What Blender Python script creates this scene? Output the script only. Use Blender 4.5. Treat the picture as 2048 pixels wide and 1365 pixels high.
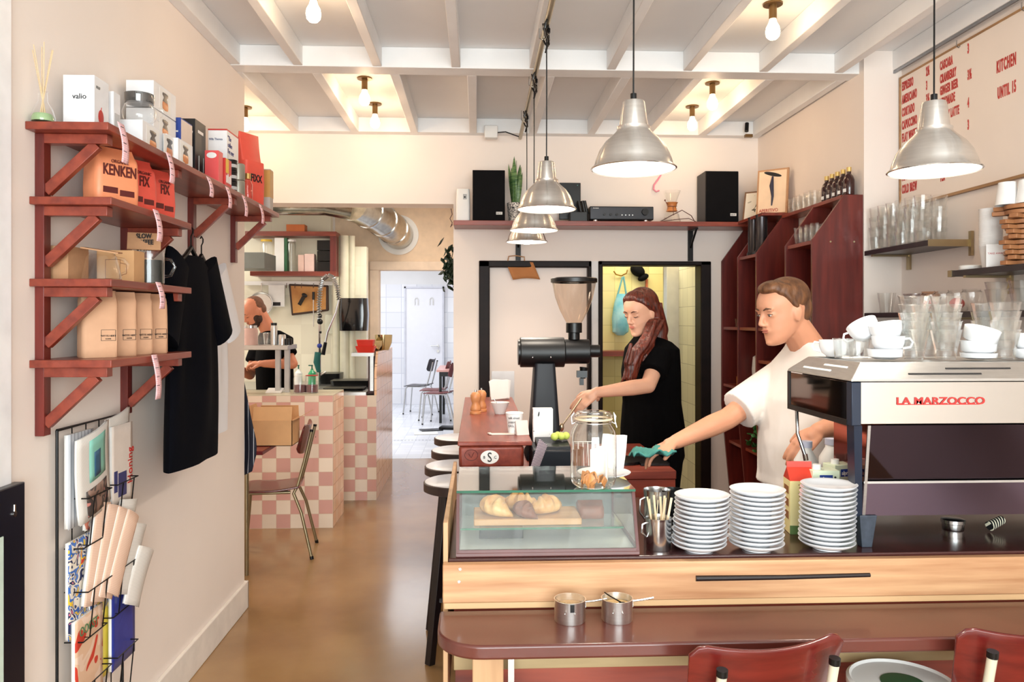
import bpy, bmesh, math, random
from mathutils import Vector, Matrix, Euler
random.seed(7)
for _o in list(bpy.data.objects): bpy.data.objects.remove(_o)
scene = bpy.context.scene
COL = scene.collection
PI = math.pi
V = Vector
# ------------------------------------------------------------------ camera
F = 1550.0; H = 1.55; TH = math.radians(2.55); cT, sT = math.cos(TH), math.sin(TH)
cam_d = bpy.data.cameras.new('camera'); cam = bpy.data.objects.new('camera', cam_d); COL.objects.link(cam)
cam.location = (0, 0, H); cam.rotation_euler = (PI/2, 0, -TH)
cam_d.sensor_width = 36; cam_d.lens = 36*F/2048; cam_d.shift_y = -42.5/2048; cam_d.clip_start = .05
scene.camera = cam
# ------------------------------------------------------------------ exposure, world, daylight
scene.view_settings.view_transform = 'Standard'; scene.view_settings.look = 'None'
scene.view_settings.gamma = 1; scene.view_settings.use_curve_mapping = False
scene.view_settings.exposure = 0.62
scene.cycles.transparent_max_bounces = 48
W = bpy.data.worlds.new('sky'); scene.world = W; W.use_nodes = True
W.node_tree.nodes['Background'].inputs[0].default_value = (.85, .92, 1, 1)
W.node_tree.nodes['Background'].inputs[1].default_value = 1.0
def area(name, loc, rot, sx, sy, power, col):
    l = bpy.data.lights.new(name, 'AREA'); l.shape = 'RECTANGLE'; l.size = sx; l.size_y = sy; l.energy = power; l.color = col
    o = bpy.data.objects.new(name, l); o.location = loc; o.rotation_euler = rot; COL.objects.link(o); return o
area('window_daylight', (.4, -2.25, 1.55), (PI/2, 0, 0), 3.1, 2.4, 178, (.95, .975, 1))       # the shop window behind the camera
area('rear_room_daylight', (-1.9, 11.3, 2.85), (0, 0, 0), 2.6, 4.0, 75, (.93, .97, 1))       # unseen area light standing in for the far white room's daylight
area('kitchen_area_light', (-3.3, 6.7, 2.75), (0, 0, 0), .9, 1.6, 55, (1, .96, .86))       # unseen area light that brightens the kitchen
area('corridor_fill_light', (-.75, 7.3, 2.9), (0, 0, 0), .6, .9, 16, (1, .93, .82))       # fill light added to brighten the corridor walls
area('closet_light', (1.25, 6.25, 2.35), (0, 0, 0), .7, .4, 6.5, (1, .92, .72))
area('side_room_light', (-2.6, 4.9, 2.8), (0, 0, 0), .6, .6, 14, (1, .9, .78))
# ------------------------------------------------------------------ helpers
def at(px, py=640, X=None, Y=None, Z=None, d=None):
    r = (px-1024)/F; q = (640-py)/F
    v = V((r*cT+sT, cT-r*sT, q))
    t = d if d is not None else X/v.x if X is not None else Y/v.y if Y is not None else (Z-H)/v.z
    return V((v.x*t, v.y*t, H+v.z*t))
def lin(c):
    f = lambda u: (u/12.92 if u <= .04045 else ((u+.055)/1.055)**2.4)
    return tuple(f(x/255) for x in c) + (1,)
MATS = {}
def _base(name):
    m = bpy.data.materials.new(name); m.use_nodes = True
    return m, m.node_tree, m.node_tree.nodes['Principled BSDF']
def pm(name, col, rough=.5, metal=0, var=.06, scale=12, bump=0, emit=None, estr=0, coat=0, stretch=(1, 1, 1), col2=None, spec=.5, sss=0, detail=4, lo=.3, hi=.7):
    if name in MATS: return MATS[name]
    m, nt, b = _base(name); L = nt.links
    tc = nt.nodes.new('ShaderNodeTexCoord'); mp = nt.nodes.new('ShaderNodeMapping'); mp.inputs['Scale'].default_value = stretch
    nz = nt.nodes.new('ShaderNodeTexNoise'); nz.inputs['Scale'].default_value = scale; nz.inputs['Detail'].default_value = detail
    rp = nt.nodes.new('ShaderNodeValToRGB')
    c = lin(col); c2 = lin(col2) if col2 else tuple(min(1, x*(1+var)) for x in c[:3])+(1,)
    c1 = c if col2 else tuple(x*(1-var) for x in c[:3])+(1,)
    rp.color_ramp.elements[0].position = lo; rp.color_ramp.elements[1].position = hi
    rp.color_ramp.elements[0].color = c1; rp.color_ramp.elements[1].color = c2
    L.new(tc.outputs['Object'], mp.inputs[0]); L.new(mp.outputs[0], nz.inputs[0]); L.new(nz.outputs[0], rp.inputs[0]); L.new(rp.outputs[0], b.inputs['Base Color'])
    b.inputs['Roughness'].default_value = rough; b.inputs['Metallic'].default_value = metal
    b.inputs['Specular IOR Level'].default_value = spec; b.inputs['Coat Weight'].default_value = coat; b.inputs['Coat Roughness'].default_value = .12
    if sss: b.inputs['Subsurface Weight'].default_value = sss; b.inputs['Subsurface Radius'].default_value = (.01, .004, .002)
    if bump:
        bp = nt.nodes.new('ShaderNodeBump'); bp.inputs['Strength'].default_value = bump; bp.inputs['Distance'].default_value = .01
        L.new(nz.outputs[0], bp.inputs['Height']); L.new(bp.outputs[0], b.inputs['Normal'])
    if emit: b.inputs['Emission Color'].default_value = lin(emit); b.inputs['Emission Strength'].default_value = estr
    MATS[name] = m; return m
def aniso(name, col, rough=.28, an=.85):
    m = pm(name, col, rough, 1, var=.05, scale=14, stretch=(1, 1, 12)); b = m.node_tree.nodes['Principled BSDF']
    tg = m.node_tree.nodes.new('ShaderNodeTangent'); tg.direction_type = 'RADIAL'; tg.axis = 'Z'; m.node_tree.links.new(tg.outputs[0], b.inputs['Tangent'])
    b.inputs['Anisotropic'].default_value = an; b.inputs['Anisotropic Rotation'].default_value = .25; return m
def wood(name, c1, c2, rough=.4, scale=3, axis=0, coat=0, bump=.05, ratio=10):
    st = [ratio, ratio, ratio]; st[axis] = 1
    return pm(name, c1, rough, 0, 0, scale, bump, coat=coat, stretch=st, col2=c2, detail=7)
def glass(name, tint=(1, 1, 1), refl=1.0, rough=.02, add=.0, edge=.8):
    if name in MATS: return MATS[name]
    m = bpy.data.materials.new(name); m.use_nodes = True; nt = m.node_tree; nt.nodes.clear(); L = nt.links
    out = nt.nodes.new('ShaderNodeOutputMaterial'); mx = nt.nodes.new('ShaderNodeMixShader')
    tr = nt.nodes.new('ShaderNodeBsdfTransparent'); tr.inputs[0].default_value = tuple(tint)+(1,)
    gl = nt.nodes.new('ShaderNodeBsdfGlossy'); gl.inputs['Roughness'].default_value = rough; gl.inputs[0].default_value = (refl, refl, refl, 1)
    fr = nt.nodes.new('ShaderNodeLayerWeight'); fr.inputs[0].default_value = .5
    pw = nt.nodes.new('ShaderNodeMath'); pw.operation = 'POWER'; pw.inputs[1].default_value = 2.6; L.new(fr.outputs['Facing'], pw.inputs[0])
    ml = nt.nodes.new('ShaderNodeMath'); ml.operation = 'MULTIPLY'; ml.inputs[1].default_value = edge; L.new(pw.outputs[0], ml.inputs[0])
    ad = nt.nodes.new('ShaderNodeMath'); ad.operation = 'ADD'; ad.inputs[1].default_value = add; ad.use_clamp = True
    L.new(ml.outputs[0], ad.inputs[0]); L.new(ad.outputs[0], mx.inputs[0]); L.new(tr.outputs[0], mx.inputs[1]); L.new(gl.outputs[0], mx.inputs[2]); L.new(mx.outputs[0], out.inputs[0])
    MATS[name] = m; return m
def tile(name, c1, c2, mortar, sx, sz, axes='XZ', rough=.2, ms=.02, off=0, shift=(0, 0)):
    """square tiles laid on a plane; checker of two colours when c1 != c2"""
    if name in MATS: return MATS[name]
    m, nt, b = _base(name); L = nt.links
    tc = nt.nodes.new('ShaderNodeTexCoord'); sp = nt.nodes.new('ShaderNodeSeparateXYZ'); L.new(tc.outputs['Object'], sp.inputs[0])
    def mth(op, a, v):
        n = nt.nodes.new('ShaderNodeMath'); n.operation = op
        if hasattr(a, 'links'): L.new(a, n.inputs[0])
        else: n.inputs[0].default_value = a
        if hasattr(v, 'links'): L.new(v, n.inputs[1])
        else: n.inputs[1].default_value = v
        return n.outputs[0]
    u = mth('ADD', mth('DIVIDE', sp.outputs[axes[0]], sx), 1000+shift[0]); v = mth('ADD', mth('DIVIDE', sp.outputs[axes[1]], sz), 1000+shift[1])
    fu, fv = mth('FRACT', u, 0), mth('FRACT', v, 0); iu, iv = mth('FLOOR', u, 0), mth('FLOOR', v, 0)
    ch = mth('MODULO', mth('ADD', iu, iv), 2)
    g = mth('MAXIMUM', mth('LESS_THAN', fu, ms), mth('LESS_THAN', fv, ms*sx/sz))
    cb = nt.nodes.new('ShaderNodeCombineXYZ'); L.new(iu, cb.inputs[0]); L.new(iv, cb.inputs[1])
    wn = nt.nodes.new('ShaderNodeTexWhiteNoise'); L.new(cb.outputs[0], wn.inputs[0])
    mx = nt.nodes.new('ShaderNodeMix'); mx.data_type = 'RGBA'; L.new(ch, mx.inputs[0]); mx.inputs[6].default_value = lin(c1); mx.inputs[7].default_value = lin(c2)
    hs = nt.nodes.new('ShaderNodeHueSaturation'); L.new(mx.outputs[2], hs.inputs['Color']); L.new(mth('ADD', mth('MULTIPLY', wn.outputs[0], .14), .93), hs.inputs['Value'])
    m2 = nt.nodes.new('ShaderNodeMix'); m2.data_type = 'RGBA'; L.new(g, m2.inputs[0]); L.new(hs.outputs[0], m2.inputs[6]); m2.inputs[7].default_value = lin(mortar)
    L.new(m2.outputs[2], b.inputs['Base Color']); b.inputs['Roughness'].default_value = rough
    MATS[name] = m; return m
def collage(name, cols, scale=14, rough=.45, stretch=(1, 1, 1), kind='F1'):
    """a printed cover: patches of flat colour"""
    if name in MATS: return MATS[name]
    m, nt, b = _base(name); L = nt.links
    tc = nt.nodes.new('ShaderNodeTexCoord'); mp = nt.nodes.new('ShaderNodeMapping'); mp.inputs['Scale'].default_value = stretch
    nz = nt.nodes.new('ShaderNodeTexNoise'); nz.inputs['Scale'].default_value = scale; nz.inputs['Detail'].default_value = 1; nz.inputs['Distortion'].default_value = 1.2
    rp = nt.nodes.new('ShaderNodeValToRGB'); rp.color_ramp.interpolation = 'CONSTANT'
    while len(rp.color_ramp.elements) < len(cols): rp.color_ramp.elements.new(.5)
    n = len(cols)
    for i, e in enumerate(rp.color_ramp.elements): e.position = 0 if i == 0 else .33+.34*(i-1)/max(1, n-2); e.color = lin(cols[i])
    L.new(tc.outputs['Object'], mp.inputs[0]); L.new(mp.outputs[0], nz.inputs[0]); L.new(nz.outputs[0], rp.inputs[0]); L.new(rp.outputs[0], b.inputs['Base Color'])
    b.inputs['Roughness'].default_value = rough; MATS[name] = m; return m
def stripes(name, c1, c2, axis='X', period=.03, frac=.1, rough=.8):
    if name in MATS: return MATS[name]
    m, nt, b = _base(name); L = nt.links
    tc = nt.nodes.new('ShaderNodeTexCoord'); sp = nt.nodes.new('ShaderNodeSeparateXYZ'); L.new(tc.outputs['Object'], sp.inputs[0])
    a = nt.nodes.new('ShaderNodeMath'); a.operation = 'DIVIDE'; L.new(sp.outputs[axis], a.inputs[0]); a.inputs[1].default_value = period
    a1 = nt.nodes.new('ShaderNodeMath'); a1.operation = 'ADD'; L.new(a.outputs[0], a1.inputs[0]); a1.inputs[1].default_value = 500
    f = nt.nodes.new('ShaderNodeMath'); f.operation = 'FRACT'; L.new(a1.outputs[0], f.inputs[0])
    g = nt.nodes.new('ShaderNodeMath'); g.operation = 'LESS_THAN'; L.new(f.outputs[0], g.inputs[0]); g.inputs[1].default_value = frac
    mx = nt.nodes.new('ShaderNodeMix'); mx.data_type = 'RGBA'; L.new(g.outputs[0], mx.inputs[0]); mx.inputs[6].default_value = lin(c1); mx.inputs[7].default_value = lin(c2)
    L.new(mx.outputs[2], b.inputs['Base Color']); b.inputs['Roughness'].default_value = rough; MATS[name] = m; return m

class MB:
    def __init__(s): s.v = []; s.f = []; s.m = []; s.mi = 0
    def add(s, vs, fs):
        n = len(s.v); s.v += [tuple(p) for p in vs]; s.f += [tuple(i+n for i in f) for f in fs]; s.m += [s.mi]*len(fs); return s
    def box(s, x0, x1, y0, y1, z0, z1):
        return s.add([(x0, y0, z0), (x1, y0, z0), (x1, y1, z0), (x0, y1, z0), (x0, y0, z1), (x1, y0, z1), (x1, y1, z1), (x0, y1, z1)],
                     [(0, 3, 2, 1), (4, 5, 6, 7), (0, 1, 5, 4), (1, 2, 6, 5), (2, 3, 7, 6), (3, 0, 4, 7)])
    def obox(s, c, size, rot=(0, 0, 0)):
        R = Euler(rot).to_matrix(); a, b, d = size[0]/2, size[1]/2, size[2]/2; c = V(c)
        vs = [c+R@V((x*a, y*b, z*d)) for z in (-1, 1) for x, y in ((-1, -1), (1, -1), (1, 1), (-1, 1))]
        return s.add(vs, [(0, 3, 2, 1), (4, 5, 6, 7), (0, 1, 5, 4), (1, 2, 6, 5), (2, 3, 7, 6), (3, 0, 4, 7)])
    def bar(s, p0, p1, w, h, up=(0, 0, 1)):
        p0, p1 = V(p0), V(p1); t = (p1-p0).normalized(); sd = t.cross(V(up)).normalized(); u = sd.cross(t)
        vs = [p+sd*a*w/2+u*b*h/2 for p in (p0, p1) for a, b in ((-1, -1), (1, -1), (1, 1), (-1, 1))]
        return s.add(vs, [(3, 2, 1, 0), (4, 5, 6, 7), (0, 1, 5, 4), (1, 2, 6, 5), (2, 3, 7, 6), (3, 0, 4, 7)])
    def tube(s, pts, r, n=8, cap=True, closed=False):
        pts = [V(p) for p in pts]; N = len(pts); rs = r if isinstance(r, (list, tuple)) else [r]*N
        vs = []; ref = None
        for i, p in enumerate(pts):
            if closed: t = pts[(i+1) % N]-pts[i-1]
            else: t = pts[min(i+1, N-1)]-pts[max(i-1, 0)]
            t.normalize()
            if ref is None: ref = V((0, 0, 1)) if abs(t.z) < .9 else V((1, 0, 0))
            a = (ref-t*ref.dot(t))
            if a.length < 1e-5: a = t.orthogonal()
            a.normalize(); ref = a; b = t.cross(a)
            vs += [p+(a*math.cos(2*PI*k/n)+b*math.sin(2*PI*k/n))*rs[i] for k in range(n)]
        fs = []
        for i in range(N if closed else N-1):
            j = (i+1) % N
            fs += [(i*n+k, i*n+(k+1) % n, j*n+(k+1) % n, j*n+k) for k in range(n)]
        if cap and not closed: fs += [tuple(range(n-1, -1, -1)), tuple((N-1)*n+k for k in range(n))]
        return s.add(vs, fs)
    def cyl(s, p0, p1, r0, r1=None, n=20, cap=True): return s.tube([p0, p1], [r0, r0 if r1 is None else r1], n, cap)
    def lathe(s, prof, c=(0, 0, 0), n=32, rot=None, sc=(1, 1)):
        c = V(c); R = Euler(rot).to_matrix() if rot else None; vs = []; fs = []; P = len(prof); idx = []
        for r, z in prof:
            if r < 1e-6: idx.append((len(vs),)); vs.append(V((0, 0, z)))
            else:
                idx.append(tuple(range(len(vs), len(vs)+n))); vs += [V((r*sc[0]*math.cos(2*PI*k/n), r*sc[1]*math.sin(2*PI*k/n), z)) for k in range(n)]
        for a, b in zip(idx, idx[1:]):
            for k in range(n):
                k2 = (k+1) % n
                if len(a) == 1 and len(b) == 1: continue
                if len(a) == 1: fs.append((a[0], b[k2], b[k]))
                elif len(b) == 1: fs.append((a[k], a[k2], b[0]))
                else: fs.append((a[k], a[k2], b[k2], b[k]))
        return s.add([c+(R@p if R else p) for p in vs], fs)
    def prism(s, poly, vec):
        poly = [V(p) for p in poly]; vec = V(vec); n = len(poly)
        nrm = V((0, 0, 0))
        for i in range(n): nrm += poly[i].cross(poly[(i+1) % n])
        if nrm.dot(vec) > 0: poly = poly[::-1]
        return s.add(poly+[p+vec for p in poly], [tuple(range(n)), tuple(range(2*n-1, n-1, -1))]+[((i+1) % n, i, n+i, n+(i+1) % n) for i in range(n)])
    def quad(s, a, b, c, d): return s.add([a, b, c, d], [(0, 1, 2, 3)])
    def ell(s, c, r, rot=None, nu=16, nv=10):
        prof = [(math.sin(PI*i/nv), -math.cos(PI*i/nv)) for i in range(nv+1)]; prof[0] = (0, -1); prof[-1] = (0, 1)
        if not hasattr(r, '__len__'): r = (r, r, r)
        R = rot if isinstance(rot, Matrix) else (Euler(rot).to_matrix() if rot else Matrix.Identity(3)); t = MB().lathe(prof, n=nu)
        return s.add([V(c)+R@V((p[0]*r[0], p[1]*r[1], p[2]*r[2])) for p in t.v], t.f)
    def caps(s, p0, p1, r0, r1, n=14):
        p0, p1 = V(p0), V(p1); t = (p1-p0).normalized(); pts = []; rs = []
        for i in range(5):
            a = PI/2*i/5; pts.append(p0-t*r0*math.cos(a)); rs.append(max(.0005, r0*math.sin(a)))
        pts.append(p0); rs.append(r0); pts.append(p1); rs.append(r1)
        for i in range(1, 6):
            a = PI/2*i/5; pts.append(p1+t*r1*math.sin(a)); rs.append(max(.0005, r1*math.cos(a)))
        return s.tube(pts, rs, n)
    def loft(s, secs, cap=True):
        n = len(secs[0]); vs = [p for q in secs for p in q]; fs = []
        for i in range(len(secs)-1): fs += [(i*n+k, i*n+(k+1) % n, (i+1)*n+(k+1) % n, (i+1)*n+k) for k in range(n)]
        if cap: fs += [tuple(range(n-1, -1, -1)), tuple((len(secs)-1)*n+k for k in range(n))]
        return s.add(vs, fs)
    def grid(s, fn, nu, nv):
        vs = [fn(i/nu, j/nv) for j in range(nv+1) for i in range(nu+1)]; w = nu+1
        return s.add(vs, [(j*w+i, j*w+i+1, (j+1)*w+i+1, (j+1)*w+i) for j in range(nv) for i in range(nu)])
    def build(s, name, mats, parent=None, loc=(0, 0, 0), rot=(0, 0, 0), bev=0, smooth=35, solid=0, sub=0, seg=2):
        me = bpy.data.meshes.new(name); me.from_pydata([tuple(p) for p in s.v], [], s.f)
        if not isinstance(mats, (list, tuple)): mats = [mats]
        for m in mats: me.materials.append(m)
        if len(mats) > 1: me.polygons.foreach_set('material_index', s.m)
        if smooth:
            me.polygons.foreach_set('use_smooth', [True]*len(me.polygons)); me.set_sharp_from_angle(angle=math.radians(smooth))
        me.update(); o = bpy.data.objects.new(name, me); COL.objects.link(o); o.location = loc; o.rotation_euler = rot
        if parent: o.parent = parent
        if solid: q = o.modifiers.new('s', 'SOLIDIFY'); q.thickness = solid; q.offset = 0
        if sub: q = o.modifiers.new('u', 'SUBSURF'); q.levels = sub; q.render_levels = sub
        if bev: q = o.modifiers.new('b', 'BEVEL'); q.width = bev; q.segments = seg; q.limit_method = 'ANGLE'; q.angle_limit = math.radians(40)
        return o
def tag(o, label, cat, group=None, kind=None):
    o['label'] = label; o['category'] = cat
    if group: o['group'] = group
    if kind: o['kind'] = kind
    return o
def thing(name, label, cat, loc=(0, 0, 0), rot=0, group=None):
    o = bpy.data.objects.new(name, None); COL.objects.link(o); o.empty_display_size = .05
    o.location = loc; o.rotation_euler = rot if isinstance(rot, (tuple, list)) else (0, 0, rot)
    return tag(o, label, cat, group)
def struct(name, mb, mat, label=None, bev=0, parent=None, smooth=35):
    o = mb.build(name, mat, parent, bev=bev, smooth=smooth)
    if not parent: o['kind'] = 'structure'; o['label'] = label or name.replace('_', ' '); o['category'] = name.split('_')[0]
    return o
def dup(root, loc, label, rot=None, group=None, scale=None):
    r = root.copy(); COL.objects.link(r); r.location = loc; r['label'] = label
    if rot is not None: r.rotation_euler = rot if isinstance(rot, (tuple, list)) else (0, 0, rot)
    if group: r['group'] = group
    if scale: r.scale = (scale,)*3
    for ch in list(root.children):
        c = ch.copy(); COL.objects.link(c); c.parent = r
        for g in ch.children:
            e = g.copy(); COL.objects.link(e); e.parent = c
    return r
_tc = {}
def text(s, size, org, xd, yd, mat, parent=None, sx=1.0, name='lettering', th=.0008, align='LEFT', bold=0, sp=1.0):
    """flat raised lettering; org, xd (reading direction), yd (up) in the parent's frame"""
    key = (s, size, sx, bold, align)
    cu = bpy.data.curves.new('t', 'FONT'); cu.body = s; cu.size = size; cu.align_x = align; cu.extrude = th; cu.offset = bold; cu.resolution_u = 3; cu.space_character = sp
    o = bpy.data.objects.new('t', cu); COL.objects.link(o); dg = bpy.context.evaluated_depsgraph_get()
    me = bpy.data.meshes.new_from_object(o.evaluated_get(dg)); bpy.data.objects.remove(o); bpy.data.curves.remove(cu)
    xd = V(xd).normalized(); yd = V(yd).normalized(); zd = xd.cross(yd)
    for v in me.vertices:
        p = v.co; v.co = V(org)+xd*p.x*sx+yd*p.y+zd*p.z
    me.name = name; me.materials.clear(); me.materials.append(mat)
    q = bpy.data.objects.new(name, me); COL.objects.link(q)
    if parent: q.parent = parent
    return q
def ordn(i): return ['first', 'second', 'third', 'fourth', 'fifth', 'sixth', 'seventh', 'eighth', 'ninth', 'tenth', 'eleventh', 'twelfth', 'thirteenth', 'fourteenth', 'fifteenth'][i]
def rrect(w, d, r, z, n=4, cx=0, cy=0):
    out = []
    for sx, sy, a0 in ((1, 1, 0), (-1, 1, 90), (-1, -1, 180), (1, -1, 270)):
        for k in range(n+1):
            a = math.radians(a0+90*k/n); out.append(V((cx+sx*(w/2-r)+r*math.cos(a), cy+sy*(d/2-r)+r*math.sin(a), z)))
    return out
# ------------------------------------------------------------------ shared materials
WALL = pm('wall_paint', (241, 229, 220), .75, var=.02, scale=2, bump=.02)
CEIL = pm('ceiling_paint', (236, 235, 234), .6, var=.02, scale=3)
JOIST = pm('joist_paint', (240, 239, 238), .45, var=.03, scale=6, bump=.03)
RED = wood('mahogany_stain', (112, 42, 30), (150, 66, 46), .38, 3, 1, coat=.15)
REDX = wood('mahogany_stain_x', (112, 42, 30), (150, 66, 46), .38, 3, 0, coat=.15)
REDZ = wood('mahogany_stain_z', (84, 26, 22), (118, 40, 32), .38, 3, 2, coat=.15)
TOP = pm('oxblood_top', (92, 44, 36), .28, var=.12, scale=4, coat=.3, bump=.01)
PINE = wood('pine_board', (168, 118, 80), (206, 162, 120), .5, 2.6, 0, bump=.12, ratio=16)
PINEZ = wood('pine_board_z', (176, 136, 98), (204, 166, 126), .5, 2.2, 2)
BLACK = pm('black_metal', (9, 9, 10), .4, var=.2, spec=.3)
BLKPL = pm('black_plastic', (12, 12, 13), .3, var=.2, spec=.35)
BLKMAT = pm('black_matte', (10, 9, 12), .8, var=.2, spec=.15)
STEEL = pm('steel', (200, 200, 200), .18, 1, var=.04, scale=30)
BRSTEEL = pm('brushed_steel', (198, 198, 196), .33, 1, var=.06, scale=20, stretch=(1, 1, 14))
BRASS = pm('brass_bracket', (176, 160, 128), .35, 1)
WHITEP = pm('white_porcelain', (222, 224, 228), .18, var=.01, coat=.3)
WHITEPL = pm('white_plastic', (236, 234, 230), .4, var=.02)
PAPER = pm('white_paper', (238, 236, 232), .8, var=.03)
KRAFT = pm('kraft_paper', (186, 140, 102), .8, var=.07, scale=30)
CARD = pm('cardboard', (208, 160, 112), .8, var=.06, scale=9)
GLASS = glass('clear_glass', (.985, .99, .99), add=.03)
GLASSW = glass('tumbler_glass', (.975, .98, .978), add=.05, rough=.12)
PANE = glass('pane_glass', (.96, .985, .975), add=.02)
GREENEDGE = pm('glass_edge', (30, 96, 72), .15, var=.2)
PINKTAG = tile('pink_grid_paper', (250, 214, 218), (250, 214, 218), (232, 130, 150), .006, .006, 'YZ', .8, .12)
INK = pm('ink', (24, 22, 24), .7)
REDINK = pm('red_letter', (186, 40, 34), .5)
BULB = pm('bulb_glow', (255, 236, 200), .3, emit=(255, 226, 180), estr=14)
SKIN = pm('skin', (226, 170, 140), .5, var=.05, scale=8, sss=.12)
SKIN2 = pm('skin_tanned', (214, 152, 120), .5, var=.05, scale=8, sss=.1)
# ================================================================== the room
FLOORM = pm('polished_concrete', (134, 98, 62), .2, var=.1, scale=1.1, bump=.004, col2=(172, 136, 92), detail=8, coat=.2)
struct('floor', MB().box(-5, 2.5, -2.1, 8.7, -.1, 0), FLOORM, 'polished brown concrete floor of the cafe')
FT = tile('white_floor_tile', (232, 234, 240), (228, 230, 238), (196, 200, 212), .16, .16, 'XY', .25, .03)
f2 = struct('floor', MB().box(-4.6, 1.8, 8.7, 14.6, -.1, 0), FT, 'white tiled floor of the far room')
b = MB()
for k in range(34): b.box(-1.3+k*.045, -1.275+k*.045, 10.0, 10.03, 0, .001)
b.build('trim_band', pm('tile_dark', (120, 124, 134)), f2)
struct('ceiling', MB().box(-5, 2.5, -2.1, 8.9, 2.945, 3.05), CEIL, 'white ceiling boards between the joists')
struct('ceiling', MB().box(-4.6, 1.8, 8.9, 14.6, 2.945, 3.05), CEIL, 'white ceiling of the far room')
struct('wall_left', MB().box(-1.42, -1.25, -2.1, 4.22, 0, 2.945), WALL, 'white left wall carrying the red shelves')
struct('wall_right', MB().box(2.2, 2.5, -2.1, 3.93, 0, 2.945), WALL, 'white right wall with the menu board')
struct('wall_right', MB().box(2.0, 2.5, 3.93, 5.65, 0, 2.945), WALL, 'deeper right wall and white pier beside the red shelving unit')
struct('baseboard_left', MB().box(-1.25, -1.232, -2.0, 4.235, 0, .145).box(-1.43, -1.232, 4.22, 4.238, 0, .145), pm('baseboard_paint', (234, 226, 218), .5), bev=.004)
struct('trim_1', MB().box(-1.25, -1.238, 2.03, 2.12, .0, 2.84), pm('casing_white', (246, 246, 248), .4), 'white door casing strip on the left wall', bev=.003)
# front wall with the shop window
b = MB(); b.box(-1.42, 2.5, -2.2, -2.1, 0, .3); b.box(-1.42, 2.5, -2.2, -2.1, 2.8, 2.945); b.box(-1.42, -1.2, -2.2, -2.1, .3, 2.8); b.box(2.0, 2.5, -2.2, -2.1, .3, 2.8)
struct('wall_front', b, WALL)
b = MB()
for x in (-1.17, .4, 1.97): b.box(x-.03, x+.03, -2.18, -2.12, .3, 2.8)
for z in (.33, 2.77): b.box(-1.2, 2.0, -2.18, -2.12, z-.03, z+.03)
w = struct('window_1', b, BLACK, 'shop window frame behind the camera')
MB().box(-1.17, 1.97, -2.155, -2.15, .33, 2.77).build('window_pane', PANE, w)
# back wall with the openings
YB = 5.45
fx = lambda px, Y=YB: at(px, Y=Y).x
fz = lambda py, Y=YB, px=1200: at(px, py, Y=Y).z
XO = fx(907); ZL = 2.362
dL0, dL1, dZ = fx(958), fx(1182), fz(523)
oL0, oL1 = fx(1196), fx(1420)
b = MB()
b.box(-3.6, XO, YB, YB+.2, ZL, 2.945)                       # lintel over the kitchen opening
b.box(-3.6, -3.3, YB, YB+.2, 0, ZL)
b.box(XO, dL0, YB, YB+.2, 0, 2.945); b.box(dL0, oL1, YB, YB+.2, dZ, 2.945)
b.box(dL1, oL0, YB, YB+.2, 0, dZ); b.box(oL1, 2.0, YB, YB+.2, 0, 2.945)
struct('wall_back', b, WALL, 'white back wall with the kitchen opening and two doorways')
DARKW = pm('dark_door_frame', (24, 13, 11), .5, var=.3, scale=10, spec=.2)
b = MB(); t = .065
b.box(dL0, dL0+t*1.15, YB-.03, YB+.12, 0, dZ); b.box(dL1-.025, dL1, YB-.03, YB+.12, 0, dZ); b.box(dL0, dL1, YB-.03, YB+.12, dZ-.045, dZ)
w = struct('door_1', b, DARKW, 'closed pale flush door in a dark frame behind the coffee grinder', bev=.006)
MB().box(dL0+.05, dL1-.02, YB+.04, YB+.08, 0, dZ-.03).build('door_leaf', pm('door_leaf_paint', (242, 226, 216), .45, var=.012, scale=3), w, bev=.003)
b = MB().box(dL0+.09, dL0+.25, YB+.035, YB+.041, fz(818), fz(743)); b.build('kick_plate', pm('plate_grey', (214, 208, 206), .3, .3), w)
b = MB(); b.box(oL0, oL0+.03, YB-.03, YB+.2, 0, dZ); b.box(oL1-.075, oL1, YB-.03, YB+.12, 0, dZ); b.box(oL0, oL1, YB-.03, YB+.12, dZ-.03, dZ)
w = struct('door_2', b, DARKW, 'dark frame of the open doorway behind the woman', bev=.006)
MB().box(dL1, oL0, YB-.012, YB, 0, dZ).build('post', pm('casing_white2', (232, 228, 226), .4), w)
# closet seen through the doorway
YT = tile('yellow_wall_tile', (226, 212, 150), (230, 217, 158), (204, 190, 130), .15, .15, 'XZ', .3, .03)
YT2 = tile('cream_side_tile', (236, 232, 200), (232, 228, 196), (186, 180, 148), .15, .15, 'YZ', .3, .03)
cx0, cx1 = oL0-.55, oL1-.02
struct('wall_closet_back', MB().box(cx0-.1, cx1+.5, 6.75, 6.85, 0, 2.6), YT, 'yellow tiled closet wall')
struct('wall_closet_left', MB().box(cx0-.1, cx0, 5.65, 6.75, 0, 2.6), YT2, 'left closet wall')
struct('wall_closet_right', MB().box(cx1+.01, cx1+.11, 5.65, 6.75, 0, 2.6), YT2, 'cream tiled right closet wall')
struct('ceiling_closet', MB().box(cx0-.1, cx1+.5, 5.65, 6.85, 2.6, 2.7), CEIL, 'closet ceiling')
w = struct('door_3', MB().obox((fx(1366, 6.3), 6.3, 1.0), (.32, .04, 2.0), (0, 0, .25)), pm('closet_door', (232, 226, 216), .4), 'pale closet door standing ajar', bev=.004)
MB().box(fx(1330, 6.2)-.012, fx(1330, 6.2)+.012, 6.19, 6.22, 0, 2.05).build('steel_post', BRSTEEL, w)
struct('trim_2', MB().box(cx0, fx(1262, 6.6), 6.5, 6.75, fz(712, 6.6), fz(702, 6.6)), REDX, 'red wooden ledge in the closet')
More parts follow.
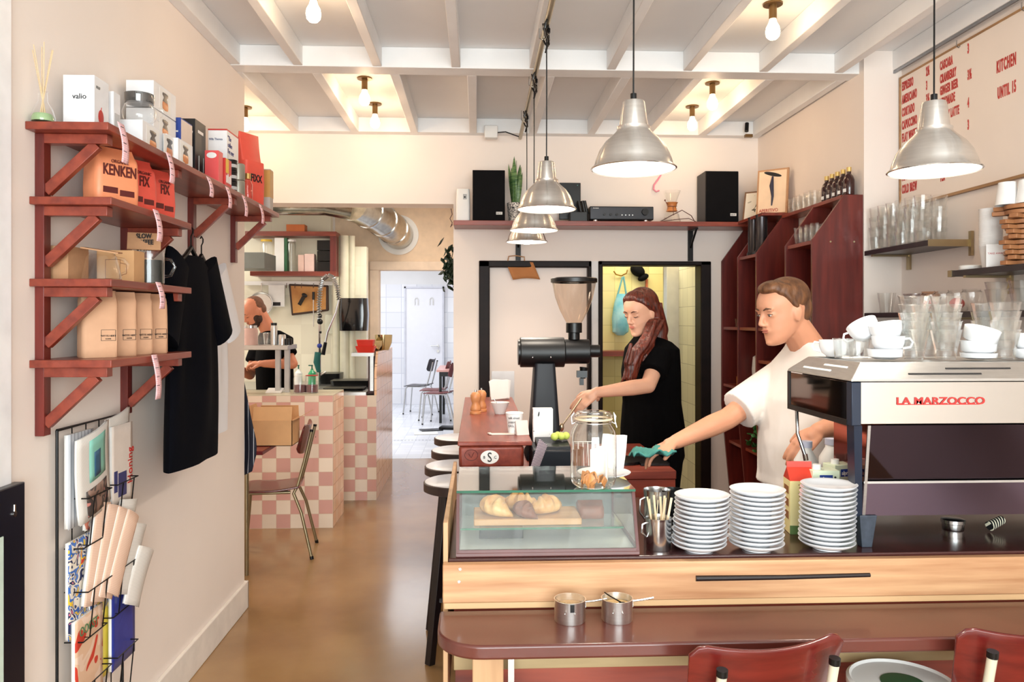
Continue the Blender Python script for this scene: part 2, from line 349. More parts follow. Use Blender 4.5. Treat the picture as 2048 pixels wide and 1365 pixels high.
# side room and kitchen walls
struct('wall_side_left', MB().box(-3.5, -3.4, 4.0, YB, 0, 2.945), WALL, 'left wall of the side room')
struct('wall_side_front', MB().box(-3.5, -1.42, 4.0, 4.1, 0, 2.945), WALL, 'front wall of the side room')
KW = tile('kitchen_wall_tile', (238, 232, 210), (240, 235, 214), (230, 224, 202), .3, .3, 'XZ', .3, .012)
XK = at(733, Y=8.0).x
struct('wall_kitchen_back', MB().box(-4.6, XK, 8.0, 8.12, 0, 2.3).box(-4.6, -1.5, 8.0, 8.12, 2.3, 2.945), KW, 'pale cream kitchen wall behind the sink')
struct('wall_kitchen_left', MB().box(-4.7, -4.6, 5.65, 8.0, 0, 2.945), WALL, 'left kitchen wall')
struct('wall_corridor_right', MB().box(XO+.03, XO+.15, 5.65, 8.8, 0, 2.945), WALL, 'right wall of the corridor')
JX = at(758, Y=8.8).x; ZD = at(830, 541, Y=8.8).z
b = MB(); b.box(-1.6, JX, 8.8, 8.95, 0, 2.945); b.box(JX, XO+.15, 8.8, 8.95, ZD, 2.945)
struct('wall_corridor_back', b, pm('pink_beige_wall', (236, 210, 182), .7), 'warm beige wall above the passage')
b = MB().box(JX-.1, JX, 8.77, 8.8, 0, ZD).box(JX-.1, XO+.1, 8.77, 8.8, ZD, ZD+.1)
struct('trim_3', b, pm('passage_casing', (238, 214, 190), .5), 'beige casing around the passage to the white room', bev=.005)
b = MB()
for px, r in ((672, .035), (689, .05), (704, .03)): b.cyl((at(px, Y=7.92).x, 7.92, .0), (at(px, Y=7.92).x, 7.92, 2.4), r, n=14)
tag(b.build('wall_pipes', pm('pipe_cream', (226, 222, 198), .35)), 'cream painted vertical pipes rising beside the kitchen shelf', 'pipe')
# far white room
WT = tile('white_wall_tile', (240, 240, 244), (236, 237, 242), (208, 210, 220), .28, .28, 'XZ', .2, .035)
struct('wall_far_back', MB().box(-4.6, 1.8, 14.3, 14.45, 0, 2.2), WT, 'white tiled wall of the far room')
struct('wall_far_upper', MB().box(-4.6, 1.8, 14.3, 14.45, 2.2, 2.945), CEIL, 'plain white wall above the far tiles')
struct('wall_far_left', MB().box(-4.7, -4.6, 8.95, 14.45, 0, 2.945), WT, 'left wall of the far room')
struct('wall_far_right', MB().box(1.8, 1.9, 8.95, 14.45, 0, 2.945), WT, 'right wall of the far room')
struct('wall_far_front', MB().box(-4.6, -1.6, 8.8, 8.95, 0, 2.945).box(XO+.15, 1.8, 8.8, 8.95, 0, 2.945), WALL, 'near wall of the far room')
FY = 14.26
fd0, fd1, fdz = at(812, Y=FY).x, at(885, Y=FY).x, at(850, 577, Y=FY).z
w = struct('door_4', MB().box(fd0, fd1, FY-.03, 14.3, 0, fdz), pm('far_door', (240, 240, 246), .35, var=.01), 'white flush door in the far tiled room', bev=.004)
b = MB().box(fd0-.03, fd0, FY-.05, 14.3, 0, fdz+.03).box(fd1, fd1+.03, FY-.05, 14.3, 0, fdz+.03).box(fd0-.03, fd1+.03, FY-.05, 14.3, fdz, fdz+.03)
b.build('door_frame', pm('far_frame', (214, 215, 224), .4), w)
for px in (833, 863):
    p = at(px, 603, Y=FY-.04)
    MB().tube([(p.x-.03, p.y, p.z-.07), (p.x-.03, p.y, p.z+.03), (p.x-.015, p.y, p.z+.06), (p.x+.015, p.y, p.z+.06), (p.x+.03, p.y, p.z+.03), (p.x+.03, p.y, p.z-.07)], .009, 6).build('coat_hook', BRSTEEL, w)
p = at(876, 692, Y=FY-.05)
MB().cyl((p.x, FY-.03, p.z), (p.x, FY-.09, p.z), .02).tube([(p.x, FY-.09, p.z), (p.x-.13, FY-.09, p.z)], .011).cyl((p.x, FY-.03, p.z-.1), (p.x, FY-.05, p.z-.1), .025).build('door_handle', BRSTEEL, w)
# beams and joists
bm_ = struct('ceiling_beam', MB().box(-1.25, 2.2, 3.98, 4.1, 2.84, 2.945), JOIST, 'white cross beam between the two ceiling bays', bev=.003)
struct('ceiling_beam', MB().box(-3.4, 2.0, 5.37, 5.45, 2.845, 2.945), JOIST, 'white cross beam on the back wall', bev=.003)
for k in range(9):
    x = -.91+.4*k if k < 8 else 2.175
    struct('ceiling_joist', MB().box(x-.023, x+.023, -2.1, 3.98, 2.843, 2.945), JOIST, 'white ceiling joist of the near bay', bev=.003)
struct('ceiling_joist', MB().box(-1.25, -1.2, -2.1, 3.98, 2.843, 2.945), JOIST, 'white ceiling joist against the left wall', bev=.003)
for x in (-2.45, -2.05, -1.65, -1.25, -.84, -.435, -.03, .385, .79, 1.18, 1.57, 1.96):
    struct('ceiling_joist', MB().box(x-.025, x+.025, 4.1, 5.37, 2.84, 2.945), JOIST, 'white ceiling joist of the rear bay', bev=.003)
# ================================================================== lamps
def bulb_lamp(loc, label, n):
    t = thing('ceiling_bulb', label, 'lamp', loc, group='bare ceiling bulbs')
    MB().cyl((0, 0, 0), (0, 0, -.008), .042, n=24).build('rose', BRONZE, t)
    MB().cyl((0, 0, -.008), (0, 0, -.07), .017, n=16).build('socket', BRONZE, t)
    MB().lathe([(0, -.07), (.014, -.07), (.017, -.085), (.028, -.105), (.0315, -.125), (.028, -.145), (.017, -.157), (0, -.162)], n=20).build('bulb', BULB, t)
    l = bpy.data.lights.new('bulb_light', 'POINT'); l.energy = 1.0; l.color = (1, .68, .42); l.shadow_soft_size = .03
    o = bpy.data.objects.new('bulb_light', l); COL.objects.link(o); o.location = V(loc)-V((0, 0, .205))
BRONZE = pm('bronze_socket', (120, 92, 58), .35, .8)
for x, y, lb in ((-.68, 3.25, 'bare bulb in a bronze socket, left of the near ceiling bay'), (1.30, 3.36, 'bare bulb in a bronze socket, right of the near ceiling bay'),
                 (-.65, 4.5, 'bare bulb in the rear bay, left pair, nearer one'), (-.66, 5.03, 'bare bulb in the rear bay, left pair, farther one'),
                 (-1.52, 5.15, 'bare bulb glowing beside the end of the left wall'), (1.38, 4.5, 'bare bulb in the rear bay, right pair, nearer one'), (1.40, 5.0, 'bare bulb in the rear bay, right pair, farther one')):
    bulb_lamp((x, y, 2.945), lb, 0)
ALU = aniso('brushed_aluminium', (224, 222, 218), .26, .9)
LIN = pm('lamp_lining', (250, 248, 244), .5, emit=(255, 244, 232), estr=1.1)
PB = pm('pendant_bulb', (255, 250, 240), .4, emit=(255, 246, 232), estr=5)
def pendant(x, y, z, ztop, label, swing=0):
    t = thing('pendant_lamp', label, 'lamp', (x, y, z), group='aluminium pendant lamps')
    prof = [(.125, 0), (.128, .003), (.125, .007), (.118, .012), (.113, .03), (.102, .058), (.084, .084), (.062, .104), (.052, .114), (.049, .12), (.050, .128), (.043, .13), (.034, .2), (.031, .205), (0, .206)]
    MB().lathe(prof, n=64).build('lamp_shade', ALU, t, smooth=50)
    ip = [(.122, .002), (.112, .016), (.108, .03), (.098, .056), (.08, .08), (.058, .1), (0, .112)]
    MB().lathe(ip, n=48).build('lining', LIN, t, smooth=50)
    MB().lathe([(0, -.012), (.02, -.011), (.034, -.002), (.04, .018), (.034, .045), (.018, .07), (0, .08)], n=24).build('bulb', PB, t)
    MB().cyl((0, 0, .204), (0, 0, .228), .0095, n=12).build('cord_grip', BLKPL, t)
    MB().tube([(0, 0, .225), (.001, 0, .5), (0, 0, ztop-z)], .0028, 6).build('cord', BLKPL, t)
    l = bpy.data.lights.new('pendant_light', 'SPOT'); l.energy = 12; l.color = (1, .88, .74); l.spot_size = math.radians(140); l.spot_blend = .6; l.shadow_soft_size = .05
    o = bpy.data.objects.new('pendant_light', l); COL.objects.link(o); o.location = (x, y, z-.03)
pz = lambda px, py, d: at(px, py, d=d)
for px, py, d, zt, lb in ((1267, 340, 2.32, 2.945, 'large aluminium pendant lamp nearest the middle of the room'), (1868, 344, 2.28, 2.945, 'large aluminium pendant lamp in front of the menu board'),
                          (1093, 420, 3.31, 2.79, 'aluminium pendant lamp, front one of the row of three on the pipe'), (1068, 462, 4.0, 2.79, 'aluminium pendant lamp, middle one of the row of three'), (1053.5, 485, 4.73, 2.79, 'aluminium pendant lamp, rearmost of the row of three')):
    p = pz(px, py, d); pendant(p.x, p.y, p.z, zt, lb)
# pipe carrying the cords
PIPE = pm('galvanised_pipe', (168, 158, 136), .35, .9)
t = thing('lighting_pipe', 'metal conduit pipe under the joists with black cord bundles', 'pipe', (.305, 0, 0))
MB().cyl((-.01, 1.2, 2.81), (-.01, 5.36, 2.81), .013, n=14).build('pipe', PIPE, t)
for yy in (3.31, 4.0, 4.72):
    b = MB(); x0 = -.012
    for s_ in range(3):
        pts = [(x0+.012*math.sin(a*1.3+s_), yy-.07+.035*s_+.035*math.cos(a), 2.785+.035*math.sin(a)-.012*s_) for a in [i*PI/5 for i in range(11)]]
        b.tube(pts, .0045, 6)
    b.tube([(x0, yy-.06, 2.83), (x0+.012, yy, 2.75), (x0, yy+.02, 2.7)], .005, 6); b.tube([(x0-.01, yy+.03, 2.83), (x0, yy, 2.76)], .004, 6)
    b.build('cord_bundle', BLKPL, t)
    MB().tube([(-.03, yy+.12, 2.86), (-.03, yy+.12, 2.8), (-.01, yy+.12, 2.79), (.008, yy+.12, 2.8)], .003, 6).build('pipe_hook', STEEL, t)
p = at(982, 265, Y=5.33)
t = thing('junction_box', 'small white electrical box on the rear beam', 'electrical box', p)
MB().obox((0, 0, 0), (.09, .06, .085)).build('box', WHITEPL, t, bev=.005)
MB().tube([(.045, -.02, -.005), (.1, -.02, 0), (.17, -.02, -.025), (.2, -.02, -.035)], .004, 6).build('cable', BLKPL, t)
p = at(1497, 262, Y=5.3)
t = thing('security_camera', 'small black camera clipped in the right corner of the rear beam', 'camera', (p.x, 5.33, p.z))
MB().tube([(0, .0, .06), (-.01, -.02, .0)], .014, 10).build('body', BLACK, t); MB().obox((-.0, -.03, -.035), (.05, .03, .02)).build('clip', BRONZE, t)
# ================================================================== left wall shelving
t = thing('wall_shelf_unit', 'red-brown wooden wall shelving with four tiers and diagonal brackets on the left wall', 'shelves', (-1.25, 2.2, 0))
def shelf_board(y0, y1, z, d=.225): MB().box(.0, d, y0-2.2, y1-2.2, z-.022, z).build('shelf_board', RED, t, bev=.002)
for y0, y1, z in ((2.2, 4.06, 2.1), (2.22, 2.83, 1.895), (2.22, 2.83, 1.665), (2.22, 2.83, 1.437)): shelf_board(y0, y1, z)
for y, z0, z1 in ((2.265, 1.22, 2.078), (2.79, 1.22, 2.078), (3.42, 1.845, 2.078), (4.0, 1.84, 2.078)):
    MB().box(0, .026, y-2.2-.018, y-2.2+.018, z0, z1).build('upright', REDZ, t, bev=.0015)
def bracket(y, z):
    b = MB(); yy = y-2.2; b.box(.0, .2, yy-.017, yy+.017, z-.05, z-.0225); b.bar((.024, yy, z-.185), (.165, yy, z-.05), .03, .022, (0, 1, 0)); b.build('bracket', RED, t, bev=.0015)
for y in (2.265, 2.79): [bracket(y, z) for z in (2.1, 1.895, 1.665, 1.437)]
bracket(3.42, 2.1); bracket(4.0, 2.1)
# price slips hanging from the shelf edges
def slip(y, z, n, ln, label, tilt=0):
    o = MB().grid(lambda u, v: V((.004+.012*math.sin(v*2.4)+.004*v, (u-.5)*.042+tilt*v*.03, -v*ln)), 3, 8).build('price_slip', PINKTAG, None, (-1.022, y, z), solid=.0006)
    tag(o, label, 'price tag', 'pink gridded price slips')
    bb = MB()
    for k in range(4):
        zz = -.012-ln*.2*k; bb.box(.0105+.004*min(k, 2), .0115+.004*min(k, 2), -.014, .004+.003*(k % 2), zz-.0016, zz)
    bb.build('handwriting', INK, o)
for y, z, ln, lb in ((2.26, 2.112, .115, 'pink price slip nearest the near end of the top shelf'), (2.60, 2.1, .1, 'pink price slip over the red coffee bags'), (2.98, 2.09, .075, 'pink price slip below the blue carton'),
                     (3.2, 2.09, .085, 'pink price slip below the black carton'), (3.42, 2.09, .09, 'pink price slip near the red pack'), (3.68, 2.09, .09, 'pink price slip last on the top shelf'),
                     (2.5, 1.898, .1, 'pink price slip on the second shelf edge'), (2.52, 1.67, .085, 'pink price slip on the glass mug shelf'), (2.49, 1.44, .14, 'long pink price slip on the bottom shelf')):
    slip(y, z, 0, ln, lb)
# reed diffuser
t = thing('reed_diffuser', 'glass reed diffuser with pale sticks at the near end of the top shelf', 'diffuser', (-1.215, 2.225, 2.1))
MB().lathe([(0, .003), (.03, .003), (.032, .015), (.025, .04), (.013, .06), (.012, .085), (.015, .088)], n=24).build('bottle', GLASS, t)
MB().lathe([(0, .005), (.028, .005), (.029, .014), (.024, .025), (0, .026)], n=20).build('oil', pm('green_oil', (150, 176, 130), .1), t)
for i in range(6):
    a = i*1.05; MB().cyl((.01*math.cos(a+3), .01*math.sin(a+3), .01), (.028*math.cos(a), .024*math.sin(a), .205+.008*(i % 3)), .0014, n=6).build('reed', pm('reed_stick', (222, 196, 156)), t)
# boxes on the top shelf
def carton(name, label, x0, x1, y0, y1, z0, z1, mat, group=None, bev=.0012, cat='box'):
    o = MB().box(-(x1-x0)/2, (x1-x0)/2, -(y1-y0)/2, (y1-y0)/2, 0, z1-z0).build(name, mat, None, ((x0+x1)/2, (y0+y1)/2, z0), bev=bev)
    return tag(o, label, cat, group)
WBOX = pm('white_carton', (232, 232, 234), .5); GBOX = pm('pale_grey_carton', (190, 190, 190), .5)
TEAO = pm('tea_orange', (206, 120, 50), .3); DGREY = pm('dark_lid', (70, 62, 62), .3)
o = carton('carton', 'white carton with a red fruit on its side, near end of the top shelf', -1.215, -1.125, 2.33, 2.42, 2.1, 2.27, WBOX)
text('valio', .022, (-.018, -.0455, .1), (1, 0, 0), (0, 0, 1), INK, o); text('BonoP', .012, (.0, -.0455, .02), (1, 0, 0), (0, 0, 1), REDINK, o, bold=.0006)
MB().ell((.0455, -.005, .055), (.001, .017, .022)).tube([(.0455, -.005, .075), (.0455, -.002, .085)], .0012, 6).build('fruit_print', REDINK, o)
text('RELIEF', .011, (.0455, -.035, .135), (0, 1, 0), (0, 0, 1), pm('grey_ink', (130, 126, 122)), o, .8)
o = carton('carton', 'narrow white carton between the fruit carton and the teapot boxes', -1.205, -1.12, 2.44, 2.485, 2.1, 2.255, WBOX)
MB().box(.043, .0437, -.016, .016, .03, .09).build('picture_print', GBOX, o)
def teabox(label, x0, y0, z0, w=.085, l=.17, h=.094):
    o = carton('teapot_box', label, x0, x0+w, y0, y0+l, z0, z0+h, WBOX, 'teapot boxes on the top shelf')
    X = w/2+.0008
    MB().lathe([(0, 0), (.024, .004), (.027, .018), (.024, .03), (0, .031)], (X, .0, .012), 20, sc=(.02, 1)).build('tea_print', TEAO, o)
    MB().lathe([(.024, .031), (.018, .04), (.012, .044), (.018, .05), (.026, .054), (.024, .062), (0, .064)], (X, .0, .012), 20, sc=(.03, 1)).build('lid_print', DGREY, o)
    MB().box(X-.0012, X-.0004, -.05, .05, .006, .085).build('photo_panel', PAPER, o)
    return o
for k in range(3): teabox('white teapot box, '+('lowest', 'middle', 'topmost')[k]+' of the rear stack of three', -1.225, 2.76, 2.1+.097*k, w=.095, l=.2)
teabox('white teapot box under the small glass teapot', -1.15, 2.54, 2.1, w=.075, l=.16)
teabox('white teapot box at the shelf edge behind the glass teapot', -1.125, 2.71, 2.1, w=.06, l=.045, h=.09)
teabox('white teapot box half hidden beside the blue carton', -1.12, 2.77, 2.1, w=.07, l=.14, h=.09)
t = thing('glass_teapot', 'small round glass teapot with a dark lid on a teapot box', 'teapot', (-1.115, 2.61, 2.195))
MB().lathe([(.0, .002), (.035, .002), (.05, .018), (.053, .04), (.045, .062), (.036, .07)], n=32).build('bowl', GLASS, t)
MB().lathe([(.044, .068), (.046, .075), (.047, .098), (.04, .1), (0, .1)], n=32).build('lid', glass('smoky_lid', (.3, .3, .3), add=.1), t)
MB().tube([(.045, .02, .06), (.062, .03, .055), (.068, .033, .035), (.052, .022, .018)], .005, 8).build('handle', GLASS, t)
o = carton('carton', 'blue carton with a pale side standing on the top shelf', -1.155, -1.12, 2.98, 3.1, 2.1, 2.315, pm('blue_carton', (46, 70, 150), .5))
MB().box(.0178, .0186, -.056, .056, .005, .21).build('pale_side', pm('pale_side', (222, 206, 196)), o); MB().box(.0187, .0192, -.03, .02, .02, .1).build('cup_print', pm('brown_print', (170, 130, 104)), o)
for k in range(5): MB().box(-.012, .008, -.0606, -.06, .04+.03*k, .046+.03*k).build('printed_line', PAPER, o)
o = carton('carton', 'tall black carton with a round white emblem on the top shelf', -1.185, -1.12, 3.13, 3.25, 2.1, 2.35, pm('black_carton', (26, 24, 26), .45))
MB().tube([(.0, -.061, .2)]+[(.001+.022*math.cos(a), -.061, .2+.022*math.sin(a)) for a in [k*PI/8 for k in range(17)]][1:], .0012, 6).lathe([(0, 0), (.012, 0)], (0, -.0612, .2), 12, (PI/2, 0, 0)).build('emblem', PAPER, o)
MB().tube([(.0335, -.02, .11), (.0335, -.02, .02), (.0335, .03, .02), (.0335, .03, .11)], .001, 6).box(.0328, .0334, -.03, .03, .2, .212).build('outline_print', PAPER, o)
o = carton('carton', 'tall white carton with a red lid rim on the top shelf', -1.155, -1.075, 3.38, 3.54, 2.1, 2.37, WBOX)
MB().box(-.0405, .0405, -.081, .081, .264, .2705).build('red_rim', REDINK, o)
for k, s_ in enumerate(('"The', 'coffee', "I've ever")): text(s_, .03, (.0405, -.07, .225-.028*k), (0, 1, 0), (0, 0, 1), pm('navy_ink', (50, 56, 110)), o, .8)
text('Wife Theresa', .013, (-.036, -.081, .222), (1, 0, 0), (0, 0, 1), pm('navy_ink', (50, 56, 110)), o, .8)
MB().box(.0403, .041, -.07, .07, .1, .14).build('pink_band', pm('pink_band', (232, 176, 172)), o)
o = carton('sweet_pack', 'bright pink pack beside the black carton', -1.1, -1.045, 3.18, 3.235, 2.1, 2.235, pm('coral_pack', (226, 84, 84), .35)); MB().ell((0, -.028, .115), (.02, .001, .012)).build('label_print', PAPER, o)
o = carton('chocolate_pack', 'red and yellow pack in front of the tall white carton', -1.09, -1.04, 3.25, 3.33, 2.1, 2.22, pm('red_pack', (206, 52, 48), .4)); MB().box(.0252, .026, -.035, .0, .06, .119).build('yellow_flash', pm('yellow_print', (232, 190, 60)), o)
for k in range(4): MB().box(.0252, .026, -.03+.017*k, -.018+.017*k, .02, .05+.008*(k % 2)).build('printed_mark', PAPER, o)
for k in range(3):
    t = thing('black_tin', 'small black tin, '+('lowest', 'middle', 'topmost')[k]+' of the stack on the top shelf', 'tin', (-1.075, 3.42, 2.1+.048*k), group='black tins on the top shelf')
    MB().lathe([(0, 0), (.028, 0), (.03, .002), (.03, .04), (.031, .041), (.031, .047), (0, .047)], n=24).build('tin_body', BLKPL, t); MB().lathe([(.0304, .014), (.0304, .028)], n=24).build('label_band', GBOX, t)
for k in range(2):
    o = MB().lathe([(0, 0), (.03, 0), (.031, .003), (.031, .07), (.028, .074), (0, .074)], n=24).build('grey_tin', pm('grey_tin', (150, 146, 134), .35, .5), None, (-1.075, 3.53, 2.1+.075*k)); tag(o, ('lower', 'upper')[k]+' grey tin stacked beside the black tins', 'tin', 'grey tins')
t = thing('syrup_bottle', 'small clear bottle with a gold cap on the top shelf', 'bottle', (-1.06, 3.63, 2.1))
MB().lathe([(0, .002), (.02, .002), (.022, .01), (.022, .075), (.012, .095), (.012, .11)], n=20).build('glass', glass('pinkish_glass', (.95, .8, .76), add=.05), t); MB().lathe([(0, .125), (.014, .125), (.014, .1), (0, .1)][::-1], n=16).build('cap', pm('gold_cap', (200, 160, 96), .3, .8), t)
def bag(name, label, mat, loc, w, d, h, rot=0, group=None, cat='coffee bag', topfrac=.8, fold=0, seed=0):
    rr = random.Random(seed); secs = []
    for z, fw, fd in ((0, .97, .95), (.02, 1, 1), (.3, 1.02, 1.06), (.6, 1.0, 1.04), (topfrac-.06, .99, .95), (topfrac, .99, .8), (topfrac+(1-topfrac)*.4, .98, .42), (topfrac+(1-topfrac)*.75, .97, .16), (1, .97, .05)):
        q = rrect(w*fw, max(.004, d*fd), min(w, d*fd)*.2+.0005, z*h, 3); q = [p+V((rr.uniform(-1, 1)*.0016, rr.uniform(-1, 1)*.0016+fold*max(0, z-topfrac)*h, 0)) for p in q]; secs.append(q)
    o = MB().loft(secs).build(name, mat, None, loc, (0, 0, rot), smooth=50)
    return tag(o, label, cat, group)
PB_O = pm('peach_bag', (238, 148, 104), .45, bump=.15, scale=18); PB_R = pm('coral_red_bag', (228, 86, 70), .45, bump=.15, scale=18)
def cbag(mat, label, loc, w, d, h, s1, s2, rot):
    o = bag('coffee_bag', label, mat, loc, w, d, h, rot, 'bright coffee bags', seed=len(label) % 7)
    text(s1, .046, (0, -d/2*1.06-.001, h*.5), (1, 0, 0), (0, 0, 1), pm('maroon_ink', (90, 22, 20)), o, .62, bold=.001, align='CENTER')
    text('ORGANIC', .014, (0, -d/2*1.06-.001, h*.71), (1, 0, 0), (0, 0, 1), pm('maroon_ink', (90, 22, 20)), o, .9, align='CENTER')
    MB().box(-w*.38, -w*.05, -d/2*1.05-.0014, -d/2*1.03, h*.2, h*.3).box(.0, w*.34, -d/2*1.05-.0014, -d/2*1.03, h*.17, h*.27).build('printed_block', pm('maroon_ink', (90, 22, 20)), o)
    MB().box(w/2*1.0, w/2*1.02+.0012, -d*.28, d*.28, h*.1, h*.32).build('sticker', PAPER, o)
    return o
cbag(PB_O, 'peach orange coffee bag with maroon lettering at the near end of the second shelf', (-1.118, 2.42, 1.895), .14, .08, .18, 'KENKEN', '', 1.02)
cbag(PB_R, 'red coffee bag beside the peach bag on the second shelf', (-1.112, 2.575, 1.895), .115, .07, .176, 'FIX', '', 1.15)
cbag(PB_R, 'red coffee bag at the far end of the second shelf', (-1.105, 2.715, 1.895), .115, .075, .17, 'FIX', '', 1.2)
o = bag('coffee_bag', 'tall orange-red coffee bag at the far end of the top shelf', PB_R, (-1.1, 3.78, 2.1), .13, .09, .345, 1.1, 'bright coffee bags', topfrac=.5)
text('FIXX', .05, (0, -.049, .11), (1, 0, 0), (0, 0, 1), INK, o, .7, align='CENTER', bold=.001)
o = carton('carton', 'grey and gold carton at the far end of the top shelf', -1.085, -1.03, 3.9, 3.96, 2.1, 2.3, pm('grey_carton', (176, 170, 162), .5)); MB().box(-.01, .028, -.0308, -.03, .06, .195).box(.0275, .0285, -.03, .03, .06, .195).build('gold_panel', pm('gold_panel', (186, 142, 76), .4), o)
carton('booklet', 'dark framed card leaning at the back of the top shelf', -1.2, -1.18, 3.6, 3.7, 2.1, 2.3, pm('dark_card', (70, 56, 50)))
# third shelf
o = carton('kraft_box', 'small kraft box printed with a cup behind the glass carafe', -1.24, -1.185, 2.3, 2.42, 1.6655, 1.765, KRAFT); MB().lathe([(0, 0), (.014, .004), (.016, .016)], (0, -.0356, .04), 16, sc=(1, .02)).box(-.003, .003, -.0358, -.035, .08, .09).build('cup_print', INK, o)
t = thing('glass_carafe', 'small glass carafe with a wide base and handle on the third shelf', 'carafe', (-1.12, 2.365, 1.6655))
MB().lathe([(0, .002), (.05, .002), (.054, .006), (.052, .02), (.042, .07), (.036, .08), (.038, .084)], n=32).build('carafe_body', GLASSW, t)
MB().tube([(.036, .01, .07), (.058, .014, .066), (.07, .016, .05), (.064, .015, .028), (.05, .012, .02)], .0045, 8).build('handle', GLASS, t)
o = MB().obox((0, 0, 0), (.1, .09, .004), (.08, .14, .3)).build('paper_card', KRAFT, None, (-1.12, 2.365, 1.757)); tag(o, 'kraft card lying on top of the small glass carafe', 'card')
o = carton('kraft_box', 'kraft box with an outlined mug print in the middle of the third shelf', -1.2, -1.085, 2.5, 2.58, 1.665, 1.77, CARD); MB().tube([(-.03, -.0405, .075), (-.03, -.0405, .015), (.015, -.0405, .015), (.015, -.0405, .075), (-.03, -.0405, .075)], .001, 6).tube([(.015, -.0405, .065), (.035, -.0405, .06), (.035, -.0405, .03), (.015, -.0405, .025)], .001, 6).build('mug_print', pm('brown_ink', (150, 100, 70)), o)
carton('kraft_box', 'kraft box behind the glass mug on the third shelf', -1.21, -1.12, 2.66, 2.76, 1.665, 1.76, KRAFT)
t = thing('glass_mug', 'glass mug with a black sleeve at the far end of the third shelf', 'mug', (-1.085, 2.62, 1.665))
MB().lathe([(0, .002), (.042, .002), (.045, .006), (.045, .11), (.043, .11)], n=32).build('mug_body', GLASSW, t)
MB().lathe([(0, .008), (.04, .008), (.04, .082), (0, .082)], n=28).build('sleeve', pm('dark_green_black', (24, 34, 34), .25), t)
MB().tube([(.03, .03, .09), (.05, .045, .088), (.062, .052, .065), (.05, .045, .034), (.034, .03, .03)], .005, 8).build('handle', GLASS, t)
o = MB().obox((0, 0, 0), (.1, .004, .065), (-.5, 0, .35)).build('slow_coffee_card', KRAFT, None, (-1.095, 2.6, 1.808)); tag(o, 'kraft card reading SLOW COFFEE STYLE on the glass mug', 'card')
for k, s_ in enumerate(('SLOW', 'COFFEE', 'STYLE')): q = text(s_, .022, (0, -.0025, .01-.02*k), (1, 0, 0), (0, 0, 1), INK, o, .8, align='CENTER', bold=.0007)
# kraft coffee bags on the bottom shelf
for k, (y, x, w) in enumerate(((2.37, -1.135, .1), (2.475, -1.12, .095), (2.575, -1.11, .09), (2.67, -1.1, .09))):
    o = bag('kraft_coffee_bag', ('nearest of the four', 'second from the near end of the', 'third from the near end of the', 'farthest of the four')[k]+' plain kraft coffee bags on the bottom shelf', pm('light_kraft', (208, 162, 128), .75, bump=.2, scale=14), (x, y, 1.4375), w, .058, .2, .75, 'kraft coffee bags on the bottom shelf', topfrac=.86, fold=-.1, seed=k+3) if k == 0 else \
        bag('kraft_coffee_bag', ('', 'second from the near end of the', 'third from the near end of the', 'farthest of the four')[k]+' plain kraft coffee bags on the bottom shelf', MATS['light_kraft'], (x, y, 1.437), w, .056, .2, .8, 'kraft coffee bags on the bottom shelf', topfrac=.86, fold=-.1, seed=k+3)
    b = MB(); Z = .062
    for z in (Z-.012, Z+.02): b.box(w*.0, w*.4, -.0322, -.0312, z, z+.0009)
    b.box(w*.0, w*.0+.0009, -.0322, -.0312, Z-.012, Z+.02).box(w*.4, w*.4+.0009, -.0322, -.0312, Z-.012, Z+.02).build('stamp', INK, o)
    text('WITTE HERT', .0075, (w*.2, -.032, Z), (1, 0, 0), (0, 0, 1), INK, o, 1, align='CENTER'); text('KOFFIE', .005, (w*.2, -.032, Z-.008), (1, 0, 0), (0, 0, 1), INK, o, 1, align='CENTER')
# T-shirts on hangers
def shirt(label, mat, y0, y1, x, ztop, zbot, hanger_y, sl):
    t = thing('hanging_tshirt', label, 'T-shirt', (x, (y0+y1)/2, ztop)); w = y1-y0; h = ztop-zbot
    # outline in (u along wall, z) then given thickness by a front and a back sheet joined
    cw = w-2*sl
    def width(v):                         # half widths of the hanging body along the height
        return cw/2*(.96+.06*math.sin(v*3)+.04*v)
    N = 14; M = 28
    def ring(v):
        z = -.045-v*(h-.045); hw = width(v)
        th = .035+.03*math.sin(min(1, v*1.6)*PI/2)
        if v < .12: hw = cw/2*(.34+.64*(v/.12)**.55)
        return [V((th*.6*math.sin(a)*(1+.25*math.sin(5*a+v*2)*min(1, v*2))+.012*math.sin(math.cos(a)*6+v*3)*v, hw*math.cos(a), z-.05*v*math.cos(a)*.0)) for a in [2*PI*k/M for k in range(M)]]
    b = MB(); b.loft([ring(i/N) for i in range(N+1)], cap=True); b.build('shirt_body', mat, t, smooth=60)
    for s in (-1, 1):
        b = MB(); p0 = V((0, s*cw*.33, -.07)); p1 = V((.012, s*(cw*.5+sl*.62), -.36)); secs = []
        for i in range(8):
            f = i/7; c = p0.lerp(p1, f); q = (p1-p0).normalized(); n = V((0, q.z, -q.y)); rw = .1-.012*f
            secs.append([c+n*rw*math.cos(a)+V((1, 0, 0))*(.026+.01*f)*math.sin(a) for a in [2*PI*k/14 for k in range(14)]])
        b.loft(secs).build('sleeve', mat, t, smooth=60)
    hy = hanger_y-(y0+y1)/2
    MB().tube([(.0, hy-.17, -.1), (0, hy-.06, -.05), (0, hy, -.012), (0, hy+.06, -.05), (0, hy+.17, -.1)], .009, 8).build('hanger', BLACK, t)
    MB().tube([(0, hy, -.015), (0, hy, .03), (.0, hy+.018, .045), (.0, hy+.02, .06), (0, hy, .07), (0, hy-.012, .06)], .003, 6).build('hanger_hook', BLACK, t)
    return t
shirt('black T-shirt on a black hanger hanging under the top shelf', pm('black_cotton', (5, 6, 13), .95, var=.15, scale=60, spec=.1), 2.71, 3.40, -1.10, 1.84, 1.0, 3.03, .11)
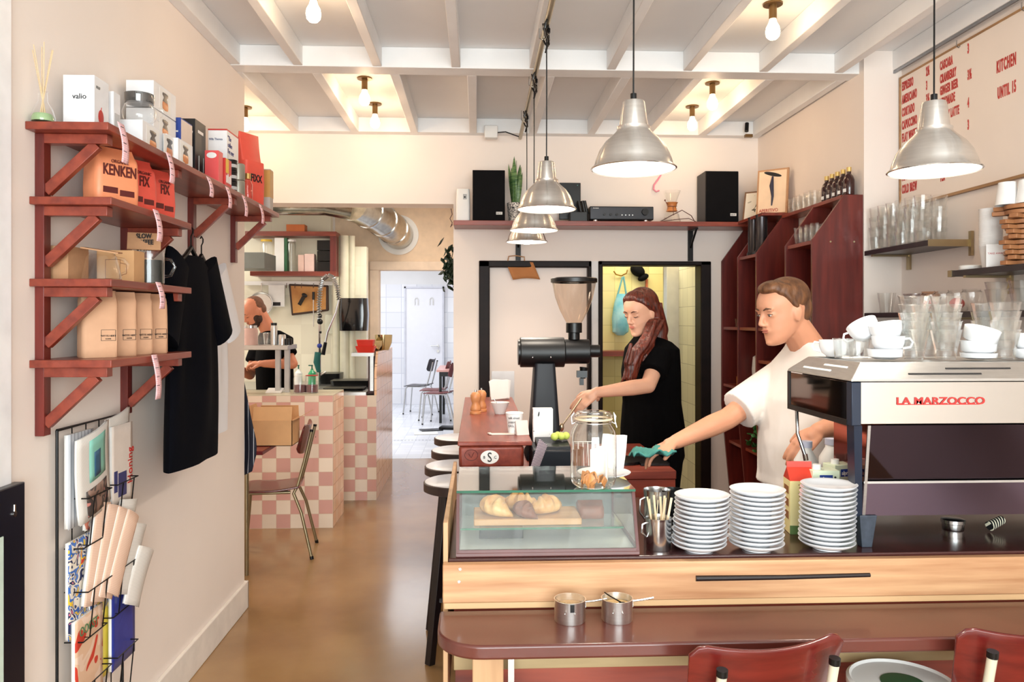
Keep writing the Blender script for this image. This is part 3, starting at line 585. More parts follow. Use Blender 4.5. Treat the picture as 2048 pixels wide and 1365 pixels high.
shirt('white T-shirt hanging behind the black one', pm('white_cotton', (240, 240, 244), .9, var=.02), 3.08, 3.82, -1.19, 1.84, 1.04, 3.4, .12)
# ================================================================== magazine rack
t = thing('magazine_rack', 'black wire magazine rack hanging on the left wall', 'magazine rack', (-1.232, 2.33, 1.225))
RY, RH = .42, .98
MB().tube([(0, 0, 0), (0, 0, -RH), (0, RY, -RH), (0, RY, 0), (0, 0, 0)], .0045, 8).build('outer_frame', BLACK, t)
for k in range(1, 5): MB().tube([(0, RY*k/5, 0), (0, RY*k/5, -RH)], .002, 6).build('wire', BLACK, t)
for z in (-.24, -.52, -.8):
    for ya in (.04, .23):
        MB().tube([(0, ya, z+.03), (.07, ya, z+.03), (.07, ya+.15, z+.03), (0, ya+.15, z+.03)], .0022, 6).tube([(0, ya, z-.12), (.055, ya, z-.12), (.055, ya+.15, z-.12), (0, ya+.15, z-.12)], .0022, 6).tube([(.07, ya+.04, z+.03), (.055, ya+.04, z-.12), (0, ya+.04, z-.12)], .0022, 6).tube([(.07, ya+.12, z+.03), (.055, ya+.12, z-.12)], .0022, 6).build('pocket', BLACK, t)
def sheet(name, label, y, z, x, w, h, th, mat, tilt=0, lean=0, yaw=0, cat='magazine', group='reading matter in the wire rack', curl=0):
    t = thing(name, label, cat, (x, y, z), (tilt, lean, yaw), group)
    o = MB().grid(lambda u, v: V((th+curl*math.sin(u*PI)*.02+curl*(v**2)*.03, (u-.5)*w, v*h)), 8, 8).build('cover', mat, t, solid=.0008, smooth=60)
    MB().grid(lambda u, v: V((th*.5-.0003+curl*math.sin(u*PI)*.02+curl*(v**2)*.03, (u-.5)*w*.985, .003+v*h*.985)), 8, 8).build('pages', PAPER, t, solid=max(.001, th-.001), smooth=60)
    return t
NEWS = stripes('newsprint', (226, 220, 212), (196, 190, 184), 'Z', .0042, .4, .85)
NEWSP = stripes('pink_newsprint', (240, 206, 184), (226, 188, 164), 'Z', .005, .3, .85)
TEAL = collage('teal_cover', [(120, 190, 176), (150, 206, 194), (120, 190, 176), (60, 104, 120)], 9)
m1 = sheet('magazine', 'grey magazine at the near side of the top pocket', 2.41, .93, -1.215, .15, .28, .012, stripes('grey_cover', (206, 210, 216), (120, 126, 134), 'Y', .02, .18, .4))
m2 = sheet('newspaper', 'folded newspaper with a teal picture leaning out of the top pocket', 2.47, .95, -1.195, .2, .27, .008, NEWS, tilt=.2, curl=.6, cat='newspaper')
MB().grid(lambda u, v: V((.0095+.6*math.sin((.3+.55*u)*PI)*.02+.6*((.42+.5*v)**2)*.03, (u-.42)*.11, .115+v*.135)), 5, 5).build('teal_picture', pm('teal_picture', (134, 196, 180)), m2, solid=.0004)
MB().grid(lambda u, v: V((.0108+.6*math.sin((.4+.25*u)*PI)*.02+.6*((.45+.3*v)**2)*.03, (u-.5)*.04, .125+v*.08)), 4, 4).build('figure_print', pm('figure_teal', (50, 90, 120)), m2, solid=.0004)
MB().grid(lambda u, v: V((.0098+.6*math.sin((.2+.6*u)*PI)*.02+.6*((.03+.3*v)**2)*.03, (u-.5)*.13, .01+v*.085)), 5, 4).build('brown_picture', collage('brown_pic', [(96, 78, 66), (140, 110, 96), (70, 60, 56), (190, 120, 110)], 20), m2, solid=.0004)
m = sheet('magazine', 'magazine with a vertical red title in the far top pocket', 2.655, .93, -1.2, .15, .27, .01, pm('hist_cover', (230, 218, 208), .5))
text('Honing', .05, (.0112, .072, .06), (0, 0, 1), (0, -1, 0), REDINK, m, .85)
MB().box(.0106, .0112, -.03, .03, .03, .11).build('photo_print', collage('hist_photo', [(96, 92, 50), (60, 60, 110), (150, 130, 90)], 20), m); MB().box(.0106, .0112, -.06, -.036, .05, .12).build('blue_photo', pm('blue_photo', (60, 64, 120)), m)
m = sheet('newspaper', 'loose newspaper with a dark photo in the far top pocket', 2.69, 1.0, -1.225, .17, .24, .008, NEWS, tilt=.15, curl=.5, cat='newspaper')
sheet('magazine', 'blue picture magazine low in the near top pocket', 2.5, .9, -1.21, .14, .2, .008, collage('blue_pic', [(90, 110, 170), (226, 220, 210), (200, 120, 100), (60, 70, 120)], 20))
for k in range(4): sheet('newspaper', ('pink folded newspaper standing steepest in the middle pocket', 'pink folded newspaper second in the fan', 'pink folded newspaper third in the fan', 'pink folded newspaper outermost in the fan')[k], 2.44+.03*k, .67+.0*k, -1.2+.008*k, .09, .31-.015*k, .012, NEWSP, tilt=-.22-.1*k, curl=.3, cat='newspaper')
for k in range(3): sheet('newspaper', ('grey newspaper leaning right in the middle pocket', 'white newspaper tipping out of the far middle pocket', 'crumpled white newspaper low in the far middle pocket')[k], 2.62+.03*k, .68-.05*k, -1.2+.01*k, .12, .27-.04*k, .01, NEWS, tilt=-.2-.12*k, curl=.6, cat='newspaper')
COMIC = collage('comic_cover', [(210, 60, 60), (240, 200, 60), (60, 110, 190), (236, 226, 210), (40, 50, 90), (230, 130, 150)], 22, .35)
sheet('magazine', 'colourful comic magazine in the near middle pocket', 2.415, .6, -1.215, .15, .29, .01, COMIC)
sheet('magazine', 'blue and yellow comic magazine in the middle of the rack', 2.53, .62, -1.21, .14, .25, .01, collage('comic2', [(50, 90, 170), (90, 150, 200), (236, 206, 80), (40, 60, 110), (220, 220, 230)], 24, .35))
m = sheet('magazine', 'beige illustrated magazine in the near bottom pocket', 2.44, .36, -1.205, .17, .29, .012, collage('beige_cover', [(228, 196, 172), (236, 206, 184), (228, 190, 160), (206, 66, 50), (56, 76, 60)], 9, .4))
text('OOGST', .04, (.0135, -.06, .235), (0, 1, 0), (0, 0, 1), pm('green_ink', (90, 130, 90)), m, .8)
m = sheet('magazine', 'deep blue magazine with pink hands in the far bottom pocket', 2.66, .40, -1.2, .17, .29, .012, collage('blue_cover', [(44, 56, 140), (50, 62, 150), (46, 58, 144), (232, 178, 160)], 9, .35))
text('7', .05, (.0135, .045, .23), (0, 1, 0), (0, 0, 1), pm('pinkprint', (232, 178, 160)), m, 1)
sheet('magazine', 'yellow magazine spine behind the deep blue one', 2.6, .395, -1.215, .12, .27, .008, pm('yellow_cover', (240, 222, 90), .4))
# near left: black frame on the wall, dark poster frame
t = thing('framed_print', 'black picture frame at the lower left edge', 'picture frame', (-1.245, 1.62, .2))
b = MB(); W_, H_ = .52, .985; yo = 0
b.box(0, .03, 0, W_, 0, H_-.07); q = b.build('frame_board', pm('black_frame', (14, 16, 30), .3), t, bev=.003)
MB().box(.0305, .033, .05, W_-.1, .06, H_-.19).build('print', pm('mint_print', (206, 226, 214), .5), t)
MB().lathe([(0, 0), (.008, 0), (.008, .003), (0, .003)], (.0305, W_-.05, H_-.145), 14, (0, PI/2, 0)).cyl((.031, W_-.05, H_-.14), (.031, W_-.05, H_-.12), .0035, n=8).build('hanger_plate', STEEL, t)
t = thing('framed_poster', 'dark brown wooden frame at the upper left edge', 'picture frame', (-1.245, 1.3, 1.12))
MB().box(0, .03, 0, .655, 0, 1.7).build('frame_board', REDZ, t, bev=.003); MB().box(.03, .032, .06, .6, .06, 1.64).build('poster', PAPER, t)
MB().box(.03, .032, .62, .69, .62, .635).build('tape', pm('masking_tape', (226, 214, 170)), t)
# ================================================================== near counter
YC = 1.99
t = thing('serving_counter', 'long front counter with a dark red top, pine planks and a red base', 'counter', (0, YC, 0))
MB().box(-.075, 2.19, 0, .66, .905, .938).build('worktop', pm('dark_worktop', (58, 24, 22), .22, var=.15, scale=4, coat=.3), t, bev=.004)
MB().box(-.06, 2.19, .12, .62, .0, .9).build('base_panel', REDX, t)
b = MB().box(-.088, 2.19, -.026, -.001, .832, .93); b.build('front_plank', PINE, t, bev=.003)
MB().box(-.085, 2.19, -.022, -.001, .8155, .8318).build('lower_plank', pm('pale_plank', (206, 168, 124), .5, var=.06, scale=3, stretch=(1, 8, 8)), t, bev=.002)
MB().box(-.06, 2.19, -.001, .119, .79, .9).build('front_rail', REDX, t); MB().box(-.06, 2.19, -.02, -.001, .66, .775).build('under_plank', wood('rough_plank', (158, 136, 98), (184, 160, 118), .6, 2, 0), t, bev=.002)
MB().box(-.088, -.0755, 0, .86, .55, 1.03).build('side_board', PINEZ, t, bev=.002)
b = MB(); p0 = at(1392, 1158, Y=YC-.028); p1 = at(1740, 1151, Y=YC-.028)
b.tube([(p0.x, -.027, p0.z), ((p0.x+p1.x)/2, -.0275, (p0.z+p1.z)/2-.0015), (p1.x, -.027, p1.z)], [.0075, .0062, .0055], 8); b.build('burnt_groove', pm('burnt_wood', (26, 12, 10), .5), t)
for px, py in ((920, 1140), (918, 1165)): p = at(px, py, Y=YC-.03); MB().cyl((p.x, -.0275, p.z), (p.x, -.025, p.z), .004, n=10).build('screw_head', STEEL, t)
# table ledge
TY0, TY1 = 1.745, 1.962
poly = [(-.095+.11*(1-math.cos(a)), TY0+.11*(1-math.sin(a))) for a in [i*PI/2/10 for i in range(11)]]
poly = [(x, y, 0) for x, y in poly]+[(2.19, TY0, 0), (2.19, TY1, 0), (-.095, TY1, 0)]
t = thing('bar_table', 'dark red bar table with a rounded corner running along the front counter', 'table', (0, 0, 0))
MB().prism([(x, y, .782) for x, y, _ in poly], (0, 0, .033)).build('table_top', TOP, t, bev=.006, seg=3)
MB().box(-.012, .062, 1.84, 1.895, 0, .782).build('leg', PINEZ, t, bev=.003)
MB().box(.075, .09, 1.9, 1.94, 0, .78).build('metal_bracket', STEEL, t)
MB().box(1.7, 1.77, 1.84, 1.895, 0, .782).build('leg', PINEZ, t, bev=.003)
# sugar pots
def pot(px, label, spoon):
    p = at(px, 1229, Z=.815); t = thing('sugar_pot', label, 'pot', (p.x, 1.885, .815), group='small steel pots on the bar table')
    MB().lathe([(0, 0), (.036, 0), (.038, .003), (.038, .052), (.0395, .054), (.0365, .054), (.036, .004), (0, .004)], n=40).build('pot_body', aniso('turned_steel', (228, 226, 222), .34, .85), t, smooth=50)
    MB().lathe([(0, .038), (.0355, .038)], n=24).build('sugar', pm('brown_sugar', (206, 170, 116), .9, bump=.5, scale=200), t)
    a = .15; MB().tube([(.037, 0, .045), (.06, 0, .047), (.09, 0, .052)], .0022, 8).obox((.036, 0, .04), (.004, .018, .012)).build('handle', STEEL, t)
    for s in (-1, 1): MB().ell((-.005+.012*s, -.038, .03), .0022).build('rivet', STEEL, t)
    if spoon: MB().tube([(.01, 0, .042), (-.02, -.01, .062), (-.034, -.02, .074)], .0016, 6).ell((.012, 0, .041), (.009, .006, .002)).build('spoon', BLKPL, t)
    else: MB().lathe([(0, .055), (.034, .055), (.036, .053)], n=24).build('lid', glass('pot_lid', (.9, .9, .88), add=.06), t); MB().box(-.004, .006, -.041, -.036, .034, .052).build('clip', BLKPL, t)
pot(1136, 'left of the two small steel pots on the bar table', 0); pot(1229, 'right of the two small steel pots, with a dark spoon', 1)
# display case
t = thing('display_case', 'slanted glass pastry display case at the left end of the counter', 'display case', (-.055, YC+.005, .938))
Wd, Hd, Dd, Yt = .475, .155, .385, .06      # width, height, depth, set-back of the slanted front
FRM = pm('case_frame', (92, 52, 50), .35, var=.15)
b = MB().box(0, Wd, 0, Dd, 0, .012); b.build('case_base', FRM, t, bev=.002)
for x in (0, Wd-.008): MB().prism([(x, 0, .012), (x, Dd, .012), (x, Dd, Hd-.001), (x, Dd-.012, Hd-.001), (x, Dd-.012, .022), (x, .014, .022), (x, Yt+.01, Hd-.001), (x, Yt, Hd-.001)], (.008, 0, 0)).build('side_frame', FRM, t)
for x in (.002, Wd-.005): MB().prism([(x, .01, .02), (x, Dd-.01, .02), (x, Dd-.01, Hd-.004), (x, Yt+.01, Hd-.004)], (.003, 0, 0)).build('side_pane', PANE, t)
MB().prism([(.008, .004, .016), (.008, .008, .016), (.008, Yt+.004, Hd-.005), (.008, Yt, Hd-.005)], (Wd-.016, 0, 0)).build('front_pane', glass('front_pane', (.94, .97, .96), add=.05, rough=.03, edge=.5), t)
MB().prism([(.0, -.002, .004), (.0, .006, .004), (.0, .009, .018), (.0, .003, .018)], (Wd, 0, 0)).build('bottom_rail', FRM, t)
MB().box(.009, Wd-.009, .012, Dd-.01, .0122, .014).build('case_floor', pm('case_floor_grey', (186, 186, 182), .3), t)
MB().box(.0, Wd, Yt-.008, Dd, Hd-.0, Hd+.006).build('top_pane', glass('top_pane', (.9, .93, .9), add=.12, rough=.03, edge=1.0), t)
MB().box(.0, Wd, Yt-.011, Yt-.0081, Hd-.0, Hd+.006).build('green_glass_edge', GREENEDGE, t)
MB().box(.01, Wd-.03, .06, Dd-.05, .055, .06).build('inner_shelf', PANE, t); MB().box(.01, Wd-.03, .057, .06, .055, .06).build('shelf_edge', GREENEDGE, t)
MB().box(.008, Wd-.008, Dd-.008, Dd-.004, .012, Hd-.002).build('rear_pane', pm('rear_panel', (110, 112, 110), .3), t)
for x in (.14, .3): MB().box(x-.002, x+.002, .3, .35, .012, Hd-.03).build('divider', PANE, t)
CASE = V((-.055, YC+.005, .938))
MB_ = MB().box(0, .29, 0, .14, 0, .018); o = MB_.build('bread_board', wood('board_wood', (176, 124, 78), (200, 152, 106), .5, 3, 0), None, CASE+V((.045, .075, .0605)), bev=.003); tag(o, 'wooden board under the croissants inside the display case', 'board')
def croissant(loc, s, rot, mat, label):
    b = MB(); N = 22; secs = []
    for i in range(N+1):
        f = i/N*2-1; a = f*1.15; c = V((math.sin(a)*.055, .03*(1-math.cos(a))*1.5, .0)); r = .028*(1-abs(f)**2.2)*(1+.13*math.cos(f*19))+.004
        tn = V((math.cos(a), .9*math.sin(a), 0)).normalized(); n = V((-tn.y, tn.x, 0))
        secs.append([c+n*r*math.cos(k*PI/7)+V((0, 0, 1))*(r*.82*math.sin(k*PI/7)+r*.82) for k in range(14)])
    b.loft(secs); o = b.build('croissant', mat, None, loc, rot, smooth=60); o.scale = (s,)*3; return tag(o, label, 'croissant', 'croissants in the display case')
CR = pm('croissant_crust', (190, 122, 60), .5, var=0, scale=22, col2=(228, 184, 122), bump=.3, coat=.2); CRD = pm('chocolate_crust', (120, 66, 44), .5, var=.2, scale=20, bump=.3)
c0 = CASE+V((.045, .075, .0785))
croissant(c0+V((.055, .045, 0)), .98, (0, 0, -.9), CR, 'leftmost pale croissant on the board'); croissant(c0+V((.13, .085, 0)), .98, (0, 0, -.3), CR, 'croissant behind, in the middle of the board')
croissant(c0+V((.2, .06, 0)), .92, (0, 0, .5), CR, 'rightmost pale croissant on the board'); croissant(c0+V((.135, .022, 0)), .78, (0, 0, -1.1), CRD, 'dark brown croissant at the front of the board')
croissant(c0+V((.07, .1, 0)), .7, (0, 0, 1.4), CR, 'croissant at the back left of the board')
o = bag('muffin', 'dark round loaf at the right inside the display case', CRD, CASE+V((.37, .17, .0605)), .07, .07, .045); o['category'] = 'loaf'
o = MB().box(0, .12, 0, .08, 0, .03).build('tray', BLKPL, None, CASE+V((.06, .12, .0125)), bev=.003); tag(o, 'black tray below the glass shelf of the display case', 'tray')
# cookie jar
p = at(1187, 975, Z=1.099); t = thing('cookie_jar', 'large clip-top glass jar with a few cookies standing on the display case', 'jar', (p.x, p.y+.0, 1.0995))
prof = [(0, .004), (.048, .004), (.058, .012), (.062, .03), (.062, .135), (.057, .155), (.047, .17), (.045, .178), (.048, .182)]
MB().lathe(prof, n=48).build('jar_body', glass('jar_glass', (.965, .975, .965), add=.07, rough=.015, edge=1.0), t, smooth=60)
MB().lathe([(.048, .186), (.051, .188), (.051, .196), (.044, .203), (.02, .205), (0, .205)], n=40).build('lid', glass('jar_glass', ()), t, smooth=60)
MB().lathe([(.047, .181), (.0515, .183), (.0515, .186), (.047, .187)], n=40).build('seal', pm('rubber_seal', (222, 200, 170), .5), t)
MB().tube([(.05, 0, .175), (.058, .0, .17), (.06, 0, .19), (.055, 0, .2), (.058, 0, .18), (.063, .0, .16)], .0014, 6).tube([(-.05, 0, .175), (-.058, 0, .17), (-.06, 0, .19), (-.053, 0, .2)], .0014, 6).tube([(.052*math.cos(a), .052*math.sin(a), .176) for a in [i*PI/16 for i in range(32)]], .0013, 6, closed=True).build('wire_clip', STEEL, t)
o = MB().lathe([(0, 0), (.035, 0), (.045, .003), (.075, .014), (.076, .016), (.045, .006), (0, .005)], n=40).build('plate', WHITEP, None, (p.x+.05, p.y+.13, 1.0995)); tag(o, 'white plate behind the cookie jar on the display case', 'plate')
rr = random.Random(4); CK = pm('cookie', (196, 132, 74), .8, var=.15, scale=60, bump=.4); n = 0
for k in range(13):
    a = rr.uniform(0, 6.28); r = rr.uniform(.01, .034)
    o = MB().obox((0, 0, 0), (.03, .0045, .02)).build('cookie', CK, None, (p.x+r*math.cos(a), p.y+r*math.sin(a), 1.114+.001*k), (rr.uniform(-.5, .5), rr.uniform(-.9, .9), rr.uniform(0, 6)), bev=.001)
    tag(o, 'rectangular brown cookie lying at the bottom of the glass jar', 'cookie', 'cookies in the jar')
q = MB().grid(lambda u, v: V((u*.07, .004*math.sin(u*9+v*5), -v*.1)), 10, 8).build('paper_bag', pm('white_bag_paper', (246, 244, 240), .8), None, (p.x+.045, p.y+.12, 1.225), (.1, .08, 0), solid=.001); tag(q, 'white paper standing behind the jar on the case', 'paper')
q = MB().grid(lambda u, v: V((.038*math.cos(2.4+u*2.6)*-1, .038*math.sin(u*2.6), v*.09+.004*math.sin(u*12))), 12, 4).build('paper_liner', pm('liner_paper', (250, 244, 236), .8), None, (p.x+.005, p.y, 1.11), solid=.0008); tag(q, 'white napkin sheet standing inside the glass jar', 'napkin')
# cutlery cups
def cup_steel(px, py, y, r, h, label, mat=STEEL, z=.938, cat='pitcher'):
    p = at(px, Y=y); t = thing('steel_pitcher', label, cat, (p.x, y, z))
    MB().lathe([(0, 0), (r*.96, 0), (r, .004), (r, h*.9), (r*1.04, h), (r*1.01, h), (r*.95, h*.9), (r*.95, .006), (0, .006)], n=40).build('pitcher_body', mat, t, smooth=50)
    MB().tube([(-r*.9, -.005, h*.85), (-r*1.35, -.01, h*.8), (-r*1.4, -.01, h*.55), (-r, -.005, h*.4)], .003, 8).build('handle', mat, t)
    return t
t1 = cup_steel(1317, 1100, 2.05, .034, .085, 'shiny steel pitcher holding wooden stirrers at the front')
t2 = cup_steel(1314, 1060, 2.16, .037, .135, 'steel pitcher behind the one with stirrers')
t3 = cup_steel(1345, 1060, 2.2, .034, .125, 'dark pitcher behind the left saucer stack', BLKPL)
for k in range(9):
    a = k*.7; o = MB().obox((0, 0, .065), (.006, .0015, .13)).build('stirrer', pm('stirrer_wood', (232, 208, 170), .6), None, t1.location+V((.012*math.cos(a), .012*math.sin(a), .008)), (-.16*math.sin(a), .18*math.cos(a), a*.4))
    tag(o, 'pale wooden stirrer standing in the front steel pitcher', 'stirrer', 'wooden stirrers')
# saucers
b = MB().lathe([(0, 0), (.036, 0), (.037, .004), (.05, .007), (.066, .0145), (.0715, .0195), (.0725, .0215), (.071, .0222), (.064, .0185), (.048, .0115), (.03, .009), (0, .009)], n=48)
s0 = b.build('saucer', WHITEP, None, smooth=60); first = True; rr = random.Random(3)
for nm, px, n, yy in (('left', 1398, 12, 2.035), ('middle', 1512, 13, 2.035), ('right', 1653, 14, 2.035)):
    st = at(px, Y=yy); X0 = st.x; lean = {'left': .0009, 'middle': .0003, 'right': .0004}[nm]; Z0 = .9385
    for k in range(n):
        pos = 'bottom' if k == 0 else 'topmost' if k == n-1 else ordn(k)+' from the bottom'
        o = s0 if first else s0.copy()
        if not first: COL.objects.link(o)
        first = False; o.location = (X0-.012*0+lean*k+rr.uniform(-.0015, .0015), yy+rr.uniform(-.001, .001), Z0+{'left': .0115, 'middle': .0117, 'right': .0117}[nm]*k); o.rotation_euler = (rr.uniform(-.01, .01), rr.uniform(-.012, .012), rr.uniform(0, 6))
        tag(o, 'white saucer, %s of the %s saucer stack' % (pos, nm), 'saucer', 'white saucers in the %s stack' % nm)
# milk cartons
def gable(loc, w, h, body, top, label, lab=None, rot=0, cap=False, name='milk_carton'):
    t = thing(name, label, 'milk carton', loc, rot); a = w/2
    MB().box(-a, a, -a, a, 0, h).build('carton_body', body, t, bev=.001)
    MB().add([(-a, -a, h), (a, -a, h), (a, a, h), (-a, a, h), (-a, 0, h+w*.5), (a, 0, h+w*.5)], [(0, 1, 5, 4), (2, 3, 4, 5), (1, 2, 5), (3, 0, 4), (3, 2, 1, 0)]).box(-a, a, -.0015, .0015, h+w*.48, h+w*.72).build('gable_top', top, t)
    return t
p = at(1598, Y=2.2)
MC = pm('cream_carton', (240, 222, 150), .45, col2=(246, 232, 176), scale=4)
t = gable((p.x, 2.2, .9385), .07, .152, MC, pm('red_carton_top', (206, 62, 44), .4), 'cream milk carton with a red gable top behind the saucer stacks', rot=-.12)
for k in range(9): MB().box(-.012+.002*(k % 3), .029, -.0357, -.035, .14-.008*k, .142-.008*k).build('printed_line', pm('print_brown', (150, 100, 60)), t)
b = MB()
for k in range(10): b.box(.0+.003*k, .0+.003*k+(.0014 if k % 3 else .0022), -.0358, -.035, .035, .06)
b.build('barcode', INK, t); MB().box(-.0352, .0352, -.0355, -.0345, .0, .025).build('printed_band', pm('band_green', (90, 120, 60)), t)
for k in range(3): MB().box(-.0358, -.035, -.022, .022, .04+.036*k, .062+.036*k).build('side_print', pm('print_brown', ()), t)
AL = pm('oat_carton', (226, 236, 206), .45)
def alpro(loc, rot, label):
    t = thing('plant_milk_carton', label, 'milk carton', loc, rot); t.scale = (.85, .85, .93)
    MB().box(-.045, .045, -.032, .032, 0, .195).build('carton_body', AL, t, bev=.001)
    MB().box(-.022, .022, -.0329, -.032, .158, .182).build('blue_badge', pm('badge_blue', (30, 60, 140)), t, bev=.0005); text('alpro', .018, (-.018, -.0331, .164), (1, 0, 0), (0, 0, 1), PAPER, t, .9, bold=.0004)
    for dx, dz in ((.03, .175), (.036, .166), (.03, .16)): MB().ell((dx, -.0325, dz), (.004, .0006, .003)).build('bean_print', INK, t)
    MB().cyl((-.02, 0, .195), (-.02, 0, .21), .014, n=18).build('screw_cap', WHITEPL, t)
    MB().box(-.044, -.024, -.0326, -.032, .02, .15).build('green_print', pm('leaf_green', (130, 180, 80)), t)
p = at(1645, Y=2.19); alpro((p.x, 2.19, .9385), -.05, 'green and white plant milk carton left of the espresso machine')
p = at(1684, Y=2.27); alpro((p.x-.005, 2.275, .9385), .25, 'plant milk carton nearest the espresso machine')
for px, yy, z, lb in ((1612, 2.5, 1.03, 'white screw-top bottle behind the cream carton'), (1662, 2.55, 1.05, 'pale bottle behind the plant milk cartons')):
    p = at(px, Y=yy); t = thing('milk_bottle', lb, 'bottle', (p.x, yy, .9385)); MB().lathe([(0, 0), (.036, 0), (.038, .005), (.038, .15), (.018, .185), (.018, .195)], n=28).build('bottle_body', WHITEPL, t); MB().cyl((0, 0, .193), (0, 0, .213), .02, n=20).build('cap', pm('cap_grey', (190, 192, 210)), t)
# ================================================================== espresso machine
MX, MY = .985, 2.0
MIRR = pm('polished_panel', (214, 210, 206), .12, 1, var=.0)
MDK = pm('dark_mirror', (66, 56, 64), .03, 1, var=0)
NAVY = pm('navy_post', (28, 38, 56), .35, .3)
t = thing('espresso_machine', 'large espresso machine with a polished back, red lettering and cups stacked on top', 'espresso machine', (MX, MY, .938))
W_ = .97
MB().box(.14, W_-.14, .05, .38, .085, .335).box(.03, W_-.03, .04, .38, .335, .45).build('machine_body', BLKMAT, t)
def ringz(i, z): return [V((i, i, z)), V((W_-i, i, z)), V((W_-i, .42-i, z)), V((i, .42-i, z))]
MB().loft([ringz(-.002, .449), ringz(.0, .456), ringz(.045, .497), ringz(.05, .498), ringz(.056, .492)]).build('cup_tray', BRSTEEL, t, smooth=0, bev=.002)
b = MB()
for x0, x1, f in ((.16, .36, .3), (.27, .45, .62), (.53, .68, .62), (.56, .72, .3)):
    y, z = .045*f-.001, .456+.041*f; b.obox(((x0+x1)/2, y, z), (x1-x0, .0015, .004), (-.75, 0, 0))
b.build('vent_slots', INK, t)
b = MB()
for f, y0, y1 in ((.62, .08, .22), (.3, .15, .33)): b.obox((.045*f-.0012, (y0+y1)/2, .456+.041*f), (.0015, y1-y0, .006), (0, .75, 0))
b.build('side_slots', PAPER, t)
UB_ = MB().box(.025, W_-.025, .003, .02, .336, .447).build('upper_back_panel', pm('satin_panel', (204, 201, 196), .22, 1, var=0), t, bev=.001)
q = text('LA MARZOCCO', .0265, (at(1793, Y=2.0).x-MX, .0018, .388), (1, 0, 0), (0, 0, 1), REDINK, UB_, 1.27, th=.0012, bold=.0006); MB().box(at(1795, Y=2.0).x-MX, at(1960, Y=2.0).x-MX, .001, .003, .3865, .3885).build('lettering_underline', REDINK, UB_)
MB().prism([(.055, .005, .332), (.055, .015, .332), (.055, .045, .178), (.055, .035, .178)], (W_-.11, 0, 0)).build('middle_mirror_panel', MDK, t)
MB().prism([(.045, .028, .176), (.045, .038, .176), (.045, .046, .086), (.045, .034, .086)], (W_-.09, 0, 0)).build('lower_mirror_panel', pm('grey_mirror', (104, 92, 108), .05, 1, var=0), t)
MB().box(.045, W_-.045, .024, .03, .174, .18).build('seam', BRSTEEL, t)
MB().box(.0, .026, .0, .03, .332, .447).build('corner_post', NAVY, t, bev=.002); MB().box(W_-.026, W_, .0, .03, .332, .447).build('corner_post', NAVY, t, bev=.002)
for x in (0, W_): s = 1 if x == 0 else -1; MB().prism([(x+.03*s, .004, .332), (x+.008*s, .004, .332), (x+.028*s, .035, .084), (x+.046*s, .035, .084)] if s > 0 else [(x-.03, .004, .332), (x-.046, .035, .084), (x-.028, .035, .084), (x-.008, .004, .332)], (0, .04, 0)).build('lower_post', NAVY, t)
for x in (.05, W_-.05): MB().bar((x, .006, .332), (x+.0, .036, .086), .008, .004, (0, 1, 0)).build('steel_strip', BRSTEEL, t)
MB().box(.001, .012, .03, .42, .336, .446).build('side_panel', pm('bronze_mirror', (110, 92, 84), .05, 1, var=0), t, bev=.001)
MB().prism([(-.002, .025, .33), (-.002, .42, .33), (-.002, .42, .45), (-.002, .405, .45), (-.002, .405, .345), (-.002, .025, .345)], (.006, 0, 0)).build('side_trim', BLKPL, t)
MB().prism([(.125, .06, .334), (.125, .37, .334), (.125, .37, .1), (.125, .06, .09)], (.012, 0, 0)).build('lower_side_mirror', pm('red_reflection_mirror', (150, 90, 84), .08, 1, var=0), t)  # red reflection put into the mirror's own tint
for x, y in ((.06, .05), (W_-.06, .05), (.06, .36), (W_-.06, .36)):
    MB().loft([[V((x+a*.014, y+c*.014, 0)) for a, c in ((-1, -1), (1, -1), (1, 1), (-1, 1))], [V((x+a*.024, y+c*.022, .088)) for a, c in ((-1, -1), (1, -1), (1, 1), (-1, 1))]]).build('leg', pm('leg_grey', (60, 68, 80), .5, .3, var=.2, scale=60), t, smooth=0, bev=.002)
MB().tube([(.09, .44, .33), (.05, .44, .335), (.035, .435, .32), (.035, .43, .25), (.055, .42, .18)], .0055, 10).build('steam_wand', STEEL, t)
MB().cyl((.055, .42, .185), (.058, .418, .165), .008, n=12).build('wand_tip', STEEL, t)
MB().box(.08, W_-.08, .36, .5, .06, .1).build('drip_tray', BRSTEEL, t)
for x in (.25, .62): MB().cyl((x, .43, .25), (x, .43, .34), .045).build('group_head', STEEL, t)
p = at(1906, Y=2.2); o = MB().lathe([(0, 0), (.028, 0), (.029, .004), (.029, .018), (.032, .02), (.032, .03), (.02, .032), (0, .032)], n=32).build('tamper', STEEL, None, (p.x, 2.2, .9385)); tag(o, 'round steel tamper under the espresso machine', 'tamper')
p = at(1992, Y=2.17); o = MB().cyl((-.02, 0, .016), (.025, .01, .032), .014, .012).build('striped_brush', stripes('striped_band', (14, 14, 16), (232, 226, 200), 'X', .008, .35), None, (p.x, 2.17, .9385)); tag(o, 'small black and cream striped object under the right of the machine', 'brush')
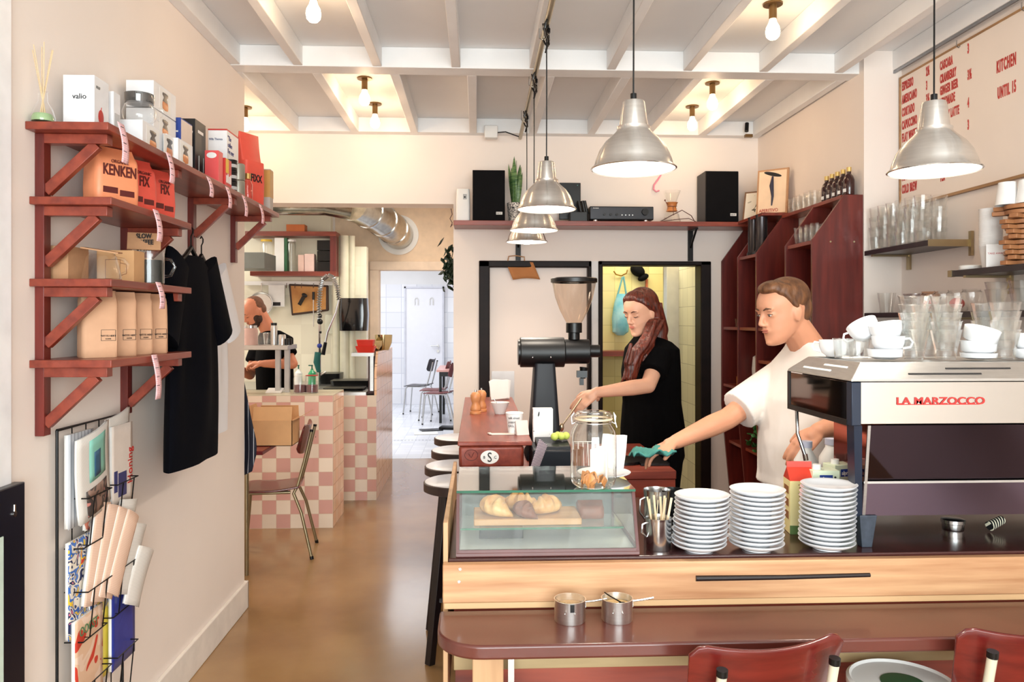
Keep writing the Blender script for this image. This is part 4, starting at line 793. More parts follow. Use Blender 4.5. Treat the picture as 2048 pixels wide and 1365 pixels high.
# crockery on the machine
ZT = .938+.4975
cupb = lambda: MB().lathe([(0, 0), (.022, 0), (.024, .003), (.036, .012), (.043, .03), (.045, .052), (.043, .052), (.041, .03), (.034, .014), (.02, .006), (0, .006)], n=36)
t0 = thing('coffee_cup', 'white coffee cup standing in the bowl of the left cup stack on the machine', 'cup', (0, 0, 0), group='white cups on the espresso machine')
cupb().build('cup_body', WHITEP, t0, smooth=60); MB().tube([(.041, 0, .043), (.056, 0, .045), (.064, 0, .034), (.058, 0, .02), (.039, 0, .016)], .0035, 8).build('handle', WHITEP, t0)
x = at(1776, Y=2.2).x
t0.location = (x, 2.2, ZT+.016); t0.rotation_euler = (0, 0, -.5)
dup(t0, (x+.0, 2.2, ZT+.054), 'white coffee cup tilted on top of the left cup stack', (.0, -.22, .2))
dup(t0, (x-.035, 2.24, ZT+.06), 'white coffee cup lying at the back of the left cup stack', (.3, .5, 2.6))
xx = at(1668, Y=2.36).x; dup(t0, (xx, 2.36, ZT), 'white cup standing at the left edge of the machine top', (0, 0, 2.8))
xx = at(1706, Y=2.4).x; dup(t0, (xx, 2.42, ZT), 'white cup behind the two small glasses on the machine', (0, 0, 1.8))
def bowl(px, y, z, label, rot=(0, 0, 0), r=.048, h=.03):
    o = MB().lathe([(0, 0), (r*.55, 0), (r*.95, h*.25), (r, h), (r*.96, h), (r*.88, h*.3), (0, h*.2)], n=36).build('bowl', WHITEP, None, (at(px, Y=y).x, y, z), rot, smooth=60); return tag(o, label, 'bowl', 'white bowls on the espresso machine')
bowl(1770, 2.2, ZT, 'white bowl at the bottom of the left cup stack')
bowl(1957, 2.2, ZT, 'lowest white dish of the right stack on the machine', r=.049, h=.018); bowl(1957, 2.2, ZT+.014, 'middle white bowl of the right stack on the machine', r=.048, h=.04)
bowl(1957, 2.2, ZT+.046, 'tilted white bowl on top of the right stack', (.28, .12, 0), r=.048, h=.045)
bowl(2053, 2.2, ZT, 'white dish at the right edge of the photo on the machine', r=.035, h=.03); bowl(2053, 2.2, ZT+.025, 'white cup in the dish at the right edge', r=.03, h=.05)
tum = MB().lathe([(0, .004), (.024, .004), (.026, .0), (.027, .006), (.030, .03), (.042, .085), (.0435, .086), (.041, .084), (.029, .03), (.025, .009), (0, .009)], n=14)
g0 = tum.build('tumbler', GLASSW, None, smooth=20); first = True
gs = MB().lathe([(0, .003), (.025, .003), (.027, .0), (.028, .006), (.034, .06), (.035, .062), (.033, .06), (.026, .008), (0, .008)], n=14).build('tumbler', GLASSW, None, smooth=20); firsts = True
def put(kind, loc, label, group, rot=(0, 0, 0), sc=1):
    global first, firsts
    src = g0 if kind == 'big' else gs
    used = (not first) if kind == 'big' else (not firsts)
    o = src.copy() if used else src
    if used: COL.objects.link(o)
    if kind == 'big': first = False
    else: firsts = False
    o.location = loc; o.rotation_euler = rot; o.scale = (sc,)*3; return tag(o, label, 'glass', group)
for nm, px, y, n in (('left', 1828, 2.19, 5), ('middle', 1892, 2.19, 5), ('right', 2010, 2.2, 4), ('rear', 1852, 2.3, 5), ('rear right', 1972, 2.32, 4)):
    for k in range(n): put('big', (at(px, Y=y).x, y, ZT+.0245*k*(1 if n == 5 else 1.1)), 'fluted glass, %s of the %s glass stack on the machine' % ('bottom' if k == 0 else 'top' if k == n-1 else ordn(k)+' from the bottom', nm), 'stacked fluted glasses on the machine', (0, 0, k*.2))
for px, y, lb in ((1688, 2.27, 'left of the two small tumblers at the left of the machine top'), (1717, 2.25, 'right of the two small tumblers at the left of the machine top')): put('small', (at(px, Y=y).x, y, ZT), lb, 'tumblers on the machine', sc=.95)
# ================================================================== right wall: menu board, shelves
t = thing('menu_board', 'white menu board with red stamped lettering on the right wall', 'menu board', (2.2, 3.93, 2.135))
BP_ = MB().box(-.014, -.001, -1.6, -.02, 0, .66).build('board_panel', pm('board_paint', (240, 226, 214), .6, var=.02, scale=3), t)
b = MB().box(-.02, -.001, -1.6, -.012, -.012, 0).box(-.02, -.001, -1.6, -.012, .66, .668).box(-.02, -.001, -.02, -.012, 0, .66); b.build('board_frame', wood('board_frame_wood', (150, 110, 70), (186, 142, 96), .5, 3, 1), t)
def mline(s, px, z, size=.06, sx=.33):
    y = at(px, X=2.185).y; text(s, size, (-.0148, y-3.93, z-2.135), (0, -1, 0), (0, 0, 1), REDINK, BP_, sx, bold=.0022, sp=1.25, name='menu_line')
for s, z in zip(('ESPRESSO', 'AMERICANO', 'CORTADO', 'CAPUCCINO', 'FLAT WHITE', 'LATTE', 'MOCHA', 'FILTER', 'COLD BREW'), (2.73, 2.662, 2.596, 2.53, 2.465, 2.4, 2.335, 2.266, 2.2)): mline(s, 1804, z)
for s, z in zip(('2½', '3', '3½', '3½'), (2.74, 2.672, 2.606, 2.54)): mline(s, 1852, z)
for s, z in zip(('CASCARA', 'CRANBERRY', 'GINGER BEER', 'LEMONADE', 'HONEY LATTE', 'ORINOCO', 'TEA'), (2.73, 2.668, 2.612, 2.556, 2.488, 2.39, 2.205)): mline(s, 1880, z, .056)
for s, z in zip(('3', '3½', '4', '3'), (2.73, 2.612, 2.488, 2.39)): mline(s, 1935, z+.01)
mline('KITCHEN', 1993, 2.59, .07, .34); mline('UNTIL 15', 1995, 2.48, .066, .34)
b = MB().box(2.155, 2.165, 2.4, 3.96, 2.828, 2.84); o = tag(b.build('picture_rail', pm('rail_grey', (150, 152, 158), .35, .6)), 'thin metal hanging rail above the menu board', 'rail')
for y in (3.0, 3.42): MB().tube([(2.17, y, 2.818), (2.17, y, 2.79), (2.18, y, 2.785), (2.19, y, 2.795)], .003, 6).build('rail_hook', STEEL, o)
def wall_shelf(y0, y1, z, label, name='glass_shelf', x0=2.0, brk=()):
    t = thing(name, label, 'shelf', (x0, y0, z)); MB().box(0, 2.2-x0-.001, 0, y1-y0, -.024, 0).build('shelf_board', pm('wenge', (40, 28, 34), .35, var=.15, scale=20), t, bev=.001)
    for yy in brk: MB().box(0, 2.2-x0-.002, yy-y0-.008, yy-y0+.008, -.034, -.0245).box(2.2-x0-.012, 2.2-x0-.002, yy-y0-.015, yy-y0+.015, -.1, .03).build('bracket', BRASS, t)
    return t
t = wall_shelf(3.36, 3.925, 1.905, 'upper dark wall shelf carrying stacked tumblers', brk=(3.85,))
MB().box(0, .19, -.006, -.0005, -.028, .003).box(.185, .198, -.02, -.001, -.07, .04).build('end_bracket', BRASS, t)
t = wall_shelf(2.3, 3.21, 1.757, 'dark wall shelf carrying paper cups and wooden boards', brk=(3.1,)); MB().box(-.002, .015, .885, .912, -.026, .002).build('end_cap', BRASS, t)
t = wall_shelf(2.6, 3.925, 1.585, 'lowest dark wall shelf behind the glasses', brk=(3.3,))
cols = [(2.04, 3.88-.082*k) for k in range(6)]+[(2.125, 3.84-.09*k) for k in range(5)]
for c, (x, y) in enumerate(cols):
    row = 'front' if c < 6 else 'rear'; ci = c if c < 6 else c-6; nn = 6 if c < 6 else 5
    for k in range(4):
        put('small', (x, y, 1.9055+.05*k), '%s tumbler in %s row column %s from the pier, upper shelf' % (('bottom', 'second', 'third', 'top')[k], row, ordn(ci)), 'stacked tumblers on the upper wall shelf', (0, 0, c*.3+k*.1), 1.06)
# paper cups and boards
xs = 2.09; WCUP = pm('paper_cup', (240, 238, 236), .6)
pc = MB().lathe([(0, 0), (.03, 0), (.041, .085), (.043, .088), (.0395, .088), (.029, .004), (0, .004)], n=28)
o = None; yb = at(1988, X=2.06).y
for k in range(22):
    q = pc.build('paper_cup', WCUP, None, smooth=50) if k == 0 else o.copy()
    if k: COL.objects.link(q)
    else: o = q
    q.location = (2.06, yb+.02, 1.7575+.0055*k*1.3); q.rotation_euler = (0, 0, 0); tag(q, 'white paper cup, number %d counted up the nested cup stack on the shelf' % (k+1) if k else 'white paper cup at the foot of the nested cup stack', 'paper cup', 'nested white paper cups')
for k in range(12):
    q = MB().cyl((0, 0, 0), (0, 0, .0165), .058+.006*((k*7) % 3), n=32).obox((-.075, 0, .008), (.06, .03, .016)).build('serving_board', wood('oak_board', (140, 88, 54), (178, 122, 78), .5, 3, 0), None, (2.085, 2.86+.004*((k*5) % 3), 1.7575+.0195*k), (0, 0, .2+.12*((k*3) % 4)) if k < 10 else (0, 0, -.75-.2*(k-10)), bev=.002)
    tag(q, 'round wooden serving board, %s in the right shelf stack' % ('bottom' if k == 0 else 'topmost' if k == 11 else ordn(k)+' from the bottom'), 'serving board', 'stacked wooden serving boards')
zt = 1.7575+.0195*12
for k, (dx, dy, lb) in enumerate(((-.02, .03, 'upside-down white paper cup nearest the lamp on the wooden boards'), (.02, -.03, 'upside-down white paper cup in the middle of the wooden boards'), (.03, -.1, 'upside-down white paper cup at the right edge on the boards'))):
    q = o.copy(); COL.objects.link(q); q.location = (2.06+dx, 2.87+dy, zt+.088); q.rotation_euler = (PI, 0, 0); tag(q, lb, 'paper cup', 'upside-down paper cups')
q = MB().lathe([(0, 0), (.04, 0), (.042, .004), (.042, .016), (.036, .02), (0, .02)], n=28).build('cup_lids', WHITEPL, None, (2.05, 3.14, 1.7575)); tag(q, 'white plastic lid lying left of the paper cup stack', 'lid')
q = MB().box(-.03, .03, -.001, .001, 0, .09).build('shelf_sign', WCUP, None, (2.03, yb-.05, 1.7575), (0, 0, -.5)); tag(q, 'small white sign with red letters leaning on the cup stack', 'sign')
text('TAKE AWAY', .01, (-.025, -.0016, .05), (1, 0, 0), (0, 0, 1), REDINK, q)
# lowest shelf: containers and jars
for k, (px, r, h, z) in enumerate(((1803, .055, .03, 0), (1803, .055, .028, .032), (1803, .05, .026, .062))):
    yy = 3.6; q = MB().lathe([(0, 0), (r*.9, 0), (r, h*.8), (r*1.05, h*.85), (r*1.05, h), (0, h)], n=28).build('food_container', glass('smoky_container', (.7, .66, .68), add=.1, rough=.2), None, (2.08, yy, 1.5855+z)); tag(q, '%s clear plastic food container of the stack on the lowest shelf' % ('bottom', 'middle', 'top')[k], 'container', 'plastic containers')
AMB = glass('amber_glass', (.9, .72, .6), add=.06)
for k, y in enumerate((3.46, 3.36, 3.26, 3.16)):
    q = thing('glass_jar', ('orange-tinted glass jar next to the containers', 'clear jar second on the lowest shelf', 'glass jar with something red inside', 'clear jar at the right of the lowest shelf')[k], 'jar', (2.07, y, 1.5855))
    MB().lathe([(0, .002), (.038, .002), (.042, .008), (.042, .08), (.034, .088), (.036, .094)], n=28).build('jar_body', AMB if k == 0 else GLASSW, q)
    if k in (0, 2): MB().ell((0, 0, .035), (.03, .03, .025)).build('contents', pm('red_sweets', (196, 50, 46), .4), q)
q = MB().lathe([(0, 0), (.032, 0), (.045, .1), (.043, .1), (.03, .004), (0, .004)], n=28).build('clear_beaker', GLASSW, None, (2.06, 3.82, 1.5855)); tag(q, 'clear plastic beaker beside the pier on the lowest shelf', 'beaker')
for k, (y, n) in enumerate(((3.02, 2), (2.88, 2), (2.75, 3))):
    for j in range(n): put('big', (2.08, y, 1.5855+.03*j), 'fluted glass, %s in glass column %s on the lowest wall shelf' % (('bottom', 'second', 'third')[j], ordn(k)), 'glasses on the lowest wall shelf')
# ================================================================== red shelving unit
t = thing('shelving_unit', 'dark red shelving unit with slanted side panels against the right wall', 'shelving unit', (2.0, 3.93, 0))
xf = -.27
prof = lambda y: [(-.002, y, 0), (xf+.09, y, 0), (xf, y, .95), (xf, y, 1.965), (-.1, y, 2.2), (-.002, y, 2.2)]
PY = [.005, .35, .81, 1.15, 1.49]
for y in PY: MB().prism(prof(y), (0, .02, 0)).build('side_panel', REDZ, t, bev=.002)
def sh(i, j, z, d=None): d = d or -xf-.01; MB().box(-d, -.003, PY[i]+.021, PY[j]-.001, z-.02, z).build('shelf_board', RED, t, bev=.0015)
sh(0, 2, 2.2, .11); sh(0, 1, 1.965); sh(2, 3, 1.965); sh(1, 2, 1.75); sh(1, 2, 1.3)
for i in range(4):
    for z in (1.5, 1.1, .7, .35): sh(i, i+1, z, .26 if z > .9 else .22)
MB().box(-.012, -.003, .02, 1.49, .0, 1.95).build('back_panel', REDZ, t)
for y in (.045, .17): MB().cyl((xf+.05+y, .0045, 1.955), (xf+.05+y, .002, 1.955), .005, n=10).build('screw', BRASS, t)
for c in range(4):
    for r_ in range(2):
        put('small', (1.79+.075*r_, 4.01+.072*c, 1.9655), 'lower tumbler, %s row, %s from the near end, red unit top bay' % (('front', 'back')[r_], ordn(c)), 'tumblers in the top bay of the red unit', sc=1)
        put('small', (1.79+.075*r_, 4.01+.072*c, 1.9655+.032), 'upper tumbler, %s row, %s from the near end, red unit top bay' % (('front', 'back')[r_], ordn(c)), 'tumblers in the top bay of the red unit', sc=1)
for k, y in enumerate((4.84, 4.98)):
    q = thing('blender_cup', ('nearer', 'farther')[k]+' tall dark grey cylinder in the red unit', 'canister', (1.80, y, 1.9655)); MB().lathe([(0, 0), (.042, 0), (.042, .02), (.036, .03), (.036, .24), (.038, .25), (0, .25)], n=28).build('canister_body', pm('smoked_metal', (70, 66, 68), .25, .7), q); MB().lathe([(.0425, .0), (.044, .0), (.044, .018), (.0425, .018)], n=28).build('base_ring', BLKPL, q)
# bottles and pictures on the unit
for k in range(5):
    q = thing('syrup_bottle', 'dark syrup bottle with a gold cap, %s from the near end of the row' % ordn(k), 'bottle', (1.955, 4.0+.065*k, 2.2005), group='dark syrup bottles on the red unit')
    MB().lathe([(0, 0), (.026, 0), (.028, .004), (.028, .085), (.022, .105), (.011, .118), (.011, .132)], n=24).build('bottle_body', pm('dark_syrup', (52, 16, 14), .08, coat=.5), q); MB().lathe([(.0125, .13), (.0125, .153), (0, .154)], n=16).build('cap', pm('gold_foil', (220, 190, 120), .35, .6), q)
    MB().obox((-.0275, -.008, .03), (.002, .02, .018), (0, 0, .3)).build('label', PAPER, q)
for k in range(5): put('small', (1.95, 4.4+.075*k, 2.2005), 'tumbler %s behind the syrup bottles on top of the red unit' % ordn(k), 'tumblers on top of the red unit'); put('small', (1.95, 4.4+.075*k, 2.2355), 'upper tumbler %s behind the syrup bottles on top of the red unit' % ordn(k), 'tumblers on top of the red unit')
def pict(loc, w, h, rot, label, mat, fm):
    q = thing('framed_picture', label, 'picture', loc, rot); MB().box(-w/2, w/2, 0, .014, 0, h).build('frame', fm, q, bev=.001); MB().box(-w/2+.012, w/2-.012, -.0015, -.0002, .012, h-.012).build('picture', mat, q); return q
q = pict((1.87, 4.86, 2.219), .2, .3, (-.12, .0, PI/2*-.45), 'picture of a figure carrying a tray, standing on the red unit', pm('poster_cream', (238, 206, 172), .5), KRAFT)
q2 = q
MB().tube([(.0, -.0025, .25), (-.005, -.0025, .19), (.004, -.0025, .12), (.0, -.0025, .06)], [.006, .014, .008, .004], 8).build('figure_print', pm('poster_dark', (40, 36, 60)), q2); MB().ell((0, -.0025, .265), (.06, .001, .012), (0, .3, 0)).build('tray_print', INK, q2)
text('APERITIVO', .03, (-.08, -.0025, .02), (1, 0, 0), (0, 0, 1), REDINK, q2, .85)
pict((1.87, 5.12, 2.219), .2, .21, (-.25, 0, -.7), 'brown framed certificate leaning left of the figure picture', collage('certificate', [(90, 84, 70), (226, 220, 206), (170, 166, 150)], 14), pm('brown_frame', (120, 84, 60)))
o = MB().box(-.11, .11, -.55, .1, 0, .018).build('top_plank', RED, None, (1.88, 5.3, 2.2005), bev=.001); tag(o, 'red plank bridging the rear end of the unit under the pictures', 'plank')
# dispenser, crockery and greens in the unit
def unitx(px, py, y): return at(px, py, Y=y)
q = thing('soap_dispenser', 'white wall dispenser in the dark lower bay of the red unit', 'dispenser', (1.86, 5.0, 1.105)); MB().loft([rrect(.1, .1, .03, 0), rrect(.11, .11, .03, .12), rrect(.1, .1, .03, .2), rrect(.06, .06, .02, .215)]).build('dispenser_body', WHITEPL, q); MB().cyl((-.05, -.01, .06), (-.06, -.01, .06), .012).build('button', STEEL, q)
for k in range(3): put('small', (1.78+.03*k, 5.2+.05*k, 1.5005), 'small glass %s on the middle shelf of the far bay of the red unit' % ordn(k), 'glasses on the far bay shelf', sc=.9)
for k in range(3): dup(t0, (1.8, 4.35+.12*k, 1.5005), 'white mug %s on the middle shelf of the red unit' % ordn(k), (0, 0, 2.5), 'white mugs in the red unit')
for k in range(3): put('big', (1.8, 4.02+.085*k, 1.5005), 'tall glass %s on the middle shelf of the near bay' % ordn(k), 'tall glasses in the red unit')
q = MB()
rr = random.Random(5)
for i in range(70):
    c = V((rr.gauss(0, .035), max(-.1, min(.1, rr.gauss(0, .05))), abs(rr.gauss(.07, .035)))); q.ell(c, (rr.uniform(.012, .03), rr.uniform(.01, .025), .004), (rr.uniform(-1, 1), rr.uniform(-1, 1), rr.uniform(0, 6)), 7, 5)
q = q.build('salad_greens', pm('salad_green', (52, 110, 50), .5, var=.3, scale=20), None, (1.84, 4.92, .7055)); tag(q, 'bunch of curly green leaves on the lower shelf of the red unit', 'greens', kind='stuff')
for k, (y, c, lb) in enumerate(((5.2, (190, 120, 50), 'orange box on the middle shelf of the far bay'), (4.6, (200, 60, 40), 'red box in the lower bay behind the man'))):
    carton('carton', lb, 1.78, 1.9, y-.06, y+.06, (1.1005, .7005)[k], (1.16, .78)[k], pm('pack%d' % k, c))
q = carton('crate', 'orange-red crate at the foot of the red unit', 1.84, 1.97, 4.78, 5.05, .3505, .47, pm('crate_red', (206, 70, 40)), cat='crate')
q = MB().lathe([(0, .002), (.03, .002), (.034, .06), (.032, .06)], n=20).build('candle_glass', GLASSW, None, (1.84, 4.95, 1.5005)); tag(q, 'small glass on the third bay shelf of the red unit', 'glass')
# ================================================================== back wall shelf and what stands on it
SZ = 2.217; SX0 = fx(907, 5.2)
t = thing('back_wall_shelf', 'long red-brown shelf on the back wall above the doorways', 'shelf', (0, 5.2, SZ))
MB().box(SX0, 1.985, 0, .249, -.032, 0).build('shelf_board', REDX, t, bev=.002)
for px in (1037, 1384):
    x = fx(px, 5.4); MB().box(x-.018, x+.018, .235, .248, -.25, -.033).box(x-.01, x+.01, .08, .235, -.042, -.033).prism([(x-.006, .235, -.16), (x-.006, .235, -.14), (x-.006, .1, -.042), (x-.006, .085, -.042)], (.012, 0, 0)).build('bracket', BLACK, t)
def spk(px0, px1, py, label, xs=0):
    x0, x1 = fx(px0, 5.215), fx(px1, 5.215); h = at(px0, py, Y=5.215).z-SZ
    q = thing('loudspeaker', label, 'loudspeaker', ((x0+x1)/2, 5.22, SZ+.0005)); w = (x1-x0)/2
    MB().box(-w, w, .0, .2, 0, h).build('cabinet', pm('speaker_side', (122, 100, 84) if xs else (30, 26, 28), .5), q, bev=.003)
    MB().box(-w+.002, w-.002, -.014, 0, .003, h-.003).build('grille', BLKMAT, q, bev=.004); bd = MB().box(w-.06, w-.018, -.0155, -.0145, .04, .058).build('badge', PAPER, q)
    text('B&W', .014, (w-.058, -.0157, .044), (1, 0, 0), (0, 0, 1), INK, bd, 1.1)
spk(945, 1010, 340, 'black loudspeaker at the left end of the back wall shelf'); spk(1411, 1477, 342, 'black loudspeaker at the right end of the back wall shelf', 1)
x0, x1 = fx(912, 5.25), fx(940, 5.25); q = thing('air_freshener', 'white air freshener dispenser on the left end of the back shelf', 'dispenser', ((x0+x1)/2, 5.3, SZ+.0005)); w = (x1-x0)
MB().loft([rrect(w, .07, .015, 0), rrect(w, .075, .015, .1), rrect(w*.96, .07, .015, .2), rrect(w*.9, .06, .015, .222)]).build('casing', WHITEPL, q); MB().box(-.0, .025, -.0385, -.037, .15, .185).build('display', pm('lcd_grey', (170, 170, 170)), q); MB().cyl((.012, -.036, .165), (.012, -.04, .165), .006, n=10).build('nozzle', INK, q)
# plant
p = at(1030, Y=5.3); q = thing('snake_plant', 'snake plant in a patterned pot on the back wall shelf', 'plant', (p.x, 5.3, SZ+.0005))
MB().lathe([(0, 0), (.042, 0), (.056, .13), (.052, .13), (.045, .11), (0, .11)], n=32).build('plant_pot', collage('zigzag_pot', [(236, 226, 214), (44, 40, 44), (236, 226, 214), (44, 40, 44), (236, 226, 214)], 55, stretch=(1, 1, 1)), q)
rr = random.Random(8)
for i in range(10):
    a = rr.uniform(0, 6.28); ln = rr.uniform(.2, .36); tl = rr.uniform(.05, .28); w = .016 if i > 2 else .026
    dx, dy = math.cos(a)*tl, math.sin(a)*tl
    if i < 3: dx *= .3; dy *= .3
    tw = rr.uniform(0, 3)
    MB().grid(lambda u, v, dx=dx, dy=dy, ln=ln, w=w, tw=tw: V((.015*math.cos(tw*2)+dx*ln*v*1.2+(u-.5)*2*w*(1-v**3)*math.cos(tw+v), .015*math.sin(tw*2)+dy*ln*v*1.2+(u-.5)*2*w*(1-v**3)*math.sin(tw+v)*.8+.006*math.sin(v*8), .1+ln*v)), 3, 10).build('leaf', pm('snake_leaf', (40, 84, 44), .4, col2=(120, 150, 90), scale=30, stretch=(1, 1, 4)), q, solid=.003, smooth=60)
# monitor, amplifier, chemex, hook
p = at(1140, Y=5.36); q = thing('monitor', 'small black screen behind the pendant lamp on the back shelf', 'monitor', (p.x, 5.36, SZ+.0005)); MB().box(-.075, .075, 0, .02, .03, .285).build('screen', BLKPL, q, bev=.003); MB().box(-.07, .03, -.04, .05, 0, .015).box(-.01, .01, 0, .02, .015, .04).build('stand', BLKPL, q); MB().box(.05, .056, -.002, 0, .265, .27).build('logo', pm('teal_dot', (60, 140, 130)), q)
p = at(1168, Y=5.28); q = thing('gadget_holder', 'black box with upright black handles left of the amplifier', 'box', (p.x-.03, 5.3, SZ+.0005)); MB().box(-.07, .05, -.05, .05, 0, .07).build('box_body', BLKPL, q, bev=.004)
for dx in (.015, .04, .055): MB().cyl((dx, 0, .06), (dx-.02, 0, .15), .012, n=10).build('upright_handle', BLKPL, q)
x0, x1 = fx(1180, 5.24), fx(1307, 5.24); q = thing('amplifier', 'black stereo amplifier with a large volume knob on the back shelf', 'amplifier', ((x0+x1)/2, 5.24, SZ+.0005)); w = (x1-x0)/2
MB().box(-w, w, 0, .19, .014, .105).build('housing', BLKPL, q, bev=.003); MB().box(-w+.001, w-.001, -.006, 0, .018, .1).build('front_panel', pm('amp_front', (44, 46, 52), .3, .4), q, bev=.002)
MB().cyl((w-.06, -.006, .066), (w-.06, -.024, .066), .024, .022, 28).build('volume_knob', BLKPL, q)
for dx in (-.12, -.078, -.036): MB().cyl((dx, -.006, .048), (dx, -.018, .048), .009, n=14).build('knob', BLKPL, q)
for dx in (.0, .025, .05, .072): MB().cyl((dx, -.006, .045), (dx, -.01, .045), .004, n=10).build('button', STEEL, q)
for dx in (-w+.04, w-.05): MB().cyl((dx, .02, 0), (dx, .02, .014), .018, n=20).build('foot', STEEL, q)
text('PIONEER', .01, (-w+.02, -.0065, .088), (1, 0, 0), (0, 0, 1), PAPER, q)
p = at(1345, Y=5.28); q = thing('drip_coffee_maker', 'hourglass glass drip coffee maker with a wooden collar on the back shelf', 'coffee maker', (p.x, 5.3, SZ+.0005))
MB().lathe([(0, .002), (.055, .002), (.062, .015), (.05, .06), (.024, .1), (.022, .115), (.026, .13), (.062, .222)], n=36).build('glass_body', glass('chemex_glass', (.97, .97, .95), add=.03), q)
MB().lathe([(.04, .082), (.034, .09), (.03, .112), (.036, .134), (.042, .142), (.036, .142), (.026, .115), (.034, .085)], n=28).build('wooden_collar', pm('honey_wood', (206, 130, 70), .4), q); MB().tube([(-.03, -.02, .115), (0, -.035, .112), (.03, -.02, .115)], .0025, 6).tube([(0, -.035, .112), (.002, -.04, .06)], .002, 6).ell((.002, -.04, .055), .005).tube([(-.03, -.02, .125), (-.05, -.02, .15)], .002, 6).ell((-.052, -.02, .155), .006).build('leather_tie', pm('tie_brown', (110, 60, 40)), q)
p = at(1312, 365, Y=5.43); q = MB().tube([(.035, 0, .08), (.034, -.005, .05), (.01, -.01, .015), (-.015, -.01, -.02), (-.018, -.01, -.05), (0, -.01, -.066), (.022, -.01, -.058)], .006, 8).build('pink_hook', pm('pink_plastic', (246, 150, 170), .4), None, (p.x, 5.435, p.z)); tag(q, 'pink S-shaped hook on the back wall under the big lamp', 'hook')
p = at(1380, Y=5.24); q = MB().tube([(-.2, .05, .006), (-.12, .02, .05), (-.05, .0, .085), (.02, .02, .05), (.05, .03, .006), (.12, .04, .006)], .003, 6).tube([(-.22, .03, .005), (-.1, -.0, .02), (0, .01, .03), (.06, .02, .006)], .0025, 6).build('shelf_cables', pm('brown_cable', (90, 50, 40)), None, (p.x, 5.26, SZ+.0005)); tag(q, 'loose dark cables looping beside the right loudspeaker', 'cable')
# paper bag on the bracket
p = at(1050, 515, Y=5.2); q = thing('hanging_paper_bag', 'flat brown paper bag with string handle hanging from the left shelf bracket', 'bag', (p.x-.05, 5.425, p.z-.0)); MB().grid(lambda u, v: V((-.07+.19*u+.05*v, .01*math.sin(u*4), -.12*v-.02-.01*u*0+.012*math.sin(u*3))), 8, 6).build('bag_sheet', pm('brown_bag', (178, 116, 66), .8), q, solid=.003); MB().tube([(-.06, 0, -.02), (-.05, 0, .025), (0, 0, .03), (.06, 0, .02), (.06, 0, -.01)], .004, 6).build('string_handle', KRAFT, q)
# closet: hooks, bag, cap
p = at(1243, 552, Y=6.72); q = thing('coat_hook', 'brass double coat hook on the yellow tiles', 'hook', (p.x, 6.74, p.z)); MB().tube([(-.07, -.03, .04), (-.05, -.035, .01), (0, -.01, 0), (.04, -.035, .02), (.05, -.03, .05)], .006, 8).build('hook_arms', pm('brass_dark', (170, 130, 60), .3, .9), q)
p = at(1242, 625, Y=6.65); q = thing('blue_bag', 'light blue tote bag hanging from the coat hook in the closet', 'bag', (p.x, 6.66, p.z)); MB().loft([[V((w*math.cos(a)+.02*z, d*math.sin(a), z)) for a in [k*PI/10 for k in range(20)]] for w, d, z in ((.03, .02, -.2), (.07, .04, -.17), (.078, .045, -.05), (.06, .04, .08), (.035, .02, .16))]).build('bag_body', pm('bag_blue', (90, 176, 204), .6, col2=(180, 222, 232), scale=9, bump=.3), q)
MB().tube([(-.03, 0, .14), (.01, -.02, .3), (.02, -.02, .31), (.05, .0, .14)], .008, 6).build('bag_strap', pm('strap_teal', (110, 170, 180)), q)
p = at(1280, 540, Y=6.6); q = thing('baseball_cap', 'black cap hanging at the top of the closet', 'cap', (p.x, 6.7, p.z)); MB().ell((0, 0, 0), (.07, .06, .05), (0, .6, 0)).ell((.05, 0, -.06), (.03, .05, .05), (0, 1.1, 0)).build('cap_body', BLKMAT, q)
p = at(1316, 575, Y=6.3); q = MB().box(-.01, .01, 0, .02, 0, .14).build('tag', pm('rust_tag', (190, 100, 60)), None, (p.x, 6.72, p.z-.05)); tag(q, 'rust coloured strip hanging by the closet door', 'strip')
# ================================================================== bar ledge with the round sticker, prep bench
t = thing('bar_ledge', 'narrow red wooden bar running back from the counter, with round stickers on its end', 'bar', (-.073, 2.86, 1.1))
MB().box(0, .275, 0, 1.65, -.016, 0).build('bar_top', RED, t, bev=.003)
MB().box(.004, .245, .006, 1.62, -.1, -.0165).build('bar_box', RED, t, bev=.012, seg=3)
MB().box(.2, .23, .02, 1.62, -1.1, -.1005).build('support_panel', REDZ, t)
OS_ = MB().lathe([(0, 0), (.034, 0), (.034, .0008), (0, .0008)], (.118, .0055, -.058), 32, (PI/2, 0, 0), sc=(1, .74)).build('oval_sticker', PAPER, t)
text('S', .05, (.118, .004, -.075), (1, 0, 0), (0, 0, 1), INK, OS_, .8, align='CENTER'); text('B', .014, (.098, .004, -.063), (1, 0, 0), (0, 0, 1), INK, OS_, align='CENTER'); text('C', .014, (.139, .004, -.063), (1, 0, 0), (0, 0, 1), INK, OS_, align='CENTER')
MB().tube([(.05+.024*math.cos(a), .0052, -.05+.02*math.sin(a)) for a in [i*PI/12 for i in range(24)]], .0008, 5, closed=True).tube([(.04, .005, -.045), (.05, .005, -.06), (.06, .005, -.04)], .001, 5).build('engraved_mark', pm('mark_dark', (70, 26, 20)), t)
LZ = 1.1005
for k, (px, py, lb) in enumerate(((951, 828, 'nearer turned wooden pepper mill on the bar ledge'), (963, 826, 'farther turned wooden pepper mill on the bar ledge'))):
    p = at(px, py, Z=LZ); q = thing('pepper_mill', lb, 'pepper mill', (p.x, p.y+.06*k, LZ), group='pepper mills'); MB().lathe([(0, 0), (.027, 0), (.027, .01), (.022, .014), (.026, .02), (.022, .035), (.016, .05), (.02, .06), (.024, .075), (.0245, .088), (.018, .1), (.01, .104), (0, .104)], n=28).build('mill_body', pm('mill_wood', (206, 138, 88), .4), q, smooth=50); MB().cyl((0, 0, .104), (0, 0, .114), .005, n=12).build('mill_knob', STEEL, q)
